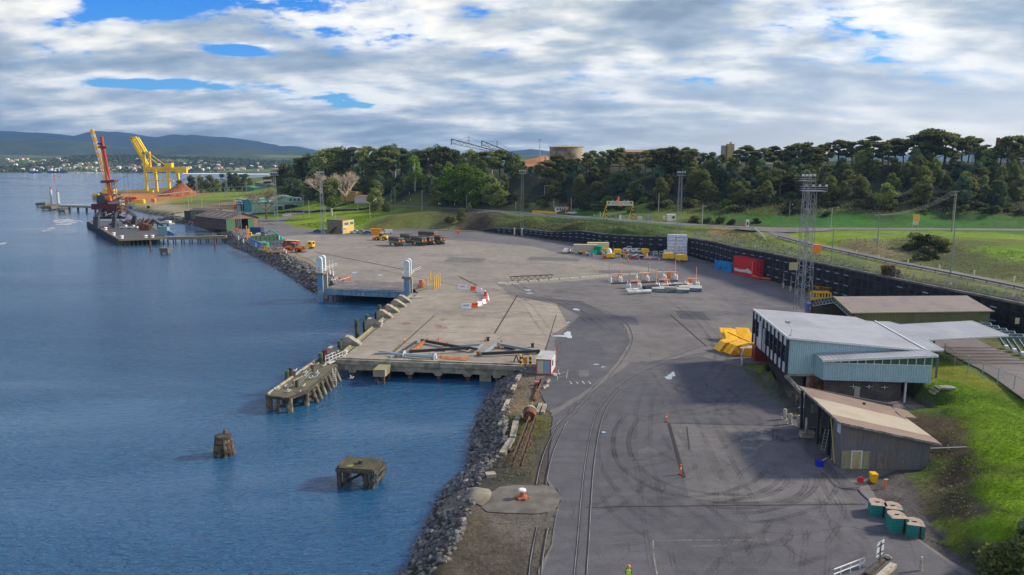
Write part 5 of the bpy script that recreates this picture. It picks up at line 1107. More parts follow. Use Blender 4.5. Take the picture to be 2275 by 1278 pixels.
for i,(a,b) in enumerate([(1157,811),(1178,812)]):
    t=thing('striped_bollard',['left','right'][i]+' yellow and black striped bollard in front of the site hut','bollard',G(a,b,.3),0,'striped bollards');
    for k in range(5):m=MB();m.cyl((0,0,k*.36),(0,0,k*.36+.36),.2,n=12);m.build('black_band' if k % 2 else 'yellow_band',K_('black') if k % 2 else K_('yellow'),t)
cz=thing('control_box','orange control box on a post between the striped bollards','control box',G(1167,812,.3));m=MB();m.cb(0,0,.35,.65,.4,1.15);m.build('box',M('amber_paint',(.72,.30,.03),.5),cz);m=MB();m.cyl((0,0,-.3),(0,0,.35),.08,n=6);m.build('post',K_('dark'),cz)
# site hut
hu=container('site_hut','small white and pale blue site hut with red corner frame at the quay corner','site hut',(0,0,0),0,5.6,2.5,2.55,M('pale_hut_white',(.58,.62,.62),.5,col2=(.45,.46,.44),sc=.5),1,M('hut_red_frame',(.62,.07,.04),.5))
hu.location=(4.1,122.1,0);hu.rotation_euler.z=math.atan2(4.6,1.1)
hu.location=(6.45,121.9,0);hu.rotation_euler.z=math.atan2(4.4,.85)
m=MB();m.box(-.06,-.02,.2,1.15,.25,2.3);
m=MB();m.box(-.07,-.02,.15,1.2,.2,2.35);m.build('ribbed_blue_panel',ribbed('hut_blue',(.25,.45,.60),per=3.5),hu);m=MB();m.box(-.07,-.02,1.3,2.3,.2,2.3);m.build('door',M('hut_door',(.50,.50,.38),.6),hu);m=MB();m.box(1.2,2.4,-.02,.04,1.2,2.1);m.build('window',K_('glass'),hu);m=MB();m.slab([(-.2,-.1,2.68),(5.7,-.1,2.68),(5.7,2.6,2.68),(-.2,2.6,2.68)],.06);m.build('roof',M('hut_roof',(.42,.44,.43),.6,col2=(.3,.3,.27),sc=.6),hu)
m=MB();m.cyl((0,0,0),(.5,.3,1.5),.07,n=6);tag(m.build('red_boom',K_('red'),loc=(7.4,126.2,2.4)),'short red boom sticking up behind the site hut','boom')
m=MB();m.rock((0,0,.15),.4,random.Random(2));m.rock((.6,.3,.15),.3,random.Random(5));tag(m.build('rubble',K_('palewood'),loc=G(1233,835,0)),'small heap of pale rubble at the foot of the site hut','rubble',kind='stuff')
# concrete pile caps under the quay
for i,(a,b,w,l,h,lab) in enumerate([(842,835,2.1,4.6,1.0,'left concrete dolphin cap on piles below the quay front'),(1078,848,2.0,4.0,2.6,'right square concrete pier below the quay front')]):
    p=G(a,b,-1.4 if i == 0 else -3);t=thing('concrete_dolphin',lab,'dolphin',(p.x,p.y,-1.6 if i == 0 else -3.4),R(-7));m=MB();m.box(-w/2,w/2,0,l,0,h+.2);m.build('cap',M('mossy_pier',(.29,.26,.18),.9,col2=(.15,.14,.09),sc=.5,amt=.5,bump=.01),t)
    for x,y in ((-.6,.6),(.6,.6),(-.6,l-.6),(.6,l-.6)):m=MB();m.cyl((x,y,-4),(x,y,0),.26,n=8);m.build('pile',K_('rust'),t)
    m=MB();m.slab([(-w/2,0,h+.22),(w/2,0,h+.22),(w/2,l,h+.22),(-w/2,l,h+.22)],.01);m.build('moss_top',M('yellow_moss',(.26,.24,.05),.9,col2=(.25,.23,.17),sc=.7,amt=.6),t)
# old timber jetty with gulls
jz=-.55;JP=[G(a,b,jz) for a,b in [(592,879),(641,888),(684,868),(684,858),(750,812),(752,801),(702,801)]]
JP=[G(a,b,jz) for a,b in [(592,878),(640,884),(683,867),(748,812),(752,796),(702,800)]]
c0=JP[0];tj=thing('timber_jetty','old timber jetty with mossy deck, splayed piles and gulls, running out from the quay corner','jetty',(c0.x,c0.y,0))
P=[(p.x-c0.x,p.y-c0.y) for p in JP]
m=MB();m.prism(P,jz-.25,jz);m.build('deck',M('mossy_planks',(.135,.13,.075),.9,col2=(.09,.085,.06),sc=.5,amt=.5,wave=('x',2.2,.01)),tj)
m=MB()
for k in range(len(P)):a,b=P[k],P[(k+1) % len(P)];m.bar((a[0],a[1],jz-.2),(b[0],b[1],jz-.2),.36,.42)
m.build('edge_beam',K_('timber'),tj);a,b=P[0],P[5];m=MB();m.bar((a[0]+.2,a[1],jz+.16),(b[0]+.2,b[1],jz+.16),.3,.26);m.build('pale_kerb',K_('palewood'),tj)
PV=[Vector(p) for p in P]
def jpile(x,y,dx=0,dy=0,r=.3,top=-.8):m=MB();m.cyl((x+dx,y+dy,-7),(x,y,top),r*1.1,r,n=9);return m.build('pile',M('jetty_pile',(.22,.20,.14),.9,col2=(.06,.055,.04),sc=.7,amt=.6),tj)
for s in (.02,.25,.5,.75,.95):q_=PV[0].lerp(PV[5],s);jpile(q_.x+.4,q_.y,0,0)
for s in (.03,.5,.97):q_=PV[0].lerp(PV[1],s);jpile(q_.x,q_.y+.3)
for s in (.05,.9):q_=PV[1].lerp(PV[2],s);jpile(q_.x,q_.y+.4,r=.4)
for s in (.12,.26,.4,.55,.68,.8,.92):q_=PV[2].lerp(PV[3],s);jpile(q_.x,q_.y,2.4,-.6,.34);
for s in (.3,.6,.85):q_=PV[2].lerp(PV[3],s);jpile(q_.x-1,q_.y)
for k in range(2):m=MB();a,b=PV[2],PV[3];m.bar((a.x,a.y,-1.4-k*.9),(b.x,b.y,-1.4-k*.9),.3,.35);m.build('waling',K_('timber'),tj)
m=MB();m.bar((P[0][0]+.4,P[0][1],-3.6),(P[1][0],P[1][1]+1.4,-1.2),.25);m.build('brace',K_('timber'),tj)
m=MB();a=PV[2].lerp(PV[3],.72)+Vector((.9,-.2))
for s in (-.25,.25):m.cyl((a.x+s,a.y,-3.6),(a.x+s,a.y,.2),.05,n=6)
for k in range(9):m.cyl((a.x-.25,a.y,-3.2+k*.38),(a.x+.25,a.y,-3.2+k*.38),.035,n=5)
m.build('ladder',K_('white'),tj)
m=MB();a,b=G(664,862,jz)-c0,G(692,832,jz)-c0
for z in (.5,.95):m.cyl((a.x,a.y,jz+z),(b.x,b.y,jz+z),.04,n=5)
for k in range(4):q_=a.lerp(b,k/3);m.cyl((q_.x,q_.y,jz),(q_.x,q_.y,jz+.95),.04,n=5)
m.build('hand_rail',K_('steel'),tj)
for a_,b_ in ((660,860),(694,825)):
    q_=G(a_,b_,jz)-c0;m=MB();m.cyl((q_.x,q_.y,jz),(q_.x,q_.y,jz+1.1),.3,.27,10);m.build('mooring_post',K_('timber'),tj)
m=MB()
a,b=G(652,847,jz+.1)-c0,G(675,834,jz+.1)-c0;m.bar((a.x,a.y,jz+.12),(b.x,b.y,jz+.12),.16);m.build('loose_plank',K_('palewood'),tj)
gw_=thing('gangway','white handrailed gangway from the quay corner down to the timber jetty','gangway',(0,0,0));a,b=G(728,806,-.3),G(757,793,.2);m=MB();dd=Vector((-(b-a).y,(b-a).x,0)).normalized()*.6
for s in (-1,1):
    for z in (.55,1.05):m.cyl(a+dd*s+Vector((0,0,z)),b+dd*s+Vector((0,0,z)),.05,n=5)
    for k in range(5):q_=a.lerp(b,k/4)+dd*s;m.cyl(q_,q_+Vector((0,0,1.05)),.05,n=5)
m.build('hand_rail',K_('white'),gw_);m=MB();m.slab([a-dd,b-dd,b+dd,a+dd],.12);m.build('walkway',K_('white'),gw_)
for i,(a_,b_,h) in enumerate([(637,845,2.4),(646,842,2.7),(651,841,2.3),(668,828,1.2)]):
    p=G(a_,b_,-.8);m=MB();m.cyl((0,0,-6),(.1,.1,h-.8),.42,.36,9);tag(m.build('broken_pile',K_('timber') if i else GREENM,loc=p),['mossy green pile standing left of the jetty deck','taller split timber pile beside the green one','leaning split timber pile third from the jetty end','low broken pile stump halfway along the jetty'][i],'pile')
# gulls
gm=MB();gm.lathe((0,0,0),[(.02,0),(.10,.06),(.13,.16),(.11,.28),(.06,.34)],8);gm.v=[(z*1.6-.28,y*.8,x*.8+.22) for x,y,z in gm.v]
gm.cyl((.22,0,.27),(.30,0,.40),.055,.06,8);gm.cyl((-.25,0,.22),(-.42,0,.20),.05,.02,5);GUB=gm.build('gull_body',M('gull_white',(.80,.80,.78),.6));GBM=GUB.data;bpy.data.objects.remove(GUB)
wm_=MB();wm_.prof([(-.4,.26),(-.1,.36),(.15,.34),(.1,.24),(-.2,.2)],.08,.12);wm_.prof([(-.4,.26),(-.1,.36),(.15,.34),(.1,.24),(-.2,.2)],-.12,-.08);x_=wm_.build('w',M('gull_grey',(.28,.30,.32),.6));WGM=x_.data;bpy.data.objects.remove(x_)
hm_=MB();hm_.lathe((.33,0,.40),[(.02,-.07),(.07,-.03),(.075,.03),(.03,.08)],8);hm_.cyl((.39,0,.40),(.48,0,.38),.02,.008,5);x_=hm_.build('h',M('gull_white',(.8,.8,.78),.6));HGM=x_.data;bpy.data.objects.remove(x_)
lm_=MB();lm_.cyl((0,.04,0),(0,.04,.24),.012,n=4);lm_.cyl((0,-.04,0),(0,-.04,.24),.012,n=4);x_=lm_.build('l',K_('orange'));LGM=x_.data;bpy.data.objects.remove(x_)
def gull(p,lab,rz,fly=False):
    t=thing('gull',lab,'gull',p,rz,'gulls on the jetty')
    for nme,me in (('body',GBM),('folded_wings',WGM),('head',HGM),('legs',LGM)):
        if fly and nme in ('legs','folded_wings'):continue
        o=bpy.data.objects.new(nme,me);COL.objects.link(o);o.parent=t
    if fly:
        for s in (-1,1):m=MB();m.add([(.15,s*.08,.3),(-.15,s*.08,.3),(-.12,s*.7,.55),(.02,s*.75,.56),(.12,s*.4,.5)],[(0,1,2,3,4)]);m.add([(.15,s*.08,.27),(-.15,s*.08,.27),(-.12,s*.7,.53),(.02,s*.75,.54),(.12,s*.4,.47)],[(4,3,2,1,0)]);m.build('wing',M('gull_grey',(.28,.30,.32),.6),t)
GUL=[(606,874),(612,869),(617,868),(622,865),(632,860),(637,863),(644,861),(639,873),(643,871),(667,872),(677,830),(682,833),(681,838),(678,836),(692,843),(697,841),(701,839),(704,834),(701,832),(706,830),(705,812),(719,815),(723,813),(725,811),(675,860),(697,812)]
gi=[]
for i,(a,b) in enumerate(GUL):
    gull(G(a,b,jz),'',random.uniform(0,6.28));gi.append((a,bpy.data.objects[[o.name for o in bpy.data.objects if o.name.startswith('gull')][-1]])) if False else None
gs=sorted([o for o in COL.objects if o.get('category') == 'gull'],key=lambda o:PX(o.location))
for i,o in enumerate(gs):o['label']='%s white and grey gull along the jetty deck, counted from its seaward end' % ordn(i)
gull(G(781,843,-1.0),'gull flying low over the water in front of the quay',.4,True)
gull(G(656,826,.9),'gull perched on the tallest split pile beside the jetty',1.0)
gull(G(738,790,1.1),'gull perched on the nearest fender block',2.0)
# dolphins in the river
dz=G(491,1018,-3);td=thing('round_dolphin','round cluster of raking timber piles with a capped top standing alone in the water','dolphin',(dz.x,dz.y+1.2,-3));td.scale=(1.15,1.15,1.12)
for k in range(11):a=2*math.pi*k/11;m=MB();m.cyl((1.25*math.cos(a),1.25*math.sin(a),-2.5),(.62*math.cos(a),.62*math.sin(a),2.2+.25*math.sin(k*2.3)),.34,.27,9);m.build('pile',M('dark_wet_pile',(.15,.12,.08),.85,col2=(.03,.028,.022),sc=.8,amt=.6),td)
for z_,r_ in ((.6,1.12),(1.5,1.0)):m=MB();m.lathe((0,0,z_),[(r_,-.1),(r_,.12)],14);m.build('cable_band',M('dark_cable',(.06,.04,.03),.9),td)
m=MB();m.lathe((0,0,2.1),[(.95,0),(.9,.3),(.5,.42)],12);m.build('cap',K_('timber'),td);m=MB();m.cyl((.15,.1,2.4),(.15,.1,3.0),.18,n=8);m.build('centre_post',K_('rust'),td)
sq=[G(a,b,-.6) for a,b in [(748,1039),(828,1044),(849,1020),(772,1014)]];c=sq[0];ts=thing('square_dolphin','square timber dolphin platform on heavy piles standing alone in the near water','dolphin',(c.x,c.y,0));P=[(p.x-c.x,p.y-c.y) for p in sq];PV=[Vector(p) for p in P]
m=MB();m.prism(P,-.8,-.6);m.build('deck',M('mossy_planks2',(.085,.085,.05),.9,col2=(.05,.045,.035),sc=.6,amt=.5,wave=('y',2.6,.012)),ts)
m=MB()
for k in range(4):a,b=PV[k],PV[(k+1) % 4];m.bar((a.x,a.y,-.95),(b.x,b.y,-.95),.36,.36)
m.bar((P[0][0]+.15,P[0][1],-.5),(P[3][0]+.15,P[3][1],-.5),.22,.2);m.build('edge_beam',K_('timber'),ts)
for a in (.05,.22,.8,.96):q_=PV[0].lerp(PV[1],a);m=MB();m.cyl((q_.x,q_.y+.2,-7),(q_.x,q_.y+.2,-.8),.3,n=9);m.build('pile',K_('timber'),ts)
for a in (.05,.5,.95):q_=PV[3].lerp(PV[2],a);m=MB();m.cyl((q_.x,q_.y-.2,-7),(q_.x,q_.y-.2,-.8),.3,n=9);m.build('pile',K_('timber'),ts)
for z in (-1.3,-2.1):q_,q2=PV[1],PV[2];m=MB();m.bar((q_.x+.35,q_.y,z),(q2.x+.45,q2.y,z+.15),.22,.34);m.build('waling',K_('timber'),ts)
m=MB();m.bar((P[0][0]+.3,P[0][1]+.5,-2.9),(P[2][0]-.3,P[2][1]-.3,-1.2),.24);m.bar((P[1][0]-.3,P[1][1]+.3,-2.6),(P[3][0]+.3,P[3][1],-1.2),.24);m.build('cross_brace',K_('timber'),ts)
m=MB();q_=(PV[0]+PV[2])/2;m.cyl((q_.x+.2,q_.y,-.6),(q_.x+.2,q_.y,-.2),.38,.34,10);m.build('mooring_stump',K_('timber'),ts);m=MB();m.prism([(x*1+.0,y) for x,y in blob(q_.x-1.0,q_.y-.8,.5,.25,12)],-.598,-.57);m.build('moss_patch',M('bright_moss',(.20,.24,.03),.9),ts)
# bollard on its slab and things lying on the bank
mb_=thing('mooring_bollard','large rusty mooring bollard with white head on the concrete slab','mooring bollard',G(1160,1106,.05));m=MB();m.lathe((0,0,.22),[(.26,0),(.24,.35),(.27,.5)],12);m.build('neck',M('bollard_rust',(.42,.13,.05),.8,col2=(.25,.09,.04),sc=1.5),mb_);m=MB();m.lathe((0,0,.72),[(.3,0),(.42,.05),(.42,.2),(.3,.27)],14);m.build('head',K_('white'),mb_);m=MB();m.lathe((0,0,0),[(.62,0),(.6,.14),(.4,.22)],14);m.build('base',M('bollard_rust',(.42,.13,.05),.8),mb_)
for k in range(6):a=k*math.pi/3;m=MB();m.lathe((.62*math.cos(a),.62*math.sin(a),0),[(.15,0),(.15,.12),(.08,.17)],8);m.build('bolt',M('bollard_rust',(.42,.13,.05),.8),mb_)
GZ=lambda a,b:T(a,b)
cbm=K_('concrete')
for i,(a,b,a2,b2,w,lab,mt) in enumerate([(1116,1012,1137,980,.8,'nearest of the pale concrete beams lying on the bank','concrete'),(1139,976,1146,940,.75,'middle concrete beam with holes on the bank','concrete'),(1148,936,1158,925,.7,'short concrete block above the middle beam on the bank','concrete'),(1118,918,1130,892,.6,'pale broken concrete beam on the upper bank','palewood'),(1113,950,1123,936,1.0,'flat grey slab on the bank beside the green shrub','concrete'),(1138,870,1144,860,.6,'pale concrete block halfway up the rock bank','palewood'),(1148,846,1156,836,.6,'pale concrete block at the top of the rock bank','palewood'),(1150,826,1168,819,.5,'pale pipe stub at the quay end of the bank','palewood'),(1193,921,1201,901,.5,'left of the two grey sleepers near the buoy','concrete'),(1205,921,1211,903,.5,'right of the two grey sleepers near the buoy','concrete'),(1215,853,1221,847,.3,'short pale batten on the asphalt near the site hut','palewood'),(1207,865,1218,859,.25,'thin pale batten below the short one near the hut','palewood'),(1187,892,1202,845,.35,'long rusty beam lying on the bank below the site hut','rust'),(1191,870,1203,848,.3,'second rusty beam beside the long one','rust'),(1140,1003,1130,1006,.5,'small dark slab beside the nearest concrete beam','timber'),(1092,1062,1088,1055,1.1,'grey flat rock slab near the concrete spill','concrete')]):
    p,q_=GZ(a,b),GZ(a2,b2);q_.z=q_.z;m=MB();m.bar((0,0,.2),q_-p+Vector((0,0,.2)),w,.4);tag(m.build('bank_beam' if mt != 'palewood' else 'pale_block',K_(mt),loc=p),lab,'beam' if w < .6 else 'concrete beam')
wr3=thing('wheelbarrow','pink and rusty trolley frame lying on the bank near the site hut','trolley',GZ(1193,856));m=MB();m.cb(0,0,.35,.7,.6,.3);m.build('tray',M('faded_pink',(.55,.18,.18),.6),wr3);m=MB();m.bar((-.3,-.3,0),(.1,.2,.4),.08);m.bar((.4,-.3,0),(.2,.2,.4),.08);m.build('legs',K_('rust'),wr3)
bu=thing('mooring_buoy','rusty barrel mooring buoy with green top lying on the bank','buoy',GZ(1176,938));m=MB();d_=Vector((.1,1,.25)).normalized();m.cyl((0,0,.75),Vector((0,0,.75))+d_*1.1,.85,.9,16);m.build('barrel',K_('rust'),bu);m=MB();m.cyl(Vector((0,0,.75))+d_*1.1,Vector((0,0,.75))+d_*1.3,.98,.98,16);m.build('rope_band',K_('palewood'),bu);m=MB();m.cyl(Vector((0,0,.75))+d_*1.3,Vector((0,0,.75))+d_*1.75,.92,.8,16);m.build('green_top',M('buoy_green',(.04,.42,.24),.5),bu);m=MB();m.cyl(Vector((0,0,.75))+d_*1.75,Vector((.1,0,.75))+d_*3.6,.12,n=8);m.cyl(Vector((0,0,.75))-d_*.8,Vector((0,0,.75)),.16,n=8);m.build('spindle',M('bollard_rust',(.42,.13,.05),.8),bu)
gf=thing('old_gangway','pair of rusty latticed gangway sides standing upright on the bank','gangway frame',GZ(1148,1035));o0=GZ(1148,1035)
for s,(a,b,a2,b2) in enumerate([(1140,1036,1176,944),(1159,1036,1190,942)]):
    p,q_=GZ(a,b)-o0,GZ(a2,b2)-o0;m=MB()
    for z in (.1,1.2):m.bar(p+Vector((0,0,z)),q_+Vector((0,0,z)),.10)
    for k in range(9):e_=p.lerp(q_,k/8);f_=p.lerp(q_,min(1,(k+1)/8));m.bar(e_+Vector((0,0,.1)),e_+Vector((0,0,1.2)),.07)
    for k in range(8):e_=p.lerp(q_,k/8);f_=p.lerp(q_,(k+1)/8);(m.bar(e_+Vector((0,0,.1)),f_+Vector((0,0,1.2)),.05) if k % 2 else m.bar(f_+Vector((0,0,.1)),e_+Vector((0,0,1.2)),.05))
    m.build('side_lattice',M('purple_rust',(.15,.085,.07),.8,col2=(.09,.055,.045),sc=1),gf)
# old rails in the dirt
rails('old_railway_track',[(1253,935),(1240,960),(1222,1000),(1210,1040),(1203,1078)],False,zs=.06)
rails('old_railway_track',[(1206,1172),(1200,1200),(1192,1250),(1188,1300)],False,zs=.02)
# blue cover on the asphalt
m=MB();m.cb(0,0,.03,.45,.45,.08);tag(m.build('cable_cover',M('pale_blue_box',(.35,.50,.65),.5),loc=G(1341,962,0)),'small pale blue cover on the asphalt by the rail track','cover')
# person at the bottom edge
def person(loc,rz,lab):
    t=thing('person',lab,'person',loc,rz)
    V=[(0,0,.95),(0,0,1.15),(0,0,1.42),(0,0,1.52),(0,.02,1.66),(.19,0,1.44),(.25,-.02,1.18),(.24,.10,.95),(-.19,0,1.44),(-.26,.0,1.18),(-.24,.12,.95),(.10,0,.92),(.12,.05,.5),(.12,-.02,.08),(.12,.14,.04),(-.10,0,.92),(-.12,-.06,.5),(-.12,-.14,.08),(-.12,.02,.04)]
    E=[(0,1),(1,2),(2,3),(3,4),(2,5),(5,6),(6,7),(2,8),(8,9),(9,10),(0,11),(11,12),(12,13),(13,14),(0,15),(15,16),(16,17),(17,18)]
    RD=[.15,.14,.17,.06,.10,.075,.05,.035,.075,.05,.035,.10,.075,.05,.045,.10,.075,.05,.045]
    me=bpy.data.meshes.new('body');me.from_pydata(V,E,[]);o=bpy.data.objects.new('body',me);COL.objects.link(o);o.parent=t
    md=o.modifiers.new('skin','SKIN');o.modifiers.new('sub','SUBSURF').levels=1
    for i,r_ in enumerate(RD):me.skin_vertices[0].data[i].radius=(r_,r_*.85)
    me.skin_vertices[0].data[0].use_root=True;me.materials.append(M('skin_and_trousers',(.05,.06,.10),.8))
    m=MB();m.lathe((0,0,0),[(.20,.98),(.21,1.2),(.235,1.4),(.12,1.5)],14);m.v=[(x,y*.72,z) for x,y,z in m.v];m.build('vest',M('hi_vis_yellow',(.55,.85,.02),.5),t)
    m=MB();m.lathe((0,.02,1.66),[(.10,-.12),(.115,0),(.10,.09)],12);m.build('face',M('skin_tone',(.45,.26,.18),.6),t)
    m=MB();m.lathe((0,.02,1.70),[(.155,-.01),(.13,.02),(.125,.08),(.07,.13)],12);m.build('helmet',M('helmet_orange',(.70,.25,.08),.4),t)
    for s in (-1,1):m=MB();m.box(s*.09-.025,s*.09+.025,-.175,-.168,1.0,1.42);m.build('reflective_strip',K_('white'),t)
    return t
person(G(1396,1300,0),R(160),'person in a hi vis yellow vest and hard hat at the bottom edge')
# ================================================================ masts, poles, fences
def lattice(px,py,topy,lab,w0=1.5,w1=.9,z=None,plat=1,dx=0):
    p=G(px,py,0) if z == 0 else T(px,py);h=AT(px,topy,p.y).z-p.z
    t=thing('floodlight_tower',lab,'lattice tower',p);n=max(6,int(h/1.9));m=MB();W_=lambda k:(w0+(w1-w0)*k/n)/2
    zt=h-2.6
    for i,j in ((-1,-1),(1,-1),(1,1),(-1,1)):m.bar((i*W_(0),j*W_(0),0),(i*W_(n),j*W_(n),zt),.10)
    for k in range(n):
        a,b,z0,z1=W_(k),W_(k+1),zt*k/n,zt*(k+1)/n
        for q in range(4):
            c=[(-1,-1),(1,-1),(1,1),(-1,1)][q];d=[(-1,-1),(1,-1),(1,1),(-1,1)][(q+1) % 4]
            m.bar((c[0]*a,c[1]*a,z0),(d[0]*b,d[1]*b,z1),.06) if k % 2 else m.bar((d[0]*a,d[1]*a,z0),(c[0]*b,c[1]*b,z1),.06)
            if q == 0:m.bar((c[0]*a,c[1]*a,z0),(d[0]*a,d[1]*a,z0),.06)
    MS=M('mast_steel',(.30,.32,.34),.5,.3);m.build('lattice_mast',MS,t)
    pw_=1.6*plat;m=MB();m.box(-pw_,pw_,-pw_*.7,pw_*.7,zt,zt+.08)
    for z in (zt+.55,zt+1.1):
        for a,b in (((-pw_,-pw_*.7),(pw_,-pw_*.7)),((pw_,-pw_*.7),(pw_,pw_*.7)),((pw_,pw_*.7),(-pw_,pw_*.7)),((-pw_,pw_*.7),(-pw_,-pw_*.7))):m.bar((a[0],a[1],z),(b[0],b[1],z),.06)
    for i in (-1,-.33,.33,1):m.bar((i*pw_,-pw_*.7,zt),(i*pw_,-pw_*.7,zt+1.1),.06)
    m.build('platform',MS,t);m=MB();m.bar((-.5,0,zt),(-.5,0,h),.07);m.bar((.5,0,zt),(.5,0,h),.07);m.bar((-.5,0,h),(.5,0,h),.07);m.build('lightning_frame',MS,t)
    for k in range(4):m=MB();x=-pw_+.3+k*(2*pw_-.6)/3;m.cb(x,-pw_*.75,zt+1.15,.5,.3,.42);m.build('floodlight',M('floodlight_glass',(.62,.66,.68),.3),t)
    return t
lattice(1774,690,377,'left mast of the twin lattice towers behind the office',1.7,1.0,0)
lattice(1790,683,400,'right mast of the twin lattice towers, with the wide lamp platform',2.0,1.2,0,1.6)
lattice(1508,515,375,'pale lattice floodlight tower behind the retaining wall near the wrapped stack',1.6,1.0)
lattice(1160,523,373,'pale lattice floodlight tower in front of the low start of the retaining wall',1.5,.9,0)
lattice(718,530,376,'lattice floodlight tower in front of the leafless pale tree and yellow office',1.5,.9,0)
lattice(616,527,377,'lattice floodlight tower to the right of the large bare tree',1.5,.8,0)
lattice(535,532,440,'short lattice tower in front of the dark doorway of the brown shed',1.2,.8,0)
lattice(439,452,386,'lattice tower among the trees right of the ore stockpile',1.5,.9)
lattice(505,440,386,'lattice tower among the dark trees behind the green lawn',1.5,.9)
for k in (0,):pass
sgp=thing('yellow_grid_panel','pale gridded panel with yellow edge fixed low on the twin lattice towers','panel',AT(1763,592,172));m=MB();m.box(-.9,.9,0,.1,-.8,.8);m.build('panel',M('pale_grid_panel',(.40,.42,.36),.6),sgp);m=MB()
for k in range(5):m.box(-1.0,1.0,-.06,-.01,-.85+k*.42,-.79+k*.42);m.box(-1.0+k*.48,-.94+k*.48,-.06,-.01,-.85,.85)
m.build('grid',M('yellow_olive_trim',(.5,.45,.10),.6),sgp)
for i,(a,b) in enumerate([(1740,641),(1756,648)]):
    m=MB();m.cyl((0,0,0),(0,0,1.6),.28,n=10);m.cyl((0,0,1.6),(0,0,4.2),.1,n=6)
    tag(m.build('gate_post',M('chipped_white_paint',(.5,.48,.42),.7),loc=G(a,b,0)),['left','right'][i]+' white based post of the frame left of the twin lattice towers','post')
def pole(px,py,topy,lab,kind='plain',z=None,r=.13,mat=None):
    p=G(px,py,0) if z == 0 else T(px,py);h=AT(px,topy,p.y).z-p.z;t=thing({'power':'power_pole','lamp':'street_lamp'}.get(kind,'light_pole'),lab,'pole' if kind != 'lamp' else 'street lamp',p)
    pm=mat or (K_('pole') if kind == 'power' else M('painted_pole',(.40,.42,.38),.6));m=MB();m.cyl((0,0,-.2),(0,0,h),r*1.15,r*.8,8);m.build('shaft',pm,t)
    if kind == 'power':
        for z_ in (h-.4,h-1.5):m=MB();m.bar((-1.3,0,z_),(1.3,0,z_),.13);m.build('cross_arm',K_('pole'),t)
        m=MB()
        for x in (-1.2,-.5,.5,1.2):m.cyl((x,0,h-.33),(x,0,h-.05),.07,n=6)
        tag(m.build('insulators',K_('white'),t),kind='stuff')
    elif kind == 'lamp':
        m=MB();m.cyl((0,0,h-.05),(1.6,-.3,h+.3),.05,n=6);m.cyl((0,0,h-.05),(-1.0,.2,h-.2),.05,n=6);m.build('arm',pm,t);m=MB();m.cb(1.9,-.35,h+.22,.7,.3,.14);m.build('lamp_head',K_('white'),t)
    elif kind == 'flood':
        for s in (-1,1):m=MB();m.cb(s*.5,0,h-.1,.5,.4,.35);m.build('floodlight',K_('dark'),t)
        m=MB();m.bar((-.8,0,h-.12),(.8,0,h-.12),.08);m.build('cross_arm',pm,t)
    elif kind == 'arm':m=MB();m.bar((0,0,h-1),(.9,0,h-.7),.07);m.build('bracket',pm,t);m=MB();m.cb(1.0,0,h-.8,.4,.25,.15);m.build('lamp_head',K_('white'),t)
    return t
pole(2114,515,424,'tall double power pole with many insulators beside the far right road','power',r=.2)
pole(2117,516,430,'second slimmer shaft standing against the tall double power pole',r=.12)
pole(1948,560,476,'power pole with a grey transformer box on the rough bank','power')
tb=bpy.data.objects['power_pole.001'];m=MB();m.cb(-.6,0,3.0,1.2,.8,1.0);m.build('transformer',M('transformer_grey',(.30,.34,.36),.5),tb)
pole(1846,508,462,'street lamp beside the road junction on the right','lamp')
pole(1848,571,507,'thin green pole on the verge above the wall right of the twin towers',mat=M('green_pole_paint',(.16,.28,.22),.6))
pole(2112,609,508,'thin green pole on the verge below the tall double power pole',mat=M('green_pole_paint',(.16,.28,.22),.6),r=.16)
pole(1752,507,450,'plain timber pole by the junction left of the twin towers','arm',mat=K_('pole'));pole(1560,500,454,'grey pole with a green plate in the hedge right of the sign gantry','arm')
pole(1463,470,428,'thin pale pole against the wooded slope right of the sign gantry');pole(1375,462,437,'thin pale pole behind the left end of the sign gantry')
pole(1210,449,411,'pale pole on the verge left of the white gatehouse');pole(1269,468,440,'slim pole just behind the white gatehouse');pole(1230,460,441,'slim pole left of the yellow barrier block');pole(1146,468,448,'slim pole near the foot of the low wall tower');pole(1333,487,470,'short white pole beside the sign gantry fence')
pole(1037,464,432,'pale pole at the bend of the road below the bright green trees');pole(938,467,422,'pale lamp pole beside the white hoarding','arm');pole(878,452,416,'floodlight pole beside the round dark tree','flood');pole(869,450,427,'plain pole left of the floodlight pole')
pole(822,485,451,'thin pole on the lawn right of the dark tree');pole(795,474,436,'timber pole left of the white shed on the lawn');pole(723,495,457,'thin pole on the lawn above the yellow office');pole(745,487,471,'short thin pole near the middle of the lawn')
pole(675,485,433,'timber pole at the road bend right of the teal workshop','power',mat=K_('pole'));pole(687,483,445,'short grey pole beside the timber pole at the road bend')
pole(449,462,436,'pale pole on the shore behind the brown sheds');pole(488,463,446,'pale pole right of the small shed on the shore');pole(548,432,403,'pale pole in front of the tree behind the lawn');pole(425,451,424,'white pole at the foot of the ore stockpile');pole(376,461,436,'pale pole on the sandy shore left of the sheds');pole(419,460,433,'thin white pole beside the white pole near the stockpile')
pole(1199,395,311,'tall twin headed floodlight pole on the hilltop left of the pale tank','flood',r=.25)
# overhead service pipe / conveyor gallery across the left lowland
cv=thing('service_gallery','long thin pipe gallery carried on slim legs across the left lowland','pipe gallery',(0,0,0));GP=[T(352,446)+Vector((0,0,5.0)),T(430,440)+Vector((0,0,6.5)),T(500,437)+Vector((0,0,8)),T(560,434)+Vector((0,0,8.2))];m=MB()
for a,b in zip(GP,GP[1:]):m.bar(a,b,1.0,.35)
m.build('pipes',M('gallery_pale',(.36,.36,.32),.6),cv);m=MB();m2=MB()
for a,b in zip(GP,GP[1:]):
    for k in range(3):q_=a.lerp(b,k/3);mm=MB();mm.bar((q_.x,q_.y,H(q_.x,q_.y)),q_,.35);mm.build('leg',K_('steel'),cv)
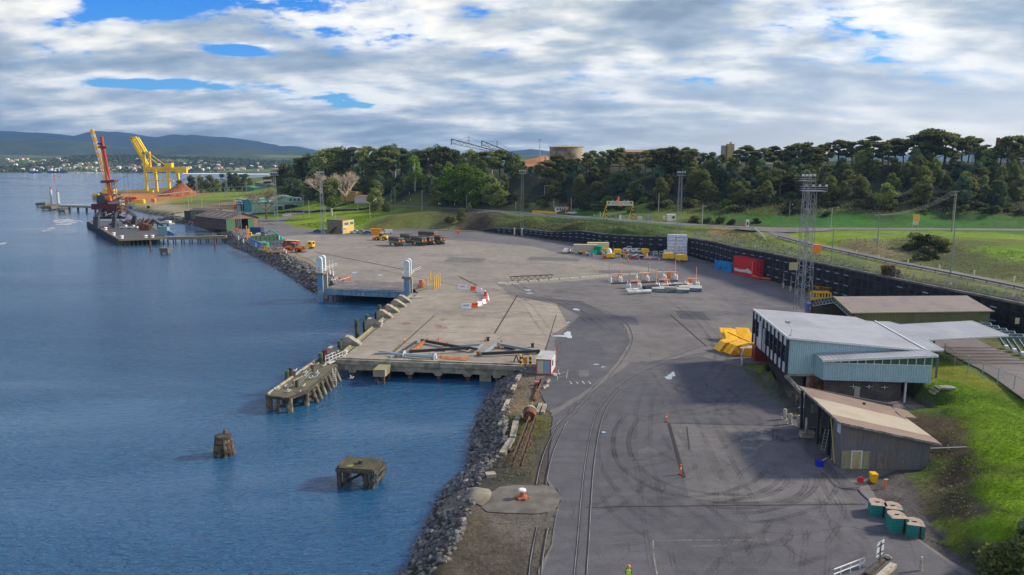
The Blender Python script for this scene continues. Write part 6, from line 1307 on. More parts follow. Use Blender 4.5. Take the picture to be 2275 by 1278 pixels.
# second gallery crossing in front of the dark slope
cv=thing('service_gallery','thin grey pipe bridge right of the pale bare trees','pipe gallery',(0,0,0));a,b=AT(650,416,560),AT(840,416,560);m=MB();m.bar(a,b,.9,.5);m.build('pipes',M('gallery_pale',(.36,.36,.32),.6),cv)
for k in range(5):q_=a.lerp(b,k/4);m=MB();m.bar((q_.x,q_.y,H(q_.x,q_.y)),q_,.3);m.build('leg',K_('steel'),cv)
# wires
def wire(a,b,sag,lab,r=.02):
    m=MB();n=14;P=[a.lerp(b,k/n)-Vector((0,0,sag*4*(k/n)*(1-k/n))) for k in range(n+1)]
    for p,q_ in zip(P,P[1:]):m.cyl(p,q_,r,n=4,cap=False)
    tag(m.build('power_line',K_('dark')),lab,'wire')
q1=T(2114,515);q2=T(1948,560);h1=AT(2114,424,q1.y).z;h2=AT(1948,476,q2.y).z
for s,lab in ((-1.2,'upper'),(0,'middle'),(1.2,'lower')):wire(Vector((q1.x+s,q1.y,h1-.2)),Vector((q2.x+s,q2.y,h2-.2)),2.0,lab+' sagging wire between the transformer pole and the tall double pole')
# chain link fence on the wall
def fence(P,lab,h=2.3,step=3.0,name='chain_link_fence',boards=(),arms=True,zf=None):
    t=thing(name,lab,'fence',(0,0,0));seg=[];pm=M('fence_post_green',(.24,.33,.30),.6);mesh=decal_mat('chain_link_mesh',(.30,.34,.33),.20,.7,sc=18,lo=.2,hi=.5) if 'chain_link_mesh' not in bpy.data.materials else bpy.data.materials['chain_link_mesh']
    pts=[]
    for a,b in zip(P,P[1:]):
        a,b=Vector(a),Vector(b);k=max(1,round((b-a).length/step));pts += [a.lerp(b,j/k) for j in range(k)]
    pts.append(Vector(P[-1]));pm2=MB();rl_=MB();ms_=MB();zs=[zf(p) if zf else H(p.x,p.y) for p in pts]
    for i,(p,z) in enumerate(zip(pts,zs)):
        if i < 98:m=MB();m.cyl((p.x,p.y,z-.3),(p.x,p.y,z+h),.065,n=5);
        if arms:
            for s in (-.3,.3):m.cyl((p.x,p.y,z+h),(p.x+s,p.y-s*.2,z+h+.4),.03,n=4)
        m.build('fence_post',pm,t)
        if i:o,zo=pts[i-1],zs[i-1];rl_.cyl((o.x,o.y,zo+h),(p.x,p.y,z+h),.03,n=4,cap=False);ms_.add([(o.x,o.y,zo),(p.x,p.y,z),(p.x,p.y,z+h),(o.x,o.y,zo+h)],[(0,1,2,3)])
    rl_.build('top_rail',pm,t);ms_.build('wire_mesh',mesh,t)
    for k in boards:
        if k < len(pts)-1:p=(pts[k]+pts[k+1])/2;m=MB();m.cb(p.x,p.y-.08,zs[k]+1.0,.5,.06,.6);m.build('notice_plate',M('pale_blue_plate',(.45,.60,.66),.5),t)
    return t
off=offs(wl,.9);fp=[off[i] for i in range(8,17)];fp[0]=off[8]
fence(fp,'long chain link fence along the top of the black retaining wall',boards=(6,16,22,28,35,42,47),zf=lambda p:H(p.x+.9,p.y+.3))
c1,c2,c3=G(2097,800,2.9),G(2120,815,3.0),G(2290,888,3.2)
fence([c1[:2],c2[:2],c3[:2]],'chain link fence with barbed wire arms between the access road and the grass bank',2.3,3.2)
fence([G(2045,735,3)[:2],G(2098,726,3)[:2],(84,136.5)],'fence tops showing behind the canopy roof',2.2,4)
fence([(86,137),(92,139)],'short fence with one pale wire beside the olive shed end',2.3,5)
fence([T(1345,488)[:2],T(1400,489)[:2],T(1448,492)[:2]],'low grey mesh fence under the sign gantry',2.0,2.2,arms=False)
# guard rails
def grail(P,lab,mat,h=.75,step=4,two=True,dark=False):
    t=thing('guard_rail',lab,'guard rail',(0,0,0));pts=[]
    for a,b in zip(P,P[1:]):a,b=Vector(a),Vector(b);k=max(1,round((b-a).length/step));pts += [a.lerp(b,j/k) for j in range(k)]
    pts.append(Vector(P[-1]));zs=[H(p.x,p.y) for p in pts];m=MB()
    for i in range(1,len(pts)):a,b=pts[i-1],pts[i];m.bar((a.x,a.y,zs[i-1]+h),(b.x,b.y,zs[i]+h),.08,.34)
    m.build('rail',mat,t)
    for p,z in list(zip(pts,zs))[:95]:m=MB();m.bar((p.x,p.y,z-.2),(p.x,p.y,z+h+.12),.15);m.build('rail_post',mat,t)
    return t
GRM,GRD=M('rail_galvanised',(.40,.46,.50),.5,.2),M('rail_dark',(.10,.12,.15),.5,.2)
tw=lambda L_:[tuple(T(a,b)[:2]) for a,b in L_]
grail(tw([(1062,475),(1150,481),(1250,487),(1344,489.5)]),'pale blue grey guard rail along the upper road left of the sign gantry',GRM)
grail(tw([(1344,491),(1450,499),(1560,506),(1674,510)]),'grey guard rail along the upper road right of the sign gantry',GRM)
grail([tuple(q)[:2] for q in [(p.x-2.9,p.y-1.2) for p in R2[0][8::6]]],'dark guard rail along the outer edge of the lower road',GRD,.6)
grail(tw([(1677,511),(1690,522),(1700,533)]),'white post and rail barrier at the junction corner',M('white_trim',(.66,.68,.68),.5),.7,2.0)
# guide posts
for i,(a,b) in enumerate([(1902.5,566),(1952,576),(2017,587),(2087,599),(2164,612),(2253,626)]):
    m=MB();m.cb(0,0,-.1,.28,.2,1.3);tag(m.build('guide_post',M('guide_post_white',(.72,.68,.45),.5),loc=T(a,b)),ordn(i)+' white and yellow guide post from the left along the lower road','guide post','guide posts along the lower road')
for i,(a,b) in enumerate([(1112,457),(897,449),(912,446),(968,452),(1010,456),(1320,480),(1658,503)]):
    m=MB();m.cb(0,0,0,.25,.2,1.1);tag(m.build('marker_post',K_('white'),loc=T(a,b)),'x','marker post')['label']=['white marker post right of the road bend','white marker post behind the white hoarding, left one','white marker post behind the white hoarding, right one','white marker post before the white hoarding','white marker post near the bright green trees','white marker post left of the sign gantry','white marker post beside the junction booth'][i]
# sign gantry
p=T(1347,489.5);gy=p.y;p2=AT(1406,487,gy);gt=thing('sign_gantry','white height gauge sign gantry with yellow and black striped legs across the road','sign gantry',p)
Wg=p2.x-p.x;zt=AT(1347,447,gy).z-p.z;zb=AT(1347,457,gy).z-p.z
m=MB();m.box(0,Wg,-.1,.1,zb,zt);m.build('sign_board',M('gantry_board',(.62,.60,.46),.5),gt)
for x in (.0,Wg):
    for k in range(8):m=MB();m.bar((x,0,zb*k/8),(x,0,zb*(k+1)/8),.34);m.build('yellow_band' if k % 2 else 'black_band',K_('yellow') if k % 2 else K_('black'),gt)
    m=MB();m.bar((x-.2,.1,zb),(x-1.9,1.5,0),.14);m.build('brace',K_('yellow'),gt)
m=MB()
for k in range(22):
    if k not in (8,12):m.box(2.1+k*.42,2.1+k*.42+.28,-.125,-.102,zt-1.1,zt-.65)
m.build('lettering_line',M('grey_print',(.25,.25,.22),.6),gt)
m=MB()
for k in range(24):
    if k not in (4,11,17):m.box(.6+k*.25,.6+k*.25+.16,-.125,-.102,zb+.3,zb+.5)
m.build('small_lettering',M('grey_print',(.25,.25,.22),.6),gt)
for x in (1.0,Wg-1.0):m=MB();m.cyl((x,-.13,(zt+zb)/2+.25),(x,-.10,(zt+zb)/2+.25),.42,n=6);m.build('black_emblem',K_('black'),gt)
for x in (Wg*.22,Wg*.36,Wg*.65,Wg*.79):m=MB();m.cyl((x,-.1,zt),(x,-1.0,zt+.4),.05,n=5);m.cb(x,-1.1,zt+.35,.6,.4,.14);m.build('sign_lamp',K_('white'),gt)
m=MB();m.cyl((Wg*.43,0,zt),(Wg*.43,0,zt+1.9),.42,.3,8);m.build('orange_beacon',M('beacon_red',(.80,.10,.02),.5),gt)
m=MB();m.box(Wg*.45,Wg*.58,-.15,.0,zb-.35,zb-.03);m.build('hanging_bar',K_('orange'),gt)
for i,(a,b,w,h,mt,lab) in enumerate([(1411,487,.7,1.6,'orange','orange cabinet beside the right leg of the sign gantry'),(1422,488,2.0,1.2,'white','white pallet boxes right of the sign gantry'),(1440,489,2.2,2.0,'steel','grey switch cabinets at the right end of the gantry fence'),(1378,489,.8,2.2,'white','white gate column under the sign gantry'),(1368,489,.4,2.6,'steel','curved grey column under the sign gantry'),(1475,487,.7,1.3,'white','small white box on a post right of the switch cabinets')]):
    m=MB();m.cb(0,0,0,w,.7,h);m.cb(0,0,h,w*1.06,.76,.08);tag(m.build('cabinet',K_(mt),loc=T(a,b)),lab,'cabinet')
# gatehouse, barrier block, booths
gh=thing('gatehouse','small white gatehouse with flat dark roof beside the upper road','gatehouse',T(1233,473));m=MB();m.box(0,8.5,0,3.2,0,2.9);m.build('wall',K_('white'),gh);m=MB();m.box(-.3,8.9,-.4,3.5,2.92,3.15);m.build('roof',M('dark_flat_roof',(.10,.09,.09),.7),gh)
for x in (.8,2.2,4.4,6.6):m=MB();m.box(x,x+1.0,-.05,-.01,1.3,2.3);m.build('window',K_('glass'),gh)
m=MB();m.box(3.4,4.1,-.05,-.01,.1,2.2);m.build('door',M('brown_door',(.15,.10,.08),.6),gh)
yw=AT(1183,474,T(1183,474).y);m=MB();a,b=T(1183,472.5),T(1237,475.5);m.bar(a+Vector((0,0,.5)),b+Vector((0,0,.5)),.5,1.1);tag(m.build('barrier_block',K_('yellow')),'long yellow barrier block beside the white gatehouse','barrier')
m=MB();m.cyl((0,0,0),(0,0,4.2),.3,n=8);tag(m.build('striped_column',K_('orange'),loc=T(1257,476)),'orange and white column at the gatehouse','column')
bo=thing('booth','small white booth with dark windows beside the upper road near the wall tower','booth',T(1483,492));m=MB();m.box(0,3.4,0,2.2,0,2.8);m.build('wall',K_('white'),bo);m=MB();m.box(-.15,3.55,-.15,2.35,2.82,2.95);m.build('roof',K_('white'),bo);m=MB();m.box(1.9,3.0,-.05,-.01,1.2,2.2);m.build('window',K_('glass'),bo)
bo=thing('ticket_post','tall white kiosk panel standing at the road junction','kiosk',T(1660,506));m=MB();m.cb(0,0,0,1.1,.6,3.0);m.build('panel',K_('white'),bo);m=MB();m.cb(-.8,0,0,.4,.4,1.6);m.build('orange_side',K_('orange'),bo);m=MB();m.box(-.3,.3,-.34,-.305,1.0,2.2);m.build('notice',K_('dark'),bo)
bo=thing('hoarding','white notice hoarding on two legs beside the bend of the upper road','notice board',T(979,458.5));m=MB();m.box(-1.5,1.5,0,.15,1.2,4.6);m.build('board',K_('white'),bo)
for x in (-1.3,1.3):m=MB();m.bar((x,.25,0),(x,.25,4.4),.14);m.build('post',K_('steel'),bo)
m=MB()
for k in range(4):m.box(-1.1,1.1,-.04,-.005,3.6-k*.6,3.75-k*.6)
m.build('printed_lines',M('grey_print',(.25,.25,.22),.6),bo)
ys=thing('roadside_sign','yellow topped sign with white lower panel beside the far right road','sign',T(2028,506));m=MB();m.box(-.2,2.3,0,.12,2.6,4.9);m.build('yellow_panel',K_('yellow'),ys);m=MB();m.box(.3,1.9,-.03,.0-.005,3.0,4.4);m.build('orange_print',M('orange_print',(.85,.40,.12),.5),ys);m=MB();m.box(.1,1.8,0,.1,1.2,2.5);m.build('white_panel',K_('white'),ys)
for x in (-.1,2.0):m=MB();m.bar((x,.1,-.2),(x,.1,4.9),.14);m.build('post',K_('cream'),ys)
m=MB();m.bar((-.1,.1,2.6),(-2.2,.4,-.2),.08);m.build('stay',K_('steel'),ys)
for k in range(3):m=MB();m.box(.3,1.6,-.03,-.005,2.2-k*.35,2.3-k*.35);m.build('print_line',M('grey_print',(.25,.25,.22),.6),ys)
ox=thing('orange_box','bright orange square box on the verge above the wall','box',T(1813,562));m=MB();m.cb(0,0,.05,2.0,1.2,2.3);m.build('body',M('bright_orange',(.95,.22,.01),.5),ox);m=MB();m.cb(0,0,2.35,2.1,1.3,.08);m.build('lid',M('bright_orange_lid',(.85,.25,.03),.5),ox)
# yellow warning plate and brown shrub on the wall are with the vegetation; yellow plate at the right edge
m=MB();m.box(0,.75,0,.08,0,1.1);m.box(.08,.67,-.04,-.005,.35,.6);tag(m.build('warning_plate',M('warning_yellow',(.55,.50,.30),.5),loc=AT(2255,720,136.0)),'yellow and white warning plate on the dark wall at the right edge','warning plate')
# ================================================================ vehicles
def wheel(t,x,y,r,w=.25,name='wheel',rim=None):
    m=MB();m.cyl((x,y-w/2,r),(x,y+w/2,r),r,n=12);o=m.build(name,K_('black'),t)
    m=MB();m.cyl((x,y-w/2-.02,r),(x,y+w/2+.02,r),r*.5,n=10);m.build('rim',rim or K_('steel'),o)
def car(loc,rz,lab,paint,kind='ute',grp=None):
    t=thing('parked_'+{'ute':'ute','sedan':'car','van':'van'}[kind],lab,{'ute':'ute','sedan':'car','van':'van'}[kind],loc,rz,grp)
    if kind == 'ute':
        body=[(-2.5,.4),(2.45,.4),(2.55,.75),(2.4,1.0),(1.3,1.12),(.65,1.75),(-.7,1.78),(-.85,1.15),(-2.55,1.15)];win=[(.65,1.2),(1.15,1.14),(.6,1.68),(-.62,1.70),(-.72,1.2)]
    elif kind == 'sedan':
        body=[(-2.2,.35),(2.2,.35),(2.3,.7),(2.1,.9),(1.1,1.0),(.4,1.45),(-1.0,1.45),(-1.7,1.02),(-2.25,.95)];win=[(-1.5,1.03),(.98,1.03),(.38,1.4),(-.95,1.4)]
    else:
        body=[(-2.4,.4),(2.3,.4),(2.45,.9),(2.25,1.25),(1.5,2.0),(-2.3,2.05),(-2.45,1.0)];win=[(1.0,1.3),(2.1,1.27),(1.45,1.9),(1.0,1.6)]
    m=MB();m.prof(body,-.9,.9);m.build('body',paint,t)
    m=MB();m.prof(win,-.92,.92);m.build('side_windows',K_('glass'),t)
    m=MB()
    if kind != 'van':f0,f1,z0,z1=(1.12,.6,1.16,1.70) if kind == 'ute' else (1.02,.42,1.05,1.43)
    else:f0,f1,z0,z1=2.2,1.55,1.3,1.95
    m.add([(f0+.03,-.75,z0),(f0+.03,.75,z0),(f1+.03,.65,z1),(f1+.03,-.65,z1)],[(0,1,2,3)]);m.build('windscreen',K_('glass'),t)
    if kind == 'ute':m=MB();m.box(-2.45,-.95,-.8,.8,1.155,1.16);m.build('tray',K_('dark'),t)
    for x in (-1.5,1.5):
        for y in (-.82,.82):wheel(t,x,y,.36)
    for y in (-.65,.65):m=MB();m.box(2.36,2.50,y-.17,y+.17,.78,.92);m.build('headlight',K_('white'),t)
    return t
WP=M('car_white',(.72,.73,.73),.3,spec=.6);BP_=M('car_blue',(.03,.10,.25),.3,spec=.6);GP_=M('car_pale_green',(.30,.36,.28),.3,spec=.6);DG=M('car_dark',(.06,.07,.09),.3,spec=.6)
CW='vehicles parked by the yellow office'
car(G(706,516,0),R(170),'dark blue car left of the yellow office',BP_,'sedan',CW);car(G(716,514,0),R(165),'pale blue car squeezed against the yellow office stair',M('car_pale_blue',(.22,.38,.48),.3),'sedan',CW)
car(G(789,519,0),R(5),'white ute right next to the yellow office',WP,'ute',CW);car(G(803,519,0),R(5),'pale green ute second from the yellow office',GP_,'ute',CW);car(G(817,520,0),R(10),'blue car left of the orange container',BP_,'sedan',CW);car(G(861,520,0),R(190),'white van right of the orange container',WP,'van',CW)
car(G(1398,557.5,0),R(170),'white ute left of the pair in front of the retaining wall',WP);car(G(1418,562,0),R(12),'white ute right of the pair in front of the retaining wall',WP);
p=car(G(1259,562,0),R(250),'white ute with a red load and yellow stripe left of the cream site cabins',WP);m=MB();m.cb(-1.6,0,1.17,1.3,1.4,.4);m.build('red_load',K_('red'),p);m=MB();m.box(-2.5,2.3,-.93,-.905,.7,.85);m.box(2.56,2.6,-.8,.8,.5,.7);m.build('yellow_stripe',M('hi_vis_yellow',(.55,.85,.02),.5),p)
car(T(1271,476),R(178),'white car leaving the gatehouse',WP,'sedan')
for i,(a,b) in enumerate([(278,508),(295,508)]):car(G(a,b,0),R(185),['left','right'][i]+' of the two white utes on the far jetty',WP,'ute','utes on the far jetty')
car(G(253,501,0),R(180),'dark ute under the red crane',DG);car(T(637,481),R(200),'white ute, the nearer of two on the road by the teal workshop',WP);car(T(648,478),R(200),'cream ute, the farther of two on the road by the teal workshop',M('car_cream',(.55,.52,.38),.3))
for i,(a,b,c,k_) in enumerate([(534,475,WP,'ute'),(541,476,WP,'ute'),(549,477,WP,'sedan'),(556,478,WP,'ute'),(563,478,BP_,'sedan'),(571,469,GP_,'ute'),(601,468,M('car_cream',(.55,.52,.38),.3),'sedan'),(527,473,WP,'van')]):
    car(G(a,b,0),R(195+5*(i % 3)),['white ute second from the left in the workshop car park','white ute third from the left in the workshop car park','white car fourth in the workshop car park row','white ute fifth in the workshop car park row','dark blue car at the right of the workshop car park row','pale green ute by the workshop door','cream car by the right side of the teal workshop','white van at the left end of the workshop car park row'][i],c,k_,'vehicles at the teal workshop')
# tipper trailers
TRB=M('trailer_dark',(.055,.06,.055),.5,.1,col2=(.11,.11,.10),sc=.4,amt=.4)
def trailer(loc,rz,lab):
    t=thing('tipper_trailer',lab,'tipper trailer',loc,rz,'tipper trailers parked in the yard')
    m=MB();m.prof([(-4.2,1.35),(4.0,1.35),(4.3,3.3),(-4.3,3.3)],-1.25,1.25);m.build('tipping_body',TRB,t)
    m=MB();m.prof([(-4.35,3.3),(4.35,3.3),(4.2,3.5),(-4.2,3.5)],-1.3,1.3);m.build('rim_rail',M('trailer_rim',(.16,.17,.16),.5),t)
    m=MB();m.box(-4.0,4.0,-1.1,1.1,3.51,3.54);m.build('tarpaulin',M('dark_tarp',(.03,.035,.035),.7),t)
    m=MB();m.box(-4.0,4.0,-1.29,-1.255,1.65,1.83);m.box(-4.0,4.0,1.255,1.29,1.65,1.83);m.build('lime_stripe',M('lime_stripe',(.42,.60,.05),.5),t)
    for y in (-.75,.75):m=MB();m.box(-4.31,-4.27,y-.3,y+.3,1.9,2.7);m.build('orange_reflector',K_('orange'),t)
    m=MB();m.bar((-4,0,1.1),(4,0,1.1),.5,.3);m.box(-4.3,-4.2,-1.2,1.2,.6,.9);m.build('chassis',K_('dark'),t)
    for x in (-3.3,-2.1,-.9,3.0):
        for y in (-1.0,1.0):wheel(t,x,y,.5,.4)
for a,b,r_,lab in [(880,546,126,'leftmost tipper trailer, standing apart in front of the loader'),(905,539,124,'tipper trailer directly right of the one standing apart'),(930,545,128,'nearest tipper trailer in the middle of the group'),(947,543,127,'tipper trailer behind the right shoulder of the nearest one'),(972,542,125,'rightmost tipper trailer of the group'),(950,532,150,'farthest tipper trailer, turned sideways at the back of the group')]:trailer(G(a,b,0),R(r_+2),lab)
# wheel loaders
def loader(loc,rz,lab,paint,sc=1.0,bucket=None):
    t=thing('wheel_loader',lab,'wheel loader',loc,rz)
    m=MB();m.prof([(-3.4,1.0),(-.4,1.0),(-.4,1.9),(-1.2,2.2),(-3.2,2.1),(-3.5,1.7)],-.9,.9);m.build('engine_cover',paint,t)
    m=MB();m.prof([(-1.1,1.9),(.5,1.6),(.4,3.2),(-1.0,3.25)],-.75,.75);m.build('cab',M('cab_dark_glass',(.05,.06,.07),.2,spec=.7),t);m=MB();m.box(-1.15,.55,-.82,.82,3.25,3.4);m.build('cab_roof',paint,t)
    m=MB();m.prof([(-.3,.9),(1.6,.9),(1.6,1.4),(.3,1.7),(-.3,1.5)],-.7,.7);m.build('front_frame',paint,t)
    m=MB()
    for s in (-.6,.6):m.bar((.9,s,1.8),(2.6,s,1.5),.3);m.bar((2.6,s,1.5),(3.3,s,.6),.28)
    m.build('lift_arm',paint,t)
    m=MB();m.prof([(3.2,.05),(4.4,.05),(4.5,.15),(3.5,.3),(3.4,1.2),(3.9,1.6),(3.2,1.5),(3.0,.7)],-1.5,1.5);m.build('bucket',bucket or K_('rust'),t)
    for x in (-2.1,1.5):
        for y in (-1.05,1.05):wheel(t,x,y,.8,.6,rim=paint)
    t.scale=(sc,)*3;return t
loader(G(655,560,0),R(-12),'orange wheel loader with a rusty bucket in front of the low loader truck',K_('orange'),1.05)
loader(G(846,534,0),R(165),'yellow wheel loader beside the orange container',K_('yellow'),.95,K_('orange'))
container('shipping_container','bright orange yellow container behind the yellow wheel loader','container',(0,0,0),0,4.6,2.4,2.9,ribbed('amber_container',(.85,.33,.01)));
o=[x for x in COL.objects if x.get('label','').startswith('bright orange yellow')][0];o.location=G(824,522,0);o.rotation_euler.z=R(5)
# brown truck load, yellow tractor and low trailer
pt=thing('tractor_unit','yellow flat fronted tractor unit coupled to the low trailer','truck',G(686,553,0),R(-10));m=MB();m.prof([(-.2,.9),(2.1,.9),(2.2,1.8),(1.9,3.0),(-.1,3.1)],-1.2,1.2);m.build('cab',K_('yellow'),pt);m=MB();m.prof([(.5,1.9),(1.5,1.9),(1.4,2.7),(.5,2.7)],-1.23,1.23);m.build('side_window',K_('glass'),pt);m=MB();m.add([(2.2,-1,1.9),(2.2,1,1.9),(1.97,.95,2.8),(1.97,-.95,2.8)],[(0,1,2,3)]);m.build('windscreen',K_('glass'),pt);m=MB();m.bar((-5,0,.9),(0,0,.9),.9,.35);m.build('chassis',K_('yellow'),pt)
for x in (-4.2,-3.0,1.2):
    for y in (-1.0,1.0):wheel(pt,x,y,.5,.4)
lt=thing('low_trailer','low rusty yellow trailer deck left of the orange wheel loader','trailer',G(612,563,0),R(-3));m=MB();m.box(-5,6,-1.3,1.3,.7,.95);m.build('deck',K_('rust'),lt);m=MB();m.box(-3,6,-1.36,-1.305,.55,.95);m.build('side_beam',K_('yellow'),lt)
for x in (-3.4,-2.2):
    for y in (-1.0,1.0):wheel(lt,x,y,.42,.4)
rm=thing('wrecked_cab','rust brown machine with cream roof standing behind the orange wheel loader','machine',G(648,552,0),R(-8));m=MB();m.prof([(-3.2,.5),(3.0,.5),(3.2,2.6),(1.0,3.1),(-2.6,3.0),(-3.4,1.8)],-1.3,1.3);m.build('body',M('rust_brown_machine',(.22,.07,.035),.8,col2=(.10,.05,.035),sc=.8,amt=.5),rm);m=MB();m.slab([(-2.4,-1.3,3.35),(2.8,-1.3,3.2),(2.8,1.3,3.2),(-2.4,1.3,3.35)],.12);m.build('cream_roof',M('cream_roof',(.62,.48,.24),.6),rm);m=MB();m.bar((-2.8,-1.35,.4),(-1.2,-1.35,2.8),.2);m.build('orange_boom',K_('orange'),rm)
ye=thing('grab_bucket','yellow ribbed grab lying left of the green tank','grab',G(583,556,0));m=MB()
for k in range(4):m.bar((k*.9-1.2,0,0),(k*.9-.9,0,1.6),.22);m.bar((k*.9-.9,0,1.6),(k*.9-.3,0,1.5),.2)
m.build('tines',K_('yellow'),ye);m=MB();m.bar((-1.6,0,.25),(2.6,0,.25),.5,.4);m.build('base',K_('yellow'),ye)
# fenced compound by the shore
for i,(P,h,mt,lab) in enumerate([([(553,541),(585,556)],2.6,'blue','blue panel fence of the shore compound'),([(560,537),(618,533)],2.4,'green','green mesh cloth fence at the back of the shore compound'),([(592,549),(640,548)],2.8,'steel','grey sheet fence on the yard side of the shore compound')]):
    a,b=G(P[0][0],P[0][1],0),G(P[1][0],P[1][1],0);t=thing('site_fence',lab,'fence',a,math.atan2(b.y-a.y,b.x-a.x));Ln=(b-a).length;m=MB();m.box(0,Ln,-.04,.04,.15,h);m.build('panels',{'blue':K_('blue'),'green':M('green_shade_cloth',(.05,.13,.07),.9),'steel':M('grey_sheet',(.33,.37,.38),.6)}[mt],t)
    m=MB()
    for k in range(7):m.bar((Ln*k/6,-.08,0),(Ln*k/6,-.08,h+.1),.1)
    for z in (.15,h/2,h):m.bar((0,-.09,z),(Ln,-.09,z),.08)
    m.build('frame',K_('dark') if mt != 'blue' else M('pale_blue_frame',(.25,.45,.65),.5),t)
for i,(a,b) in enumerate([(549,533),(553,541)]):m=MB();m.cyl((0,0,0),(0,0,6.2),.28,n=8);tag(m.build('striped_pole',M('orange_timber',(.60,.30,.12),.7),loc=G(a,b,0)),['left','right'][i]+' thick orange and white post at the shore end of the compound','post')
for i,(a,b) in enumerate([(631,562),(636,565),(530,534),(541,540),(621,533),(457+0,0)]):
    if b:m=MB();m.cyl((0,0,0),(0,0,1.6),.22,n=8);m.lathe((0,0,1.6),[(.22,0),(.1,.1)],8);tag(m.build('bollard',K_('white'),loc=G(a,b,0)),['left tall white bollard in front of the orange wheel loader','right tall white bollard in front of the orange wheel loader','white bollard left of the shore compound','white bollard nearest the rock bank by the compound','white bollard behind the green mesh cloth',''][i],'bollard')
m=MB();m.cyl((0,0,0),(0,0,2.4),1.6,n=18);m.lathe((0,0,2.4),[(1.6,0),(1.2,.2),(.2,.3)],18);tag(m.build('water_tank',M('tank_green',(.04,.26,.14),.5),loc=G(590,553,0)),'round green tank at the corner of the shore compound','tank')
m=MB();m.cyl((0,0,0),(0,0,1.8),.8,n=12);tag(m.build('grey_tank',K_('white'),loc=G(572,549,0)),'small white tank beside the blue panel fence','tank')
ex=thing('excavator','teal and white excavator with arched boom inside the shore compound','excavator',G(582,531,0),R(-5));TEA=M('machine_teal',(.01,.36,.40),.5)
m=MB();m.box(-2.2,1.4,-1.4,1.4,1.0,2.6);m.build('upper_body',K_('white'),ex);m=MB();m.box(.2,1.6,-1.4,-.2,1.6,3.4);m.build('cab',M('cab_dark_glass',(.05,.06,.07),.2),ex);m=MB();m.bar((1.2,.3,2.0),(4.0,.3,4.0),.5);m.bar((4.0,.3,4.0),(6.6,.3,2.6),.45);m.build('boom',TEA,ex);m=MB();m.bar((6.6,.3,2.7),(8.2,.3,.8),.4);m.build('arm',TEA,ex);m=MB();m.prof([(7.8,0),(9.4,0),(9.2,1.1),(8.0,1.3)],-.4,1.0);m.build('bucket',TEA,ex)
for s in (-1.3,1.3):m=MB();m.prof([(-2.2,.1),(2.2,.1),(2.5,.5),(2.2,.9),(-2.2,.9),(-2.5,.5)],s-.3,s+.3);m.build('track',K_('black'),ex)
dz_=thing('bulldozer','yellow bulldozer behind the shore compound fence','bulldozer',G(558,532,0),R(10));m=MB();m.prof([(-1.8,.8),(2.2,.8),(2.2,1.8),(.4,1.9),(-1.8,1.9)],-1,1);m.build('body',K_('yellow'),dz_);m=MB();m.box(-1.4,.3,-.8,.8,1.9,3.1);m.build('cab',K_('yellow'),dz_);m=MB();m.box(-1.3,.2,-.83,.83,2.2,2.9);m.build('cab_window',K_('glass'),dz_)
for s in (-1.1,1.1):m=MB();m.prof([(-2,.0),(2,.0),(2.3,.45),(2,.9),(-2,.9),(-2.3,.45)],s-.25,s+.25);m.build('track',K_('black'),dz_)
container('shipping_container','dark blue container in front of the brown shed doorway','container',G(556,519,0),R(-20),6.1,2.5,3.0,ribbed('navy_container',(.02,.07,.17)))
m=MB();m.cb(0,0,0,1.2,.8,1.5);m.cb(1.4,.2,0,1.0,.8,1.0);tag(m.build('orange_fittings',K_('orange'),loc=G(524,514,0)),'orange and yellow machine parts at the doorway of the brown shed','machine parts',kind='stuff')
# ================================================================ yard clutter near the wall
container('site_cabin','left cream site cabin with a blue grey end in the wall corner compound','site cabin',G(1274,563,0),R(-8),9.0,3.0,3.3,M('cabin_cream',(.55,.48,.36),.6,grime=.2))
container('site_cabin','right cream site cabin behind the green tank','site cabin',G(1305,561,0),R(-3),8.2,3.0,3.7,M('cabin_cream_yellow',(.58,.54,.34),.6,grime=.2))
m=MB();m.cyl((0,0,0),(0,0,3.0),1.6,n=18);m.lathe((0,0,3.0),[(1.6,0),(1.0,.25),(.2,.35)],18);tag(m.build('rain_tank',M('tank_green2',(.01,.20,.10),.5),loc=G(1329,565,0)),'dark green round tank in front of the right site cabin','tank')
m=MB();m.cb(0,0,0,1.7,1.4,1.6);m.cb(0,0,1.6,1.8,1.5,.1);tag(m.build('green_bin',M('bright_green_plastic',(.02,.50,.28),.5),loc=G(1321,566,0)),'bright green bin left of the dark green tank','bin')
rc=random.Random(6);cols=['teal','blue','white','yellow','red','orange','steel','dark','green'];CL=[]
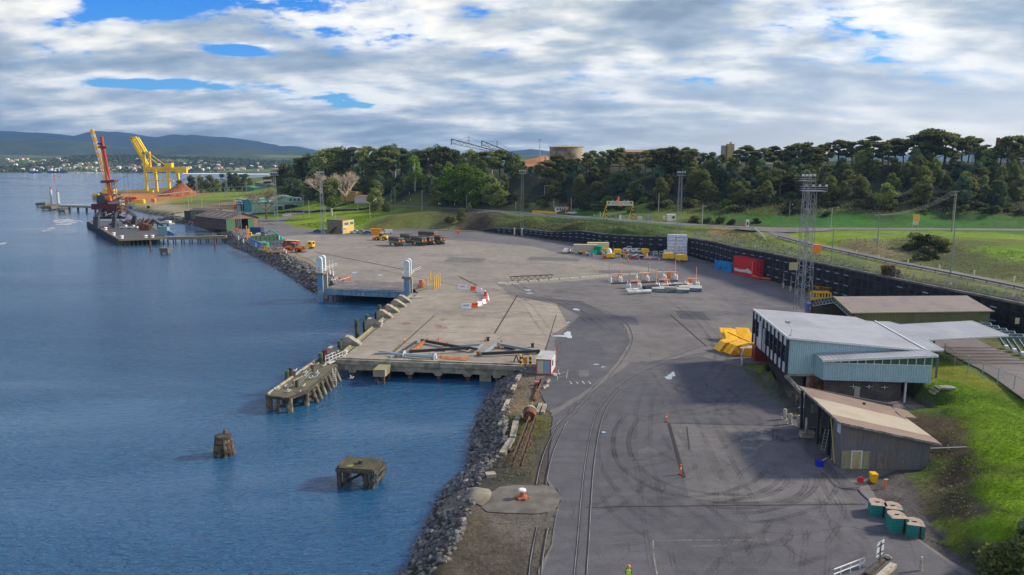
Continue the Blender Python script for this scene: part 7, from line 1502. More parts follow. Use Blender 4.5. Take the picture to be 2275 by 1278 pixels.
for k,(a,b) in enumerate([(1286,565),(1291,566),(1296,567),(1301,567),(1306,569),(1312,568),(1317,570),(1338,566),(1341,571),(1347,568),(1349,573),(1352,565),(1356,573),(1361,575),(1372,563),(1383,563),(1389,565),(1395,565),(1366,570),(1382,571),(1387,572),(1391,573),(1396,573),(1400,574),(1404,574),(1408,575),(1413,574),(1418,571),(1425,574),(1431,571),(1436,570),(1450,566),(1456,567),(1376,574),(1344,575)]):
    c=cols[(k*7) % 9];kind_=('drum','crate','cabinet_box')[k % 3];t=thing(kind_,'',{'drum':'drum','crate':'crate','cabinet_box':'box'}[kind_],G(a,b,0),rc.uniform(-.3,.3),'site clutter in front of the cabins')
    if kind_ == 'drum':m=MB();m.lathe((0,0,0),[(.42,0),(.44,.4),(.42,.8),(.44,.85),(.42,1.2)],10);m.build('shell',K_(c),t);m=MB();m.cyl((0,0,1.2),(0,0,1.24),.36,n=10);m.build('lid',K_('dark'),t)
    elif kind_ == 'crate':m=MB();m.cb(0,0,.12,1.5,1.1,.9);m.build('box',K_(c),t);m=MB();m.cb(0,0,0,1.6,1.2,.11);m.build('pallet',K_('palewood'),t);m=MB();m.cb(0,0,1.03,1.55,1.15,.08);m.build('lid',K_('palewood'),t)
    else:m=MB();m.cb(0,0,0,.9,.8,1.5);m.build('body',K_(c),t);m=MB();m.box(-.35,.35,-.44,-.405,.2,1.3);m.build('door',K_('steel'),t)
    t['label']='%s %s, %s from the left in the clutter before the site cabins' % ({'steel':'grey','dark':'black'}.get(c,c),kind_.replace('_box',''),ordn(k))
for i,(a,b,lab) in enumerate([(1346,563,'yellow compressor beside the white round tank in the corner compound'),(1372,565,'yellow generator with rounded hood in the middle of the clutter'),(1433,564,'long orange yellow machine in front of the right white ute'),(1356,575,'low yellow machine at the near edge of the clutter'),(1485,578,'left yellow compressor in front of the wrapped stack'),(1514,582,'right yellow compressor in front of the wrapped stack')]):
    s=1.3 if i > 3 else 1.0;t=thing('compressor',lab,'compressor',G(a,b,0),R(-6));m=MB();m.prof([(-1.5,.5),(1.5,.5),(1.5,1.6),(1.2,1.95),(-1.2,1.95),(-1.5,1.6)],-.8,.8);m.build('hood',M('machine_yellow',(.85,.52,.01),.5),t);m=MB();m.box(-1.6,1.6,-.85,.85,.35,.5);m.bar((1.5,0,.45),(2.4,0,.35),.12);m.build('chassis',K_('dark'),t)
    for y in (-.8,.8):wheel(t,0,y,.33,.22)
    t.scale=(s,)*3
m=MB();m.lathe((0,0,0),[(1.1,0),(1.1,1.2),(.8,2.0),(.3,2.4)],14);tag(m.build('white_tank',K_('white'),loc=G(1353,566,0)),'white domed tank beside the yellow compressor','tank')
for i,(a,b) in enumerate([(1363,557),(1341,555),(1394,578),(1396,583),(1421,583),(1444,580),(1420,575),(1464,582),(1509,585)]):
    tpost(a,b,'orange barricade post, %s from the left around the wall corner compound' % ordn(i),1.5)
cyc=thing('cage_pair','pair of white hooped cages right of the orange machine near the wall','cages',G(1452,568,0));m=MB()
for s in (0,2.2):m.bar((s,0,0),(s,0,1.6),.15);m.bar((s+1.3,0,0),(s+1.3,0,1.6),.15);m.bar((s,0,1.6),(s+1.3,0,1.6),.15);m.bar((s,0,.8),(s+1.3,0,.8),.12)
m.build('hoops',K_('white'),cyc)
# wrapped stack of bales against the wall
WRAP=M('pale_blue_wrap',(.72,.79,.88),.35,col2=(.42,.54,.72),sc=1.3,amt=.55,wave=('z',.9,.05),var=.25)
ws=thing('wrapped_stack','tall stack of pale blue plastic wrapped bundles against the retaining wall','stack',G(1481,575,0),R(-8));bh=8.6/9
for k in range(9):
    for j,(x0,x1,y0,y1) in enumerate([(.2,3.1,.3,3.2),(3.2,7.0,0,3.2)]):m=MB();e=rc.uniform(-.09,.09);m.box(x0+e,x1+e,y0+e,y1,k*bh,(k+1)*bh-.03);m.build('bundle',WRAP,ws)
for k in range(2):m=MB();m.box(-1.0,.15,.1,2.2,k*bh*1.6,(k+1)*bh*1.6-.03);m.build('bundle',WRAP,ws)
m=MB();m.box(3.1,3.35,-.15,-.02,0,4.5);m.build('white_pipe',K_('white'),ws)
# red container stack, blue container, red pipes
rsd=G(1668,617,0)-G(1628,607,0);container('container_stack','two bright red long containers stacked against the retaining wall','containers',(0,0,0),0,12.2,2.9,2.75,ribbed('bright_red_container',(.62,.02,.03),(.45,.03,.04)),2)
o=[x for x in COL.objects if x.get('label','').startswith('two bright red')][0];o.location=G(1628,607,0);o.rotation_euler.z=math.atan2(rsd.y,rsd.x);
m=MB();m.add([(.8,-.01,1.0),(4,-.01,.9),(7,-.01,1.2),(10.5,-.01,1.1),(11,-.01,2.3),(9.5,-.01,1.9),(8,-.01,2.6),(6.5,-.01,2.0),(3,-.01,1.7),(.9,-.01,2.0)],[tuple(range(10))]);m.build('pale_patch',M('pale_paint_patch',(.52,.55,.54),.6),o)
container('shipping_container','bright blue container with dark blotches left of the red container stack','container',(0,0,0),0,9.4,2.6,2.7,ribbed('graffiti_blue',(.01,.25,.62),(.01,.05,.08)));bsd=G(1626,607,0)-G(1588,598,0)
o=[x for x in COL.objects if x.get('label','').startswith('bright blue container')][0];o.location=G(1588,598,0)+Vector((0,.6,0));o.rotation_euler.z=math.atan2(bsd.y,bsd.x)
rp=thing('red_pipe','red pipe bending down from the container stack and lying on the asphalt','pipe',G(1672,619,0));m=MB();m.cyl((0,.5,5),(0,.3,1),.32,n=8);m.cyl((0,.3,1),(1.4,-1.5,.35),.32,n=8);m.build('pipe',M('pipe_red',(.65,.09,.05),.5),rp);m=MB();m.cyl((1.0,-.2,.35),(5.6,-4.0,.35),.32,n=8);m.build('lying_pipe',M('pipe_red',(.65,.09,.05),.5),rp)
# scrap steel behind the towers
sc_=MB()
for k in range(170):
    s=rc.random();a=G(1800,655,0).lerp(G(1935,672,0),s);x,y=a.x+rc.uniform(-1,3),a.y+rc.uniform(-4,9);L_=rc.uniform(1,5);th=rc.uniform(-.6,.3);z=rc.uniform(.1,2.6)*(1-.4*s);sc_.bar((x,y,z),(x+L_*math.cos(th),y+L_*math.sin(th)*1,z+rc.uniform(-.5,.5)),rc.uniform(.12,.4))
tag(sc_.build('scrap_heap',K_('rust')),'long heap of rusty scrap steel along the wall behind the olive shed','scrap heap',kind='stuff')
yc=thing('yellow_spreader','yellow lattice spreader frame on the scrap behind the olive shed','spreader frame',G(1806,648,1.2));m=MB()
for z in (0,1.4):m.bar((0,0,z),(9,-3.2,z-.4),.2)
for k in range(8):m.bar((k*1.2,-k*.43,0),(k*1.2+1.2,-k*.43-.43,1.3),.12);m.bar((k*1.2,-k*.43,0),(k*1.2,-k*.43,1.4),.12)
m.build('lattice',M('tarnished_yellow',(.42,.24,.04),.7,col2=(.2,.09,.04),sc=1,amt=.5),yc)
yc=thing('yellow_cage','bright yellow open steel cage just behind the olive shed truss','cage',G(1806,668,.8),R(-5));m=MB()
for z in (.3,2.0):m.bar((0,0,z),(4.2,0,z),.25);m.bar((0,2,z),(4.2,2,z),.25)
for x in (0,1.4,2.8,4.2):m.bar((x,0,0),(x,0,2.0),.22);m.bar((x,2,0),(x,2,2.0),.22)
m.bar((.6,0,1.6),(2.2,0,.4),.2);m.build('frame',M('machine_yellow',(.85,.52,.01),.5),yc)
bb=thing('blue_tank','small blue tank at the left corner of the olive shed','tank',G(1798,702,0));m=MB();m.cb(0,0,0,1.6,1.4,3.0);m.build('body',M('dusk_blue',(.08,.11,.32),.5),bb);m=MB();m.cb(0,-.72,1.6,.5,.05,.5);m.build('label_plate',K_('white'),bb)
# ================================================================ orange stands, white legs, pipes, pontoons in mid yard
def kiosk(px,py,lab,tall=True,left=False):
    p=G(px,py,0);t=thing('orange_stand',lab,'stand',p,0,'orange stands in the middle of the yard');s=1 if not left else -1
    m=MB();m.box(0,2.9,-.3,.3,1.9,2.15);m.build('top_beam',M('stand_orange_pale',(.90,.42,.22),.5),t);m=MB();x0=1.6 if not left else .1;m.box(x0,x0+1.1,-.25,.25,.1,1.88);m.build('panel',M('stand_orange',(.90,.22,.03),.5),t);m=MB();m.box(.05,.15,-.15,.15,0,1.88);m.box(2.75,2.85,-.15,.15,0,1.88);m.build('leg',K_('steel'),t)
ks=[(1360,624,'left stand of the far row',0),(1422,622,'middle stand of the far row',0),(1481,619,'right stand of the far row',1),(1401,640,'left stand of the near row',0),(1463,637,'middle stand of the near row',0),(1527,635,'right stand of the near row',1)]
for a,b,lab,lf in ks:kiosk(a,b,'orange steel stand, '+lab,left=bool(lf))
ll=[(1353,624),(1357,628),(1376,625),(1380,627),(1414,623),(1437,623),(1440,625),(1474,620),(1478,623),(1499,620),(1503,622),(1394,640),(1399,642),(1418,641),(1422,642),(1458,640),(1463,641),(1482,640),(1487,641),(1522,638),(1527,639),(1546,637),(1551,638)]
for k,(a,b) in enumerate(ll):
    t=thing('white_support_leg','%s white bottle shaped support leg from the left in the %s row' % (ordn(k if k < 11 else k-11),'far' if k < 11 else 'near'),'support leg',G(a,b,0),0,'white support legs in mid yard');m=MB();m.lathe((0,0,0),[(.36,0),(.36,1.1),(.15,1.5),(.1,1.9)],10);m.build('leg',K_('white'),t);m=MB();m.cyl((0,0,1.6),(0,0,2.4 if k % 3 else 5.5),.09,n=6);m.build('tube',M('stand_orange_pale',(.90,.42,.22),.5) if k % 2 else K_('palewood'),t)
m=MB();
for a,b in (((1358,630),(1506,624)),):p,q_=G(a[0],a[1],.2),G(b[0],b[1],.2);m.cyl((0,0,0),q_-p,.22,n=8)
tag(m.build('dark_pipe',K_('dark'),loc=G(1358,630,.2)),'long thin dark pipe under the far row of orange stands','pipe')
for i,(a,b,r_) in enumerate([((1430,641),(1462,638),.75),((1488,637),(1524,635),.65)]):p,q_=G(a[0],a[1],r_),G(b[0],b[1],r_);m=MB();m.cyl((0,0,0),q_-p,r_,n=12);tag(m.build('black_pipe',K_('black'),loc=p),['left','right'][i]+' fat black pipe behind the near row of stands','pipe')
for i,(a,b,r_) in enumerate([((1394,650),(1446,647),.55),((1390,645),(1440,642),.45)]):p,q_=G(a[0],a[1],r_),G(b[0],b[1],r_);m=MB();m.cyl((0,0,0),q_-p,r_,n=12);tag(m.build('pale_pipe',M('pale_pipe',(.55,.60,.60),.5,col2=(.35,.36,.33),sc=.8),loc=p),['nearer','farther'][i]+' pale grey pipe lying in front of the left near stand','pipe')
for i,(a,b,w,l) in enumerate([(1475,650,6.5,5),(1503,651,6.5,4),(1490,642,5,3),(1533,648,6,5),(1517,640,5,3)]):
    t=thing('pontoon',['leftmost flat grey pontoon before the near stands','nearest flat grey pontoon before the near stands','small pontoon slab between the near ones','rightmost flat grey pontoon','back pontoon slab below the right near stand'][i],'pontoon',G(a,b,0),R(-14));m=MB();m.box(-w/2,w/2,0,l,.1,.95);m.build('hull',M('pontoon_side',(.20,.28,.32),.6,col2=(.1,.12,.13),sc=.6),t);m=MB()
    for k in range(3):m.box(-w/2-.05,w/2+.05,k*l/3,(k+.75)*l/3,.955,1.02)
    m.build('deck_strip',M('pontoon_deck',(.48,.46,.42),.7),t)
# truss and kerb blocks
lt=thing('lattice_truss','long brown lattice truss lying beside the kerb blocks','truss',G(1134,627,0));e=G(1229,622,0)-G(1134,627,0);m=MB();dn=e.normalized();nn=Vector((-dn.y,dn.x,0))*.9
for s in (0,1):
    for z in (.1,1.5):m.bar(nn*s+Vector((0,0,z)),e+nn*s+Vector((0,0,z)),.12)
    for k in range(14):a=e*(k/14)+nn*s;b=e*((k+1)/14)+nn*s;m.bar(a+Vector((0,0,.1 if k % 2 else 1.5)),b+Vector((0,0,1.5 if k % 2 else .1)),.08)
for k in range(8):a=e*(k/7);m.bar(a+Vector((0,0,1.5)),a+nn+Vector((0,0,1.5)),.08)
m.build('lattice',M('truss_brown',(.11,.07,.06),.8),lt)
kb=[(1106,631),(1129,629.5),(1152,628),(1175,626.5),(1198,625),(1220,623.5),(1244,621.5),(1266,619.8),(1290,618),(1311,616.5),(1332,615),(1354,613.6),(1376,612.2),(1398,610.8),(1420,609.4)]
for k,(a,b) in enumerate(kb):
    p,q_=G(a,b,.0),G(a+19,b-1.3,.0);m=MB();m.bar((0,0,.2),q_-p+Vector((0,0,.2)),.5,.4);tag(m.build('kerb_block',M('kerb_cream',(.60,.58,.50),.8,col2=(.40,.38,.32),sc=.8),loc=p),ordn(k)+' cream concrete kerb block in the long row, counted from the truss end','kerb block','row of concrete kerb blocks')
for i,(a,b) in enumerate([(1461,606.5),(1474,605.5),(1122,633.5),(1140,632.5)]):p,q_=G(a,b,0),G(a+15,b-.8,0);m=MB();m.bar((0,0,.15),q_-p+Vector((0,0,.15)),.45,.3);tag(m.build('kerb_block',M('kerb_cream',(.60,.58,.50),.8),loc=p),['cream kerb block beyond the gap before the right far stand','last cream kerb block of the row','small kerb block in front of the lattice truss, left','small kerb block in front of the lattice truss, right'][i],'kerb block')
m=MB();m.cb(0,0,0,1.6,.8,1.5);m.cyl((-.5,0,1.5),(-.5,0,1.6),.1,n=6);tag(m.build('light_plant',K_('orange'),loc=G(1018,519,0)),'small orange lighting plant alone at the back of the yard','machine')
for i,(a,b) in enumerate([(1143,523),(1160,524)]):m=MB();m.cyl((0,0,0),(0,0,3.6),.35,n=8);tag(m.build('white_column',K_('cream'),loc=G(a,b,0)),['cream column left of the low wall tower','cream column at the foot of the low wall tower'][i],'column')
# concrete wheel stop line (kerb) at the yard back edge
m=MB();P=gw([(835,511),(950,512),(1075,516),(1220,534),(1300,545)]);
for a,b in zip(P,P[1:]):m.bar((a[0],a[1],.12),(b[0],b[1],.12),.35,.24)
tag(m.build('back_kerb',M('brown_kerb',(.16,.12,.10),.85)),kind='structure')
# ================================================================ buildings and port on the left
def gable(name,lab,cat,a,b,depth,hw,hr,wallm,roofm,z=0,over=.4,mono=False):
    """near long side runs a->b (ground points), depth away from the camera; returns the thing and its local length"""
    a,b=Vector(a),Vector(b);t=thing(name,lab,cat,(a.x,a.y,z),math.atan2(b.y-a.y,b.x-a.x));L_=(b-a).to_2d().length;m=MB();m.box(0,L_,0,.2,-1,hw);m.box(0,L_,depth-.2,depth,-1,hw);m.build('side_wall',wallm,t)
    for x in (0,L_-.2):m=MB();m.add([(x,0.21,-1),(x,depth-.21,-1),(x,depth-.21,hw),(x,depth/2,hr-.05),(x,.21,hw),(x+.2,.21,-1),(x+.2,depth-.21,-1),(x+.2,depth-.21,hw),(x+.2,depth/2,hr-.05),(x+.2,.21,hw)],[(0,1,2,3,4),(9,8,7,6,5),(0,4,9,5),(1,0,5,6),(2,1,6,7)]);m.build('end_wall',wallm,t)
    m=MB();m.slab([(-over,-over,hw+.03),(L_+over,-over,hw+.03),(L_+over,depth/2,hr),(-over,depth/2,hr)],.1);m.slab([(-over,depth/2,hr),(L_+over,depth/2,hr),(L_+over,depth+over,hw+.03),(-over,depth+over,hw+.03)],.1);m.build('roof',roofm,t);return t,L_
def win(t,x0,x1,z0,z1,y=-.04,nm='window',mt=None):m=MB();m.box(x0,x1,y-.03,y,z0,z1);return m.build(nm,mt or K_('glass'),t)
SB=M('brown_ribbed_wall',(.085,.055,.055),.75,col2=(.11,.075,.06),sc=.3,wave=('x',1.2,.02));SR=M('dark_brown_roof',(.11,.085,.085),.7,col2=(.16,.11,.09),sc=.2,wave=('x',1.1,.01))
a,b=G(452,500,0),G(503,512,0);d_=G(575,507,0)-b
t=thing('brown_shed','long dark brown goods shed with green end doors on the shore','shed',b,math.atan2(d_.y,d_.x));Ln=34.0;wd_=d_.length;m=MB();m.box(0,.2,0,Ln,0,5.6);m.box(wd_-.2,wd_,0,Ln,0,5.6);m.build('side_wall',SB,t);m=MB();m.add([(.21,0,5.3),(wd_-.21,0,5.3),(wd_-.21,0,5.7),(wd_/2,0,8.3),(.21,0,5.7)],[(0,1,2,3,4)]);m.box(wd_*.32,wd_*.34,0,.2,0,5.3);m.box(wd_-2.6,wd_-.21,-.01,.2,0,5.3);m.build('gable_wall',M('brick_brown',(.22,.15,.11),.85),t)
for x0,x1 in ((.1,wd_*.28),(wd_*.67,wd_-2.6)):m=MB();m.box(x0,x1,-.12,-.02,0,5.2);m.build('green_door',M('shed_door_green',(.07,.17,.09),.7,wave=('x',1,.02)),t)
m=MB();m.box(wd_*.2,wd_*.7,6,6.1,0,5.2);m.build('interior_shade_sheet',K_('black'),t)  # black sheet paints the shade inside the open shed
m=MB();m.slab([(-.7,-.7,5.6),(wd_/2,-.7,8.5),(wd_/2,Ln+.5,8.5),(-.7,Ln+.5,5.6)],.12);m.slab([(wd_/2,-.7,8.5),(wd_+.7,-.7,5.6),(wd_+.7,Ln+.5,5.6),(wd_/2,Ln+.5,8.5)],.12);m.build('roof',SR,t)
for k in range(4):m=MB();y=5+k*6.5;m.slab([(wd_*.08,y,6.33),(wd_*.36,y,7.85),(wd_*.36,y+.8,7.85),(wd_*.08,y+.8,6.33)],.03);m.build('skylight',M('pale_skylight',(.35,.33,.33),.5),t)
t,l_=gable('small_shed','small grey green shed with brown roof left of the long brown shed','shed',G(424,486,0),G(476,487,0),8,5.0,6.2,M('grey_green_wall',(.14,.17,.13),.8,grime=.4),SR);win(t,4.5,5.5,2.8,3.8);win(t,7,8,2.8,3.8)
m=MB();m.box(0,4.2,0,3.5,0,4.4);m.box(-.2,4.4,-.2,3.7,4.42,4.6);tag(m.build('lean_to',M('dark_green_hut',(.05,.06,.045),.8),loc=G(410,486,0)),'small dark green hut against the left end of the small shed','hut')
container('rusty_container','rust brown open container between the small shed and the long brown shed','container',G(431,497,0),R(-15),11,3,3.0,M('container_rust',(.22,.07,.045),.8,col2=(.12,.05,.04),sc=.6,amt=.5))
TLW=M('pale_teal_wall',(.17,.30,.24),.7,wave=('x',1.2,.02),col2=(.20,.31,.26),sc=.2);TLR=M('teal_roof',(.25,.31,.27),.7,wave=('x',1,.01))
a,b=G(560,475,.5),G(676,472,.5);t,l_=gable('workshop','large pale teal workshop with low curved gable and dark doorways','workshop',a,b,34,7.6,9.6,TLW,TLR,.3,.3)
m=MB();n_=10;P=[(l_*.35+l_*.65*k/n_,7.4+3.6*math.sin(math.pi*k/n_)) for k in range(n_+1)];m.prof([(l_*.35,6.8)]+P+[(l_,6.8)],-.25,26);m.build('curved_gable',TLW,t)
for x0,x1,z1 in ((14,19,4.6),(l_*.62,l_*.62+6,5.6),(l_*.78,l_*.78+3,5)):win(t,x0,x1,0,z1,-.28,'doorway',K_('black'))
for k in range(5):win(t,l_*.72+k*2.6,l_*.72+k*2.6+1.6,8.0,9.6,-.28)
t,l_=gable('workshop_annex','bright teal annex with tall dark doors at the left end of the workshop','workshop annex',G(526,472,.5),G(560,475,.5),24,9.0,9.6,M('bright_teal_wall',(.03,.26,.28),.6,wave=('x',1.2,.02)),TLR,.3)
win(t,3,7,0,7.5,-.04,'doorway',K_('black'));win(t,8.5,10,0,7.5,-.04,'doorway',K_('black'))
t,l_=gable('port_office','low grey and tan port office with hipped brown roofs behind the bare tree','office building',T(567,420),T(651,424),22,6.2,9.0,M('grey_tan_wall',(.30,.27,.21),.8),M('tan_brown_roof',(.26,.21,.15),.8),5.2)
for k in range(12):win(t,l_*.5+k*1.5,l_*.5+k*1.5+1.0,2.8,4.4)
m=MB();m.box(l_*.18,l_*.42,-2,-.05,0,5.8);m.build('blue_grey_bay',M('blue_grey_wall',(.16,.22,.27),.7),t);m=MB();m.box(l_*.42,l_+1,-1.6,-.45,5.9,6.15);m.build('veranda_roof',K_('cream'),t)
t,l_=gable('green_hut','low dark green hut at the left end of the port office','hut',T(541,424),T(565,424),8,3.6,4.0,K_('green'),K_('green'),5)
t,l_=gable('roadside_shed','small white shed with red brown roof on the lawn behind the round dark tree','shed',T(788,452),T(823,452),8,4.4,5.2,M('white_block_wall',(.50,.49,.50),.8),M('red_brown_roof',(.28,.12,.09),.8),T(800,452).z)
t,l_=gable('yellow_house','yellow and brown cabin half hidden behind the pale bare trees','house',T(757,446),T(789,447),8,6.0,6.4,M('ochre_wall',(.42,.28,.08),.8),M('brown_flat_roof',(.16,.11,.08),.8),T(770,447).z);win(t,2,6,3.5,4.8)
# yellow two storey office in the yard
a,b,c=G(728,517,0),G(762,520,0),G(787,516,0);t=thing('yellow_office','two storey ochre yellow office with blue windows at the back of the yard','office building',b,0)
YA=M('ochre_yellow_wall',(.55,.42,.12),.8,grime=.15);YD=M('shaded_ochre_wall',(.22,.17,.075),.8,grime=.3);dz1,dz2=a-b,c-b  # YD is the ochre darkened to paint shade on side and rear walls
def wseg(d,mt,nm):m=MB();n=Vector((-d.y,d.x)).normalized()*(.2 if d.x > 0 else -.2);m.add([(0,0,0),(d.x,d.y,0),(d.x,d.y,6.3),(0,0,6.3),(n.x,n.y,0),(d.x+n.x,d.y+n.y,0),(d.x+n.x,d.y+n.y,6.3),(n.x,n.y,6.3)],[(0,1,2,3),(7,6,5,4),(1,5,6,2),(4,0,3,7),(3,2,6,7)]);m.build(nm,mt,t)
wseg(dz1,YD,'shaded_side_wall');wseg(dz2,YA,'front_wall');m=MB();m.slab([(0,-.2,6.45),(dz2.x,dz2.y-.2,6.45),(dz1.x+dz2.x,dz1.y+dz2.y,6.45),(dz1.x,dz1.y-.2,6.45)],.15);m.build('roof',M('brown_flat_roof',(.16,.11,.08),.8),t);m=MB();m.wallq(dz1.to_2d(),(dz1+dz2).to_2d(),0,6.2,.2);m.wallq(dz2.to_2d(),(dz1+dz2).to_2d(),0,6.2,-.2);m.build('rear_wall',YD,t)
BW=M('blue_window',(.04,.16,.32),.2,spec=.8)
for d,fr_ in ((dz2,(.15,.50,.66,.94)),(dz1,(.12,.34,.60,.80))):
    r_=math.atan2(d.y,d.x);Ld=d.length
    for k in (0,2):
        for z in ((4.0,5.2),(1.0,2.2)):
            if d is dz2 and z[0] < 3:continue
            m=MB();m.box(fr_[k]*Ld,fr_[k+1]*Ld,-.08,.02,z[0],z[1],Matrix.Rotation(r_,4,'Z')) if d is dz2 else m.box(fr_[k]*Ld,fr_[k+1]*Ld,-.02,.08,z[0],z[1],Matrix.Rotation(r_,4,'Z'));m.build('window',BW,t)
m=MB();u1=dz1.normalized();w_=Vector((-.5,-1.2,0));P0=u1*9.2;P1=u1*4.6+Vector((0,0,3.2));m.bar(P0+w_*.5,P1+w_*.5,1.0,.2);m.build('outside_stair',M('stair_red',(.22,.09,.06),.7),t)
u2=dz2.normalized();m=MB();m.slab([u2*.4+Vector((0,-2,3.0)),u2*4.2+Vector((0,-2,3.0)),u2*4.2+Vector((0,0,3.3)),u2*.4+Vector((0,0,3.3))],.12)
m.build('porch_roof',K_('cream'),t)
for s in (.5,4.0):m=MB();q_=u2*s+Vector((0,-1.9,0));m.bar(q_,q_+Vector((0,0,2.9)),.15);m.build('porch_post',K_('white'),t)
# far jetty
JT=[G(a,b,0) for a,b in [(265,532),(371,528),(322,492),(197,492)]];c0=JT[0];jt=thing('far_jetty','far timber and concrete jetty with a row of fender piles, carrying the red crane','jetty',(c0.x,c0.y,0));P=[(p.x-c0.x,p.y-c0.y) for p in JT];PV=[Vector(p) for p in P]
m=MB();m.prism(P,-.7,0);m.build('deck',M('jetty_asphalt',(.085,.085,.095),.85,col2=(.065,.065,.07),sc=.1),jt);m=MB()
for k in range(4):a,b=PV[k],PV[(k+1) % 4];m.bar((a.x,a.y,-.25),(b.x,b.y,-.25),.7,.9)
m.build('edge_beam',M('jetty_edge',(.22,.19,.13),.9,col2=(.28,.24,.06),sc=.3,amt=.3),jt)
for k in range(26):q_=PV[0].lerp(PV[3],k/25.5+.005)+Vector((-.7,-.3));m=MB();m.bar((q_.x,q_.y,-6),(q_.x,q_.y,-.1),.8,.6);m.build('fender_pile',M('jetty_fender',(.05,.065,.075),.8),jt)
for k in range(12):
    q_=PV[0].lerp(PV[1],k/11)+Vector((0,.6));m=MB();m.cyl((q_.x,q_.y,-7),(q_.x,q_.y,-.7),.3,n=7);m.build('pile',K_('timber'),jt)
m=MB();m.box(2,14,6,7,-7,-.8);m.build('underside_shade_block',K_('black'),jt)  # black block stands in for the shade below the jetty deck
a,b=G(371,528,0),G(502,525,0);tr_=thing('trestle_bridge','narrow trestle bridge joining the far jetty to the shore','trestle',a,math.atan2(b.y-a.y,b.x-a.x));L_=(b-a).length;m=MB();m.box(0,L_,0,5,-.7,0);m.box(0,L_,-.25,-.02,-1.1,.25);m.build('deck',M('jetty_edge',(.22,.19,.13),.9),tr_);m=MB();m.bar((0,5,1.1),(L_,5,1.1),.08)
for k in range(9):m.bar((k*L_/8,5,0),(k*L_/8,5,1.1),.07)
m.build('railing',K_('steel'),tr_)
for k in range(7):
    for s in (-.5,.5):m=MB();x=3+k*L_/7.2+s;m.cyl((x,.4,-7),(x,.4,-.8),.25,n=7);m.build('pile',K_('timber'),tr_)
def mast_thing(name,lab,cat,loc):return thing(name,lab,cat,loc)
gc=thing('grey_cabin','blue grey cabin at the right end of the far jetty','cabin',G(350,524,0));m=MB();m.box(0,4.6,0,3,0,4.0);m.build('wall',M('cabin_blue_grey',(.18,.30,.36),.6),gc);m=MB();m.prof([(4.7,0),(7.6,0),(7.6,1.0),(4.7,2.4)],.2,2.4);m.build('ramp_side',BP_,gc);m=MB();m.box(-.1,4.7,-.1,3.1,4.02,4.15);m.build('roof',M('cabin_blue',(.08,.20,.32),.6),gc)
sg_=thing('scrap_grab','rusty scrap handling grab and boom on the far jetty','machine',G(320,512,0));m=MB();m.bar((0,0,0),(4,2,5),1.0);m.bar((4,2,5),(9,1,2.2),.8);m.build('boom',K_('dark'),sg_);m=MB();m.prof([(-2,0),(3,0),(3.6,2.6),(0,3.6),(-2.2,2)],-1.2,1.2);m.build('grab',K_('rust'),sg_)
m=MB();rc2=random.Random(3)
for k in range(70):x,y,z=rc2.uniform(-7,7),rc2.uniform(-3,12),rc2.uniform(.2,4);m.bar((x,y,z*.4),(x+rc2.uniform(-3,3),y+rc2.uniform(-2,2),z),rc2.uniform(.2,.6))
tag(m.build('scrap_heap',K_('rust'),loc=G(305,502,0)),'tangle of rusty scrap on the far jetty right of the white utes','scrap',kind='stuff')
for i,(a,b) in enumerate([(271,530),(253,523),(235,511),(324,529),(339,529)]):m=MB();m.lathe((0,0,0),[(.8,0),(.5,.4),(.5,.7),(.9,.9),(.8,1.3),(.2,1.4)],9);tag(m.build('mooring_bollard',K_('white'),loc=G(a,b,0)),['white mooring bollard at the near corner of the far jetty','white mooring bollard second along the left edge of the far jetty','white mooring bollard third along the left edge of the far jetty','left white mooring bollard on the near edge of the far jetty','right white mooring bollard on the near edge of the far jetty'][i],'mooring bollard')
# red portal crane
RC=M('crane_dark_red',(.20,.025,.025),.6,col2=(.10,.03,.03),sc=.2,amt=.3);OC=M('crane_orange',(.75,.20,.03),.6);CN=M('crane_navy',(.06,.065,.08),.6)
cl=G(240,505,0);rcn=thing('portal_crane','dark red and orange portal crane with tall column standing on the far jetty','crane',cl);S_=(cl.y*cP+35*sP)/FPX
def cp_(px,py,dy=0):return Vector(((px-240)*S_,dy,(505-py)*S_))
for x,dy in ((212,0),(233,-8),(282,8),(262,-4)):m=MB();m.bar(cp_(x,505,dy),cp_(x+3,482,dy),1.8);m.bar(cp_(x+3,482,dy),cp_(238 if x < 240 else 268,462,dy*.4),1.5);m.build('portal_leg',CN,rcn)
m=MB();m.bar(cp_(219,484),cp_(280,484),1.2);m.build('portal_beam',CN,rcn);m=MB();m.prof([(-12*S_-3,40*S_),(30*S_,40*S_),(34*S_,52*S_),(-24*S_,52*S_)],-4,4);m.build('hopper',M('hopper_maroon',(.11,.02,.025),.7),rcn)
cl_=MB();rq=random.Random(8)
for k in range(120):x,y=rq.uniform(222,284),rq.uniform(436,484);cl_.bar(cp_(x,y,rq.uniform(-4,4)),cp_(x+rq.uniform(-7,7),y+rq.uniform(-6,6),rq.uniform(-4,4)),rq.uniform(.2,.7))
tag(cl_.build('machinery',K_('rust'),rcn),kind='stuff')
m=MB();m.bar(cp_(244,462),cp_(272,462),6,3.4);m.build('slewing_deck',K_('rust'),rcn)
for i_,(x0,x1,y0,y1,mt) in enumerate([(250,268,449,465,M('pale_cab',(.36,.40,.38),.6)),(226,244,434,452,CN),(268,276,444,456,M('pale_cab',(.36,.40,.38),.6)),(244,256,436,446,OC)]):m=MB();m.box((x0-240)*S_,(x1-240)*S_,-2.5,2.5,(505-y1)*S_,(505-y0)*S_);m.build('machine_house',mt,rcn)
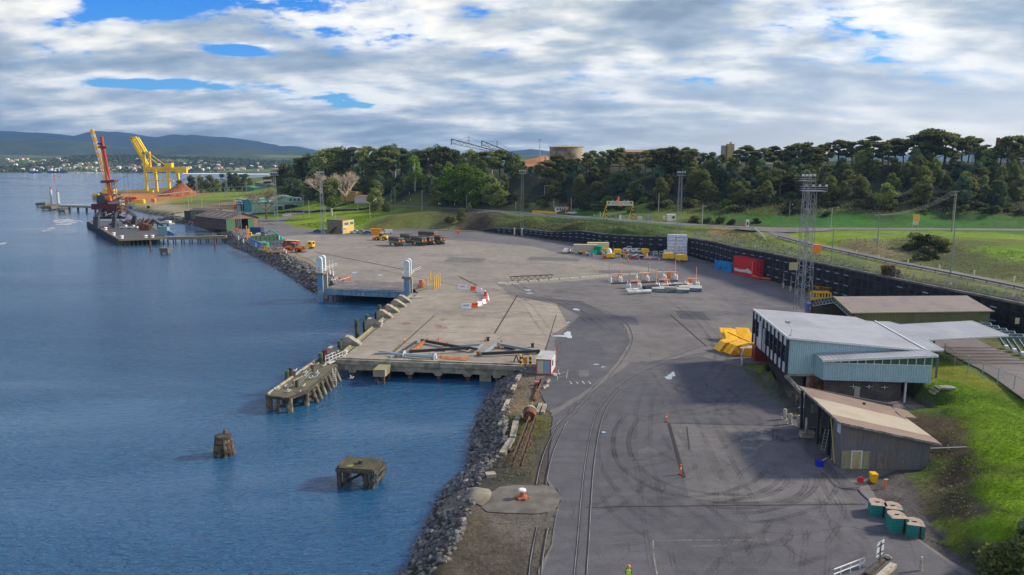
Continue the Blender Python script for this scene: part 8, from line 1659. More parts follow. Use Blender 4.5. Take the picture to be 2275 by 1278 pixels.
m=MB();m.cyl(cp_(252,446),cp_(249,405),1.0,.8,12);m.cyl(cp_(249,405),cp_(244,336),1.15,.9,12);m.build('column_orange',OC,rcn);m=MB();m.cyl(cp_(252,400),cp_(247,336,-.6),.7,.7,10);m.cyl(cp_(244,336),cp_(243,308),.85,.75,10);m.build('column_red',M('crane_bright_red',(.42,.045,.03),.6),rcn);m=MB();m.bar(cp_(235,330),cp_(253,330),1.6,.8);m.box(-5*S_,6*S_,-1.4,1.4,180*S_,184*S_);m.build('collar',RC,rcn)
m=MB();m.bar(cp_(237,405),cp_(267,403),4,1.4);m.build('head_platform',K_('rust'),rcn);m=MB()
for a_,b_ in (((256,404),(256,448)),((262,404),(266,446)),((246,406),(248,450))):m.bar(cp_(*a_),cp_(*b_),.45)
for k in range(5):m.bar(cp_(256,408+k*8),cp_(265,414+k*8),.25);m.bar(cp_(265,408+k*8),cp_(256,414+k*8),.25)
m.build('pale_lattice_frame',K_('steel'),rcn);m=MB();m.cyl(cp_(288,388),cp_(290,456),.1,n=4);m.cyl(cp_(296,388),cp_(297,456),.1,n=4);m.cyl(cp_(267,403),cp_(297,388),.1,n=4);m.build('hoist_ropes',K_('steel'),rcn);m=MB();m.box(52*S_,60*S_,-1,1,40*S_,47*S_);m.build('hanging_block',BP_,rcn)
# mobile harbour crane behind
cl=G(246,436,-.5);S2=(cl.y*cP+35*sP)/FPX;mc=thing('harbour_crane','yellow mobile harbour crane with white and orange lattice jib on the far pier','crane',cl)
def c2(px,py,dy=0):return Vector(((px-246)*S2,dy,(436-py)*S2))
def latt(t,a,b,w0,w1,n,mts,th=.35):
    for k in range(n):
        p,q_=a.lerp(b,k/n),a.lerp(b,(k+1)/n);w=w0+(w1-w0)*k/n;m=MB()
        for s in (-w,w):
            for d in (-w,w):m.bar(p+Vector((s,d,0)),q_+Vector((s,d,0)),th)
        m.bar(p+Vector((-w,-w,0)),q_+Vector((w,-w,0)),th*.7);m.bar(p+Vector((w,-w,0)),p+Vector((-w,-w,0)),th*.7);m.bar(p+Vector((-w,w,0)),q_+Vector((w,w,0)),th*.7);m.build('jib_section',mts[k % len(mts)],t)
latt(mc,c2(245,424),c2(217,292),1.9,1.0,16,[M('jib_white',(.62,.60,.55),.5),M('jib_amber',(.80,.42,.03),.5)],.6)
m=MB();m.box(-6,5,-3,3,2.5,7);m.build('machine_deck',K_('yellow'),mc);m=MB();m.bar(c2(241,432),c2(243,385),2.6);m.build('tower',M('crane_amber',(.80,.45,.02),.5),mc);m=MB();m.box(-8,8,-4,4,.3,2.4);m.build('carrier',K_('dark'),mc);m=MB();m.bar(c2(214,292),c2(221,291),1.6,1.0);m.build('jib_head',K_('cream'),mc)
# yellow ship unloader
cl=G(333,427,0);S3=(cl.y*cP+35*sP)/FPX;yc=thing('gantry_crane','big yellow ship unloader gantry crane with raised boom behind the ore stockpile','crane',cl);YC=M('gantry_yellow',(.85,.58,.02),.5,col2=(.65,.42,.02),sc=.06,amt=.3)
def c3(px,py,dy=0):return Vector(((px-333)*S3,dy,(427-py)*S3))
m=MB()
for x,dy in ((327,0),(340,10),(377,0),(390,10)):m.bar(c3(x,427,dy),c3(x-1,372,dy),2.4)
m.build('leg',YC,yc)
for a_,b_,w,nm in [((324,375),(419,375),3.0,'main_girder'),((326,381),(419,380),1.6,'lower_girder'),((327,402),(388,402),1.4,'sill_beam'),((326,375),(326,340),2.4,'a_frame_leg'),((338,375),(338,340),2.0,'a_frame_leg'),((324,341),(340,341),2.4,'a_frame_top'),((330,370),(300,309),2.2,'raised_boom'),((328,340),(311,308),2.0,'raised_boom'),((299,309),(312,308),2.2,'boom_tip'),((340,344),(372,368),.7,'stay'),((340,352),(364,374),.7,'stay'),((340,382),(375,394),.8,'stay'),((395,380),(419,381),4.0,'machinery_house'),((372,369),(388,369),5.5,'cab_house'),((326,427),(341,426),2.6,'bogie_beam')]:
    m=MB();w *= 1.0;m.bar(c3(*a_),c3(*b_),w)
    if nm in ('main_girder','raised_boom'):m.bar(c3(a_[0],a_[1],5),c3(b_[0],b_[1],5),w)
    m.build(nm,YC,yc)
# ore stockpile
def heap(lab,c,rx,ry,h,mt,seed=0,name='stockpile'):
    m=MB();r=random.Random(seed);n=40;vs=[];rings=9
    for k in range(rings):
        t=k/rings
        for j in range(n):a=2*math.pi*j/n;q_=(1-t)*(1+.10*math.sin(3*a+seed)+.06*r.uniform(-1,1));vs.append((rx*q_*math.cos(a)+rx*.25*t,ry*q_*math.sin(a),h*t*(1+.05*r.uniform(-1,1))-.5*(k == 0)))
    vs.append((rx*.25,0,h));fs=[(k*n+j,k*n+(j+1) % n,(k+1)*n+(j+1) % n,(k+1)*n+j) for k in range(rings-1) for j in range(n)]+[((rings-1)*n+j,(rings-1)*n+(j+1) % n,rings*n) for j in range(n)]
    m.add(vs,fs);return tag(m.build(name,mt,loc=c),lab,'stockpile')
ORE=M('rust_red_ore',(.26,.08,.03),.95,col2=(.38,.14,.05),sc=.05,amt=.5,bump=.4)
heap('rust red ore stockpile beside the yellow gantry crane',G(382,437,0)+Vector((0,14,0)),20,14,13,ORE,2)
# approaches on the water
def blockp(px,py,w,h,lab,z=-3,mt='concrete',l=None,cat='dolphin'):
    t=thing('berthing_dolphin',lab,cat,G(px,py,z));m=MB();m.box(-w/2,w/2,0,l or w,.8,h);m.build('cap',M('dark_mossy_concrete',(.16,.145,.10),.9,col2=(.09,.08,.06),sc=.3),t)
    for s in (-1,1):m=MB();m.cyl((s*w*.35,.6,-3),(s*w*.35,.6,.9),.35,n=7);m.build('pile',K_('timber'),t)
    return t
t=blockp(364,566,3.4,2.6,'square concrete dolphin standing in the water below the far jetty',mt='concrete');m=MB();m.cyl((0,1,2.6),(0,1,3.8),.15,n=6);m.bar((1.7,1,2.2),(4,1,2.1),.12);m.build('fittings',K_('steel'),t)
blockp(137,475,5,2.6,'small dolphin block in front of the long pipe trestle');t=blockp(103,467,8,3.0,'nearer block of the gauge platform at the end of the pipe trestle',l=12);t=blockp(118,465,10,3.2,'gauge platform carrying two tall grey columns',l=18);
for x,h in ((-3,15),(2.2,13)):m=MB();m.cyl((x,4,4),(x,4,h),1.0,n=10);m.build('gauge_column',M('gauge_grey',(.45,.50,.50),.5),t);m=MB();m.cyl((x,4,h),(x,4,h+2.2),.4,n=8);m.build('red_top',K_('red'),t)
blockp(90,459,8,3.0,'outermost block of the gauge platform',l=10)
a,b=G(132,458,1.0),G(228,460,1.0);pt_=thing('pipe_trestle','long low pipe trestle over the water behind the red crane','trestle',a,math.atan2(b.y-a.y,b.x-a.x));L_=(b-a).length;m=MB();m.box(0,L_,0,3,-1,0);m.build('deck',K_('concrete'),pt_);m=MB();m.cyl((0,1,.7),(L_,1,.7),.7,n=8);m.build('pale_pipe',K_('white'),pt_)
for k in range(5):m=MB();x=8+k*L_/5;m.cyl((x,1,-8),(x,1,-1),.8,n=7);m.build('pile',K_('timber'),pt_)
a,b=G(205,436,0),G(238,437,0);t=thing('far_pier','far pier end with yellow fenders behind the cranes','pier',a);m=MB();m.box(0,22,0,30,-3.5,0);m.build('deck',K_('concrete'),t);m=MB();m.box(0,6,0,2,0,2.4);m.build('yellow_fender',K_('yellow'),t)
a,b=G(320,494,-.5),G(376,496,-.5);t=thing('old_jetty','low old jetty crossing the inlet behind the far jetty','jetty',a,math.atan2(b.y-a.y,b.x-a.x));L_=(b-a).length;m=MB();m.box(0,L_,0,4,-.8,0);m.build('deck',K_('concrete'),t);m=MB();m.box(L_*.75,L_*.97,.5,2.5,0,1.2);m.build('white_crates',K_('white'),t)
for k in range(5):m=MB();x=2+k*L_/5;m.cyl((x,.5,-7),(x,.5,-.8),.4,n=7);m.build('pile',K_('timber'),t)
m=MB();m.cyl((0,0,-5),(0,0,4.2),.45,.35,8);tag(m.build('mooring_pile',K_('rust'),loc=G(335,557,-3)),'single dark brown pile in the water below the far jetty','pile');m=MB();m.cyl((0,0,-5),(0,0,4.4),.4,.3,8);tag(m.build('mooring_pile',K_('rust'),loc=G(478,556,-3)),'single rusty pile in the water beside the trestle bridge','pile')
t=thing('channel_marker','red channel marker standing far out in the river','channel marker',G(121,401,-3));m=MB();m.cyl((0,0,0),(0,0,7),.5,n=8);m.build('post',K_('red'),t);m=MB();m.cyl((0,0,7),(0,0,9.5),1.2,n=10);m.build('red_can',K_('red'),t)
for i,(a,b,w,h,mt,lab) in enumerate([(278,450,10,4.5,'red','bright red tank container near the base of the cranes'),(295,452,9,3,'yellow','long yellow barge frame lying on the shore behind the far jetty'),(336,450,3,3,'orange','orange and white float on the sandy shore'),(690-170,466,3,3.4,'red','small red cabin left of the teal annex'),(519,463,3,6,'yellow','yellow machine left of the teal annex'),(418,488,1.5,1.6,'red','small red drum on the shore by the inlet')]):
    m=MB();m.prof([(0,0),(w,0),(w,h*.8),(w*.92,h),(w*.08,h),(0,h*.8)],0,3);tag(m.build('shore_equipment',K_(mt),loc=T(a,b)),lab,'equipment')
# ================================================================ hilltop plant
tk=AT(1258,360,470);t=thing('water_tank','big weathered pale concrete tank with conical roof on the hilltop','tank',(tk.x,470,26));r_=72/2*470/FPX*1.02;hh=AT(1258,328,470).z-26
m=MB();m.cyl((0,0,0),(0,0,hh),r_,n=48);m.build('shell',M('weathered_tank',(.40,.33,.22),.85,col2=(.16,.12,.085),sc=.12,amt=.45,grime=.8,var=.2),t);m=MB();m.lathe((0,0,hh),[(r_+.25,0),(r_+.25,.25),(.6,1.5),(.2,1.8)],48);m.build('roof',M('tank_roof',(.34,.27,.17),.85),t);m=MB()
for k in range(24):a=2*math.pi*k/24;m.cyl((r_*math.cos(a),r_*math.sin(a),hh),(r_*math.cos(a),r_*math.sin(a),hh+1.0),.06,n=4)
m.build('roof_railing',K_('rust'),t)
def boom(p,q_,yb,lab,mast):
    a,b=AT(p[0],p[1],yb),AT(q_[0],q_[1],yb);t=thing('stacker_boom',lab,'conveyor',a);d=b-a;m=MB();m.bar((0,0,0),d,1.4,.7);m.build('belt_gallery',M('gallery_brown',(.16,.11,.085),.8),t);m=MB();lo=Vector((0,0,-3.4))
    m.bar(lo,d+lo*.4,.35)
    for k in range(14):a1=d*(k/14);b1=d*((k+1)/14);m.bar(a1+lo*(1-.6*k/14),b1,.25) if k % 2 else m.bar(a1,b1+lo*(1-.6*(k+1)/14),.25)
    m.bar((0,0,0),lo*1.3,.7);m.build('truss',K_('rust'),t);mm=AT(mast[0],mast[1],yb)-a;ft=d*((mm.x)/d.x);m=MB()
    for s in (-.5,.5):m.bar(ft+Vector((s,0,0)),mm+Vector((s,0,0)),.25)
    m.bar(mm,d*.12,.16);m.bar(mm,d*.95,.16);m.build('stay_mast',K_('dark'),t)
boom((1003,309),(1106,337),620,'long stacker boom pointing left above the hilltop trees','' or (1041,304));boom((1070,313),(1150,345),640,'second shorter stacker boom right of the long one',(1104,313))
OREL=M('pale_orange_ore',(.55,.25,.10),.95,col2=(.62,.33,.16),sc=.04,amt=.5,bump=.5)
heap('pale orange stockpile left of the hilltop tank',AT(1185,362,700).to_2d().to_3d()+Vector((0,0,24)),44,18,15,OREL,4);heap('orange stockpile showing through the trees on the left of the hilltop',AT(950,365,720).to_2d().to_3d()+Vector((0,0,22)),44,15,24,OREL,7)
sl_=AT(1622,350,520);t=thing('silo','yellow brown square silo tower above the pines','silo',(sl_.x-2,520,27));z1=AT(1622,320,520).z-27;m=MB();m.box(0,4.6,0,4,0,z1);m.box(1.8,3,1,2,z1,z1+1.2);m.build('tower',M('silo_ochre',(.42,.33,.12),.8),t);m=MB();m.cyl((-2,2,0),(-2,2,z1-1),1.8,n=12);m.build('cylinder',M('silo_grey',(.30,.28,.22),.8),t)
for i,(px,py,w,h,lab,c) in enumerate([(1440,338,40,7,'long low brown roofed plant building behind the pines','a'),(1500,338,26,6,'low plant building behind the pines right of the long one','a'),(2235,336,14,16,'pale blue plant building glimpsed between the right hand pines','b'),(2262,344,8,12,'grey plant tower at the far right behind the pines','b')]):
    p=AT(px,py,455 if i < 2 else 430);t,l_=gable('plant_building',lab,'industrial building',(p.x-w/2,p.y,0),(p.x+w/2,p.y,0),20,h,h+1.5,M('plant_wall_'+c,(.42,.30,.20) if c == 'a' else (.34,.42,.48),.8),M('plant_roof',(.30,.20,.14),.8),max(p.z-h,24))
m=MB();m.cyl((0,0,0),(0,0,9),1.2,.9,12);tag(m.build('chimney',K_('rust'),loc=(AT(2215,336,430).x,430,38)),'short dark chimney at the far right above the pines','chimney')
# ================================================================ far shore town
def hm(w,d,h,name,cw,cr):
    t=thing(name,'x','house',(0,0,-500));m=MB();m.box(-w/2,w/2,-d/2,d/2,-3,h);m.build('wall',cw,t);m=MB();m.add([(-w/2-.5,-d/2-.5,h),(w/2+.5,-d/2-.5,h),(w/2+.5,d/2+.5,h),(-w/2-.5,d/2+.5,h),(-w/2+2,0,h+2.4),(w/2-2,0,h+2.4)],[(0,1,5,4),(1,2,5),(2,3,4,5),(3,0,4),(3,2,1,0)]);m.build('roof',cr,t);m=MB();m.box(-w*.35,-w*.1,-d/2-.05,-d/2-.01,1,2.4);m.box(w*.1,w*.35,-d/2-.05,-d/2-.01,1,2.4);m.build('windows',K_('glass'),t);return t
FW=lambda n,c:M('house_'+n,c,.7)
PRO=[hm(15,9,3.6,'house',FW('white',(.85,.82,.75)),FW('grey_roof',(.45,.45,.44))),hm(18,10,4.2,'house',FW('cream',(.75,.66,.48)),FW('red_roof',(.42,.15,.11))),hm(12,9,6,'house',FW('white',(.85,.82,.75)),FW('pale_roof',(.72,.70,.64))),hm(22,11,4.0,'house',FW('tan',(.55,.42,.30)),FW('brown_roof',(.28,.20,.16)))]
NMS=['far white grey-roofed house','far cream red-roofed house','far tall white house','far tan house'];rh=random.Random(21);HS={0:[],1:[],2:[],3:[]}
for k in range(250):
    v=rh.random();px=rh.uniform(0,640);py=344+38*(v**.55) if px < 420 else 352+30*v;pr=k % 4
    if 200 < k:break
    d=ray(px,py);X=Y=None
    for Y_ in range(2310,3000,12):
        x_=d.x/d.y*Y_;
        if HC+d.z/d.y*Y_ <= farz(x_,Y_):X,Y=x_,Y_;break
    if X is None:continue
    o=dup(PRO[pr],(X,Y,float(farz(X,Y))+.5),rh.uniform(-.5,.5),group='houses of the town across the river');s=rh.uniform(.6,1.0);o.scale=(s,s,s*1.1);HS[pr].append((px,o))
LM=[(60,'the left end of town'),(121,'the red channel marker'),(230,'the mobile crane jib'),(333,'the gantry crane'),(439,'the left lattice tower'),(560,'the port office')]
for pr in range(4):autolabel(HS[pr],LM,NMS[pr])
for p in PRO:
    for c in list(p.children):bpy.data.objects.remove(c)
    bpy.data.objects.remove(p)
for i,(px,w,h,c,lab) in enumerate([(78,34,5,'dark','dark ship with white upperworks moored left of centre on the far shore'),(118,34,5,'blue','blue and white ship moored on the far shore behind the channel marker'),(140,28,4,'blue','long navy barge moored right of the blue and white ship')]):
    t=thing('moored_ship',lab,'ship',AT(px,383,2270).to_2d().to_3d()+Vector((0,0,-3)));m=MB();m.prof([(-w/2+3,0),(w/2-4,0),(w/2,h),(-w/2,h)],-5,5);m.build('hull',M('navy_hull',(.02,.05,.16),.6),t)
    if i < 2:m=MB();m.box(-w*.35,-w*.05,-4,4,h,h+7);m.box(w*.0,w*.2,-3,3,h,h+3);m.build('superstructure',K_('white'),t)
for i,(px,w,h,lab) in enumerate([(452,200,9,'left long white wharf shed on the far water'),(515,120,9,'middle long white wharf shed on the far water'),(570,170,8,'right long blue white wharf shed on the far water')]):
    p=AT(px,388,1560);t=thing('wharf_shed',lab,'shed',(p.x,1560,-1));w *= .42;m=MB();m.box(-w/2,w/2,0,12,1,h*.8);m.build('wall',FW('white',(.85,.82,.75)),t);m=MB();m.slab([(-w/2-1,-1,h*.8+.1),(w/2+1,-1,h*.8+.1),(w/2+1,6,h),(-w/2-1,6,h)],.3);m.build('roof',M('pale_blue_roof',(.62,.70,.76),.5),t)
    for k in range(4):m=MB();x=-w*.4+k*w*.27;m.cyl((x,1,-4),(x,1,1),.6,n=6);m.build('pile',K_('timber'),t)
bt_=[]
for k in range(26):px=150+k*3.3+rh.uniform(-1,1);t=thing('sailing_boat','x','boat',AT(px,383,2262).to_2d().to_3d()+Vector((0,0,-3)),rh.uniform(0,3),'boats along the far marina');t.scale=(.55,.55,.7);m=MB();m.prof([(-5,0),(4,0),(6,1.6),(-5.5,1.6)],-1.5,1.5);m.build('hull',K_('white'),t);m=MB();m.cyl((0,0,1.6),(0,0,14),.22,n=4);m.build('mast',K_('white'),t);bt_.append((px,t))
autolabel(bt_,[(150,'the navy barge, in the far marina'),(235,'the portal crane, in the far marina')],'small white boat')
# ================================================================ vegetation
def leafM(name,c,c2,tr=.25):
    m=bpy.data.materials.new(name);m.use_nodes=True;g=NT(m.node_tree);b=g.n['Principled BSDF'];tc=g.new('ShaderNodeTexCoord').outputs['Object'];oi=g.new('ShaderNodeObjectInfo').outputs['Random']
    f=g.ramp(g.noise(tc,.45,4,.6),[(.35,0.0),(.65,1.0)]);col=g.mix(f,c,c2);v=g.new('ShaderNodeMapRange',{0:oi,3:.65,4:1.4}).outputs[0]
    v=g.math('MULTIPLY',v,g.new('ShaderNodeMapRange',{0:g.noise(tc,2.5,2,.5),1:.35,2:.65,3:.6,4:1.4}).outputs[0])
    col=g.mix(1.0,col,g.new('ShaderNodeCombineXYZ',{0:v,1:v,2:v}).outputs[0],'MULTIPLY');g.l.new(col,b.inputs['Base Color']);b.inputs['Roughness'].default_value=.8;b.inputs['Specular IOR Level'].default_value=.15
    t=g.new('ShaderNodeBsdfTranslucent',{'Color':col});mx=g.new('ShaderNodeMixShader',{0:tr,1:b.outputs[0],2:t.outputs[0]});g.l.new(mx.outputs[0],g.n['Material Output'].inputs[0]);return m
LPINE=leafM('pine_needles',(.078,.112,.042),(.20,.205,.055),.4);LEUC=leafM('gum_leaves',(.135,.185,.055),(.25,.28,.075));LBRI=leafM('bright_leaves',(.10,.18,.016),(.17,.26,.025));LBLU=leafM('wattle_leaves',(.085,.15,.085),(.14,.20,.105));LMID=leafM('mid_green_leaves',(.11,.17,.03),(.19,.25,.045));LBRN=leafM('brown_shrub_leaves',(.14,.07,.03),(.20,.11,.05));LSCR=leafM('scrub_leaves',(.045,.065,.022),(.10,.095,.045),.1)  # yellow pine tone and lighter mid green stand in for sunlit foliage
def cards(C,R_,n,s,rg,flat=1.0):
    """n leaf cards scattered through the outer part of each ellipsoid clump"""
    V=[];
    for c,r in zip(C,R_):
        d=rg.normal(size=(n,3));d /= np.linalg.norm(d,axis=1)[:,None];q=rg.uniform(.55,1.08,n)[:,None];P=np.array(c)+d*q*np.array(r)
        a=rg.normal(size=(n,3));a[:,2] *= flat;a /= np.linalg.norm(a,axis=1)[:,None];b=np.cross(a,rg.normal(size=(n,3)));b /= np.linalg.norm(b,axis=1)[:,None];ss=s*rg.uniform(.6,1.3,n)[:,None]
        V.append(np.stack([P-a*ss-b*ss*.5,P+a*ss*.3-b*ss*.7,P+a*ss+b*ss*.5,P-a*ss*.3+b*ss*.7],1).reshape(-1,3))
    return np.concatenate(V)
def cmesh(name,V,mat):
    me=bpy.data.meshes.new(name);n=len(V)//4;me.vertices.add(len(V));me.vertices.foreach_set('co',V.ravel());me.loops.add(n*4);me.polygons.add(n);me.loops.foreach_set('vertex_index',np.arange(n*4));me.polygons.foreach_set('loop_start',np.arange(0,n*4,4));me.update(calc_edges=True);me.materials.append(mat);return me
BARK=M('bark_brown',(.10,.075,.055),.9);BARKP=M('bark_pale',(.45,.43,.38),.8)
def treekind(kind,seed):
    """crown and trunk of a tree 12 m tall"""
    rg=np.random.default_rng(seed);C=[];R_=[];tr=MB()
    if kind == 'pine':
        tr.cyl((0,0,-1),(.4,0,7),.32,.2,7);tr.cyl((.4,0,7),(.2,.1,11),.2,.08,6)
        for k in range(17):a=rg.uniform(0,6.28);z=5.2+6.2*k/17;ro=(3.4 if z < 9.5 else 2.0)*rg.uniform(.3,1);c=(ro*math.cos(a),ro*math.sin(a),z);C.append(c);r=rg.uniform(.7,1.9);R_.append((r,r*rg.uniform(.6,1),rg.uniform(.35,.75)));tr.cyl((.3,0,z-1.2),c,.1,.05,5)
        C.append((.2,0,11.3));R_.append((1.6,1.6,.6));n,s=170,.27
    elif kind == 'gum':
        tr.cyl((0,0,-1),(.2,.1,6),.3,.2,7)
        for k in range(22):a=rg.uniform(0,6.28);z=3.6+7.8*(k/22);ro=2.9*math.sin(math.pi*min(1,(z-2.6)/9.4))*rg.uniform(.4,1);c=(ro*math.cos(a),ro*math.sin(a),z);C.append(c);r=rg.uniform(.5,1.5);R_.append((r,r,r*rg.uniform(.7,1.2)));tr.cyl((.2,.1,max(3,z-2.5)),c,.1,.04,5)
        n,s=160,.25
    elif kind == 'dense':
        tr.cyl((0,0,-1),(0,0,6),.35,.2,7)
        for k in range(32):a=rg.uniform(0,6.28);z=1.4+10.0*(k/32)**.9;ro=3.8*math.sin(math.pi*min(1,(z+1.5)/13.6))*rg.uniform(.55,1);c=(ro*math.cos(a),ro*math.sin(a),z);C.append(c);r=rg.uniform(.6,1.9);R_.append((r,r,r*rg.uniform(.6,1.1)));tr.cyl((0,0,max(1,z-2)),c,.1,.04,5)
        n,s=150,.28
    else: # low bush, 3 m
        tr.cyl((0,0,-.5),(0,0,1.6),.12,.05,6)
        for k in range(10):a=rg.uniform(0,6.28);z=rg.uniform(.4,2.3);ro=1.7*rg.uniform(.2,1)*(1.2-z/3);C.append((ro*math.cos(a),ro*math.sin(a),z));r=rg.uniform(.55,.95);R_.append((r,r,r*.75));tr.cyl((0,0,.3),C[-1],.04,.02,4)
        n,s=170,.16
    return cards(C,R_,n,s,rg),tr
TK={}
for kind,mats in (('pine',[LPINE]),('gum',[LEUC,LBLU,LBRI]),('dense',[LPINE,LEUC,LBRI,LBLU,LMID]),('bush',[LSCR,LBRI,LBRN,LPINE,LBLU])):
    for vv in range(3):
        V,tr=treekind(kind,40+vv+len(TK));x_=tr.build('t',BARK if kind != 'gum' else BARKP);tm_=x_.data;bpy.data.objects.remove(x_)
        for mi,mt in enumerate(mats):TK[(kind,mt.name,vv)]=(cmesh('crown',V,mt),tm_)
rt=random.Random(77)
def tree(x,y,h,kind,mt,lab='x',grp=None,z=None,wide=1.0,cat=None):
    nm={'pine':'pine_tree','gum':'gum_tree','dense':'broadleaf_tree','bush':'bush'}[kind];z=H(x,y)-.2 if z is None else z;t=thing(nm,lab,cat or ('bush' if kind == 'bush' else 'tree'),(x,y,z),rt.uniform(0,6.28),grp);cm,tm_=TK[(kind,mt.name,rt.randrange(3))]
    s=h/(3.0 if kind == 'bush' else 12.0);t.scale=(s*wide,s*wide,s)
    for n_,me in (('crown',cm),('trunk' if kind != 'bush' else 'stem',tm_)):o=bpy.data.objects.new(n_,me);COL.objects.link(o);o.parent=t
    return t
CRX=[600,640,700,780,900,1000,1100,1180,1300,1440,1580,1720,1850,2000,2150,2300];CRY=[640,620,575,560,535,505,475,450,425,400,385,378,372,366,362,360]
FTY=[560,530,500,500,480,440,420,400,372,352,336,324,312,306,303,302]
SKY=[(600,380),(620,372),(640,360),(665,349),(690,340),(720,330),(760,319),(800,323),(835,327),(880,321),(905,331),(940,326),(990,318),(1030,333),(1060,331),(1100,329),(1130,335),(1150,344),(1175,362),(1208,362),(1225,345),(1250,338),(1275,352),(1300,333),(1340,336),(1370,323),(1400,332),(1440,330),(1470,325),(1505,327),(1530,322),(1560,331),(1600,331),(1625,345),(1648,316),(1690,331),(1720,318),(1750,326),(1780,311),(1810,321),(1840,315),(1865,310),(1900,313),(1935,300),(1970,310),(2000,306),(2030,298),(2060,285),(2100,285),(2130,300),(2170,302),(2200,328),(2240,296),(2290,298)]
RG,SL,FT=[],[],[]
px=612
while px < 2310:
    yc_=np.interp(px,CRX,CRY);Y=yc_+rt.uniform(-10,22);top=np.interp(px,[p[0] for p in SKY],[p[1] for p in SKY])+rt.uniform(-2,9);p=AT(px,top,Y);z=H(p.x,Y);h=max(6,p.z-z);k='pine' if px > 1180 or rt.random() < .35 else ('gum' if rt.random() < .4 else 'dense');mt=LPINE if k == 'pine' else (rt.choice([LEUC,LBLU]) if k == 'gum' else rt.choice([LPINE,LEUC]))
    RG.append((px,tree(p.x,Y,h,k,mt,grp='trees along the ridge',wide=rt.uniform(.85,1.2)*(1.2 if k == 'pine' else 1))));px += rt.uniform(13,24)*(1 if px > 1180 else .9)
for i in range(275):
    px=rt.uniform(615,2310);f=rt.uniform(.16,1.0);a,b=np.interp(px,CRX,FTY),np.interp(px,CRX,CRY)
    if px > 1120 and f < .34 and rt.random() < .6:continue
    if 1120 < px < 1210 and f > .2:continue
    Y=a+(b-a)*f;x=AT(px,400,Y).x;lowleft=px < 1130;k=rt.choice(['dense','dense','gum'] if lowleft else ['dense','dense','pine','dense']);mt={'pine':LPINE,'gum':rt.choice([LEUC,LBLU])}.get(k) or rt.choice([LPINE,LEUC,LBLU,LMID,LEUC] if lowleft else [LPINE,LPINE,LEUC,LBLU])
    h=rt.uniform(7.5,13.5) if lowleft else rt.uniform(7,12)
    (SL if f > .5 else FT).append((px,tree(x,Y,h,k,mt,grp='trees on the wooded slope',wide=rt.uniform(.9,1.25))))
LMR=[(640,'the wooded point'),(768,'the pale bare trees'),(922,'the white trunked gum'),(1040,'the bright green trees'),(1160,'the low wall tower'),(1257,'the pale concrete tank'),(1378,'the sign gantry'),(1508,'the wrapped stack tower'),(1622,'the square silo'),(1752,'the plain timber pole'),(1846,'the street lamp'),(1948,'the transformer pole'),(2032,'the yellow topped sign'),(2116,'the tall double pole'),(2230,'the pale blue plant')]
autolabel(RG,LMR,'skyline tree');autolabel(SL,LMR,'upper slope tree');autolabel(FT,LMR,'lower slope tree')
BU=[]
for i in range(110):
    px=rt.uniform(1120,2310);a,b=np.interp(px,CRX,FTY),np.interp(px,CRX,CRY);Y=a+(b-a)*rt.uniform(-.02,.5);x=AT(px,400,Y).x;BU.append((px,tree(x,Y,rt.uniform(2,4.5),'bush',rt.choice([LSCR,LPINE,LPINE,LBRI if rt.random() < .2 else LSCR]),grp='bushes at the foot of the slope',wide=1.4)))
autolabel(BU,LMR,'dark bush at the slope foot')
for px,by,ty_,k,mt,wd,lab in [
 (400,432,400,'dense',LEUC,1.2,'round olive tree at the right foot of the ore stockpile'),(427,428,390,'dense',LPINE,1.1,'dark tree right of the round olive one by the stockpile'),(447,428,389,'dense',LEUC,1,'green tree beside the left lattice tower'),(466,428,389,'dense',LPINE,1.2,'broad dark tree left of the green lawn'),(482,427,398,'dense',LEUC,1,'olive tree at the edge of the lawn'),(498,426,404,'dense',LBLU,1,'small blue green tree on the lawn edge'),(513,424,383,'dense',LPINE,1,'tall dark tree in the middle of the lawn row'),(527,424,384,'dense',LEUC,.9,'tall olive tree right of the tall dark one'),(549,424,386,'dense',LEUC,1.1,'rounded tree just left of the port office'),(590,412,396,'dense',LPINE,1.3,'low dark tree behind the port office roof'),(628,425,372,'dense',LEUC,.9,'yellow green tree at the left tip of the wooded point'),(664,440,420,'dense',LPINE,1.1,'dark tree right of the port office'),(690,444,424,'dense',LEUC,1.1,'olive tree left of the pale bare trees'),(709,450,418,'dense',LBRI,.9,'yellow green tree under the left pale bare tree'),(737,480,395,'gum',LEUC,1.25,'tall gum with dark trunk in front of the pale bare trees'),(834,470,419,'dense',LEUC,1.1,'round dark tree on the lawn left of the floodlight pole'),(858,472,448,'dense',LPINE,1.3,'low dark tree right of the round tree on the lawn'),(922,425,346,'gum',LBRI,1,'tall white trunked yellow gum on the slope'),
 (1000,452,372,'dense',LBRI,1.1,'left of the big bright green trees at the foot of the hill'),(1030,452,366,'dense',LBRI,1.2,'middle of the big bright green trees at the foot of the hill'),(1060,455,376,'dense',LBRI,1.1,'right of the big bright green trees at the foot of the hill'),(980,455,400,'dense',LEUC,1.2,'dark tree left of the bright green trees'),(1090,458,388,'dense',LEUC,1,'olive tree right of the bright green trees'),(1108,462,405,'dense',LEUC,1.1,'rounded tree above the low start of the wall'),(1026,494,462,'dense',LPINE,1.1,'dark shrubby tree alone on the embankment above the yard'),(1042,470,450,'gum',LEUC,1,'thin tree behind the pale pole at the road bend'),(1000,494,478,'bush',LPINE,1.5,'low bush left of the shrubby tree on the embankment')]:
    p=T(px,by);h=AT(px,ty_,p.y).z-p.z;tree(p.x,p.y,max(h,2),k,mt,lab,wide=wd)
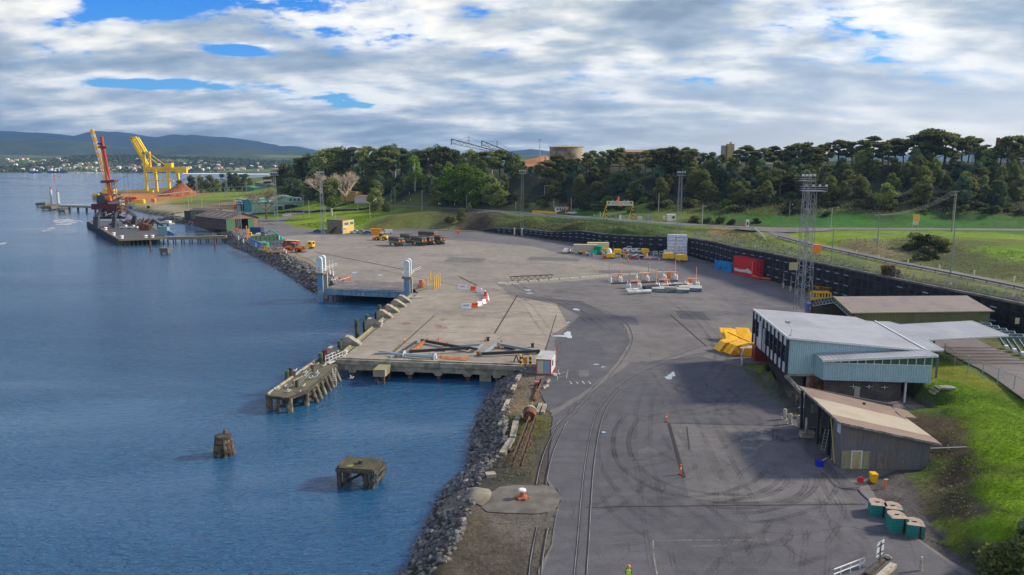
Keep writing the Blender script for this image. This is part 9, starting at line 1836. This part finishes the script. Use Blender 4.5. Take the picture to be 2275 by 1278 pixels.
for i,(px,by,s,mt,lab) in enumerate([(1976,632,3.4,LBRN,'rust brown bush hanging over the top of the retaining wall'),(2040,548,4.5,LPINE,'left dark bush on the rough bank below the yellow topped sign'),(2062,552,4.8,LSCR,'middle bush on the rough bank below the yellow topped sign'),(2085,556,4.8,LPINE,'right dark bush on the rough bank near the tall double pole'),(2018,556,2.6,LPINE,'small conical bush left of the bank bushes'),(2052,575,4,LSCR,'low bush beside the lower road'),(1600,497,3.6,LPINE,'dark hedge bush right of the wall tower'),(1545,494,3.4,LPINE,'dark hedge bush by the green plate pole'),(1575,496,3,LSCR,'olive hedge bush between the two dark ones'),(1625,500,3,LSCR,'right end bush of the hedge'),(1680,497,2.6,LSCR,'low bush left of the junction kiosk'),(2262,1268,4.2,LPINE,'large dark bush at the bottom right corner'),(2232,1296,3.4,LPINE,'second dark bush at the bottom right corner, lower left'),(2290,1225,3.8,LBLU,'blue green bush at the very right edge near the bottom'),(1104,955,.55,LBRI,'bright yellow green shrub on the rock bank'),(1098,966,.4,LBRI,'small yellow green shrub below the bright one on the rock bank'),(385,478,1.6,LSCR,'low scrub on the sandy shore'),(330,462,2,LSCR,'small scrub by the inlet')]):
    p=T(px,by,40);tree(p.x,p.y,s,'bush',mt,lab,wide=1.25)
# leafless trees
def bare(px,by,ty_,lab,mt,n=4,wid=1.0):
    p=T(px,by);h=AT(px,ty_,p.y).z-p.z;t=thing('bare_tree',lab,'tree',p);r=random.Random(px);tr,br=MB(),MB();tr.cyl((0,0,-.5),(0,0,h*.28),h*.028,h*.022,8)
    def grow(a,d,L_,w,k):
        b=a+d*L_;(br if k < 6 else tr).cyl(a,b,w,w*.65,5 if k > 3 else 3,cap=False)
        if k:
            for _ in range(3 if k > 2 else 4):e=(d+Vector((r.uniform(-.75,.75)*wid,r.uniform(-.75,.75)*wid,r.uniform(-.15,.5)))).normalized();grow(b,e,L_*r.uniform(.62,.86),w*.62,k-1)
    for k in range(5):a=2*math.pi*k/5;grow(Vector((0,0,h*.26)),Vector((.75*math.cos(a)*wid,.75*math.sin(a)*wid,.8)).normalized(),h*.24,h*.021,n)
    tr.build('trunk',BARK,t);br.build('branches',mt,t)
bare(592,487,411,'large bare brown tree standing before the teal workshop',M('bare_twigs',(.22,.16,.13),.9),4,1.15)
TW=M('pale_twigs',(.52,.42,.34),.9);bare(722,455,388,'left of the two pale leafless trees',TW,5);bare(768,455,385,'right of the two pale leafless trees',TW,5)
# rough grass and scrub as ground cover
def coverstuff(name,polys,n,s0,mats,lab,lift=.1):
    rg=np.random.default_rng(5)
    V=[]
    for (P,m_) in polys:
        q=np.array([tuple(T(a,b,40))[:2] for a,b in P]);lo,hi=q.min(0),q.max(0);pts=rg.uniform(lo,hi,(int(m_*3),2));pts=pts[inside(pts[:,0],pts[:,1],q)][:m_];z=hz(pts[:,0],pts[:,1]);V.append(np.column_stack([pts,z+lift,np.full(len(z),s0*max(1,pts[:,1].mean()/110))]))
    V=np.concatenate(V);n=len(V);a=rg.normal(size=(n,3));a[:,2] *= .3;a /= np.linalg.norm(a,axis=1)[:,None];u_=np.array([0,0,1.0])+rg.normal(size=(n,3))*.5;s=V[:,3:4]*rg.uniform(.5,1.4,(n,1));P=V[:,:3]
    Q=np.stack([P-a*s,P+a*s,P+a*s*.4+u_*s,P-a*s*.4+u_*s],1).reshape(-1,3);o=bpy.data.objects.new(name,cmesh(name,Q,mats));COL.objects.link(o);tag(o,lab,'undergrowth',kind='stuff')
GRA=leafM('grass_blades',(.13,.23,.012),(.19,.30,.015),.3)
coverstuff('grass_tufts',[([(2070,850),(2275,930),(2400,1000),(2400,1300),(2230,1230),(2140,1040),(2150,960),(2060,900)],15000),([(1640,810),(1690,830),(1745,900),(1790,938),(1780,945),(1700,870)],1200),([(2040,1185),(2100,1215),(2160,1262),(2120,1215)],700),([(660,500),(820,478),(860,478),(800,500),(700,508)],2500),([(2080,840),(2275,900),(2275,925),(2110,862)],1500)],0,.065,GRA,'short bright grass on the banks and lawns')
coverstuff('rough_scrub',[([(870,505),(1080,485),(1250,497),(1440,508),(1480,520),(1290,512),(1080,505)],9000),([(1520,510),(1660,516),(1740,545),(1960,600),(2275,660),(2275,670),(1950,612),(1700,560)],3500),([(1850,540),(2000,530),(2275,560),(2275,632),(1990,580)],1600),([(2045,1005),(2090,930),(2135,960),(2145,1080),(2200,1240),(2260,1278),(2150,1240),(2080,1150)],1300),([(1080,900),(1190,850),(1230,930),(1180,1070),(1100,1070)],1600),([(1500,470),(1700,480),(2275,482),(2275,440),(1900,440),(1500,440)],9000)],0,.10,leafM('weeds',(.16,.18,.06),(.25,.21,.11),.3),'rough scrub and weeds on the slopes')
# woods of the far shore
rg=np.random.default_rng(9);n=9000;x=rg.uniform(-1750,-350,n);y=rg.uniform(2300,3250,n);keep=(np.sin(x/95)+np.sin(y/60+x/200)+rg.normal(size=n)*.8 > .1-(y-2600)/350);x,y=x[keep],y[keep];C=np.column_stack([x,y,farz(x,y)+4]);s=rg.uniform(3.5,7.5,len(x))
Q=cards(C,np.column_stack([s,s,s*.8]),7,2.8,rg);o=bpy.data.objects.new('far_woods',cmesh('far_woods',Q,leafM('far_leaves',(.045,.07,.03),(.08,.10,.04),.1)));COL.objects.link(o);tag(o,'woods behind and between the houses across the river','woods',kind='stuff')
# ---------------------------------------------------------------- haze
hz_m=bpy.data.materials.new('haze_air');hz_m.use_nodes=True;g=NT(hz_m.node_tree);g.n.clear()
pv=g.new('ShaderNodeVolumePrincipled',{'Color':(.27,.53,1.0,1),'Density':6.5e-5,'Anisotropy':.2});o_=g.new('ShaderNodeOutputMaterial');g.l.new(pv.outputs[0],o_.inputs['Volume'])
m=MB();m.box(-13000,13000,-2000,9800,-12,900);tag(m.build('haze',hz_m),kind='stuff')
print('objects',len(bpy.data.objects))
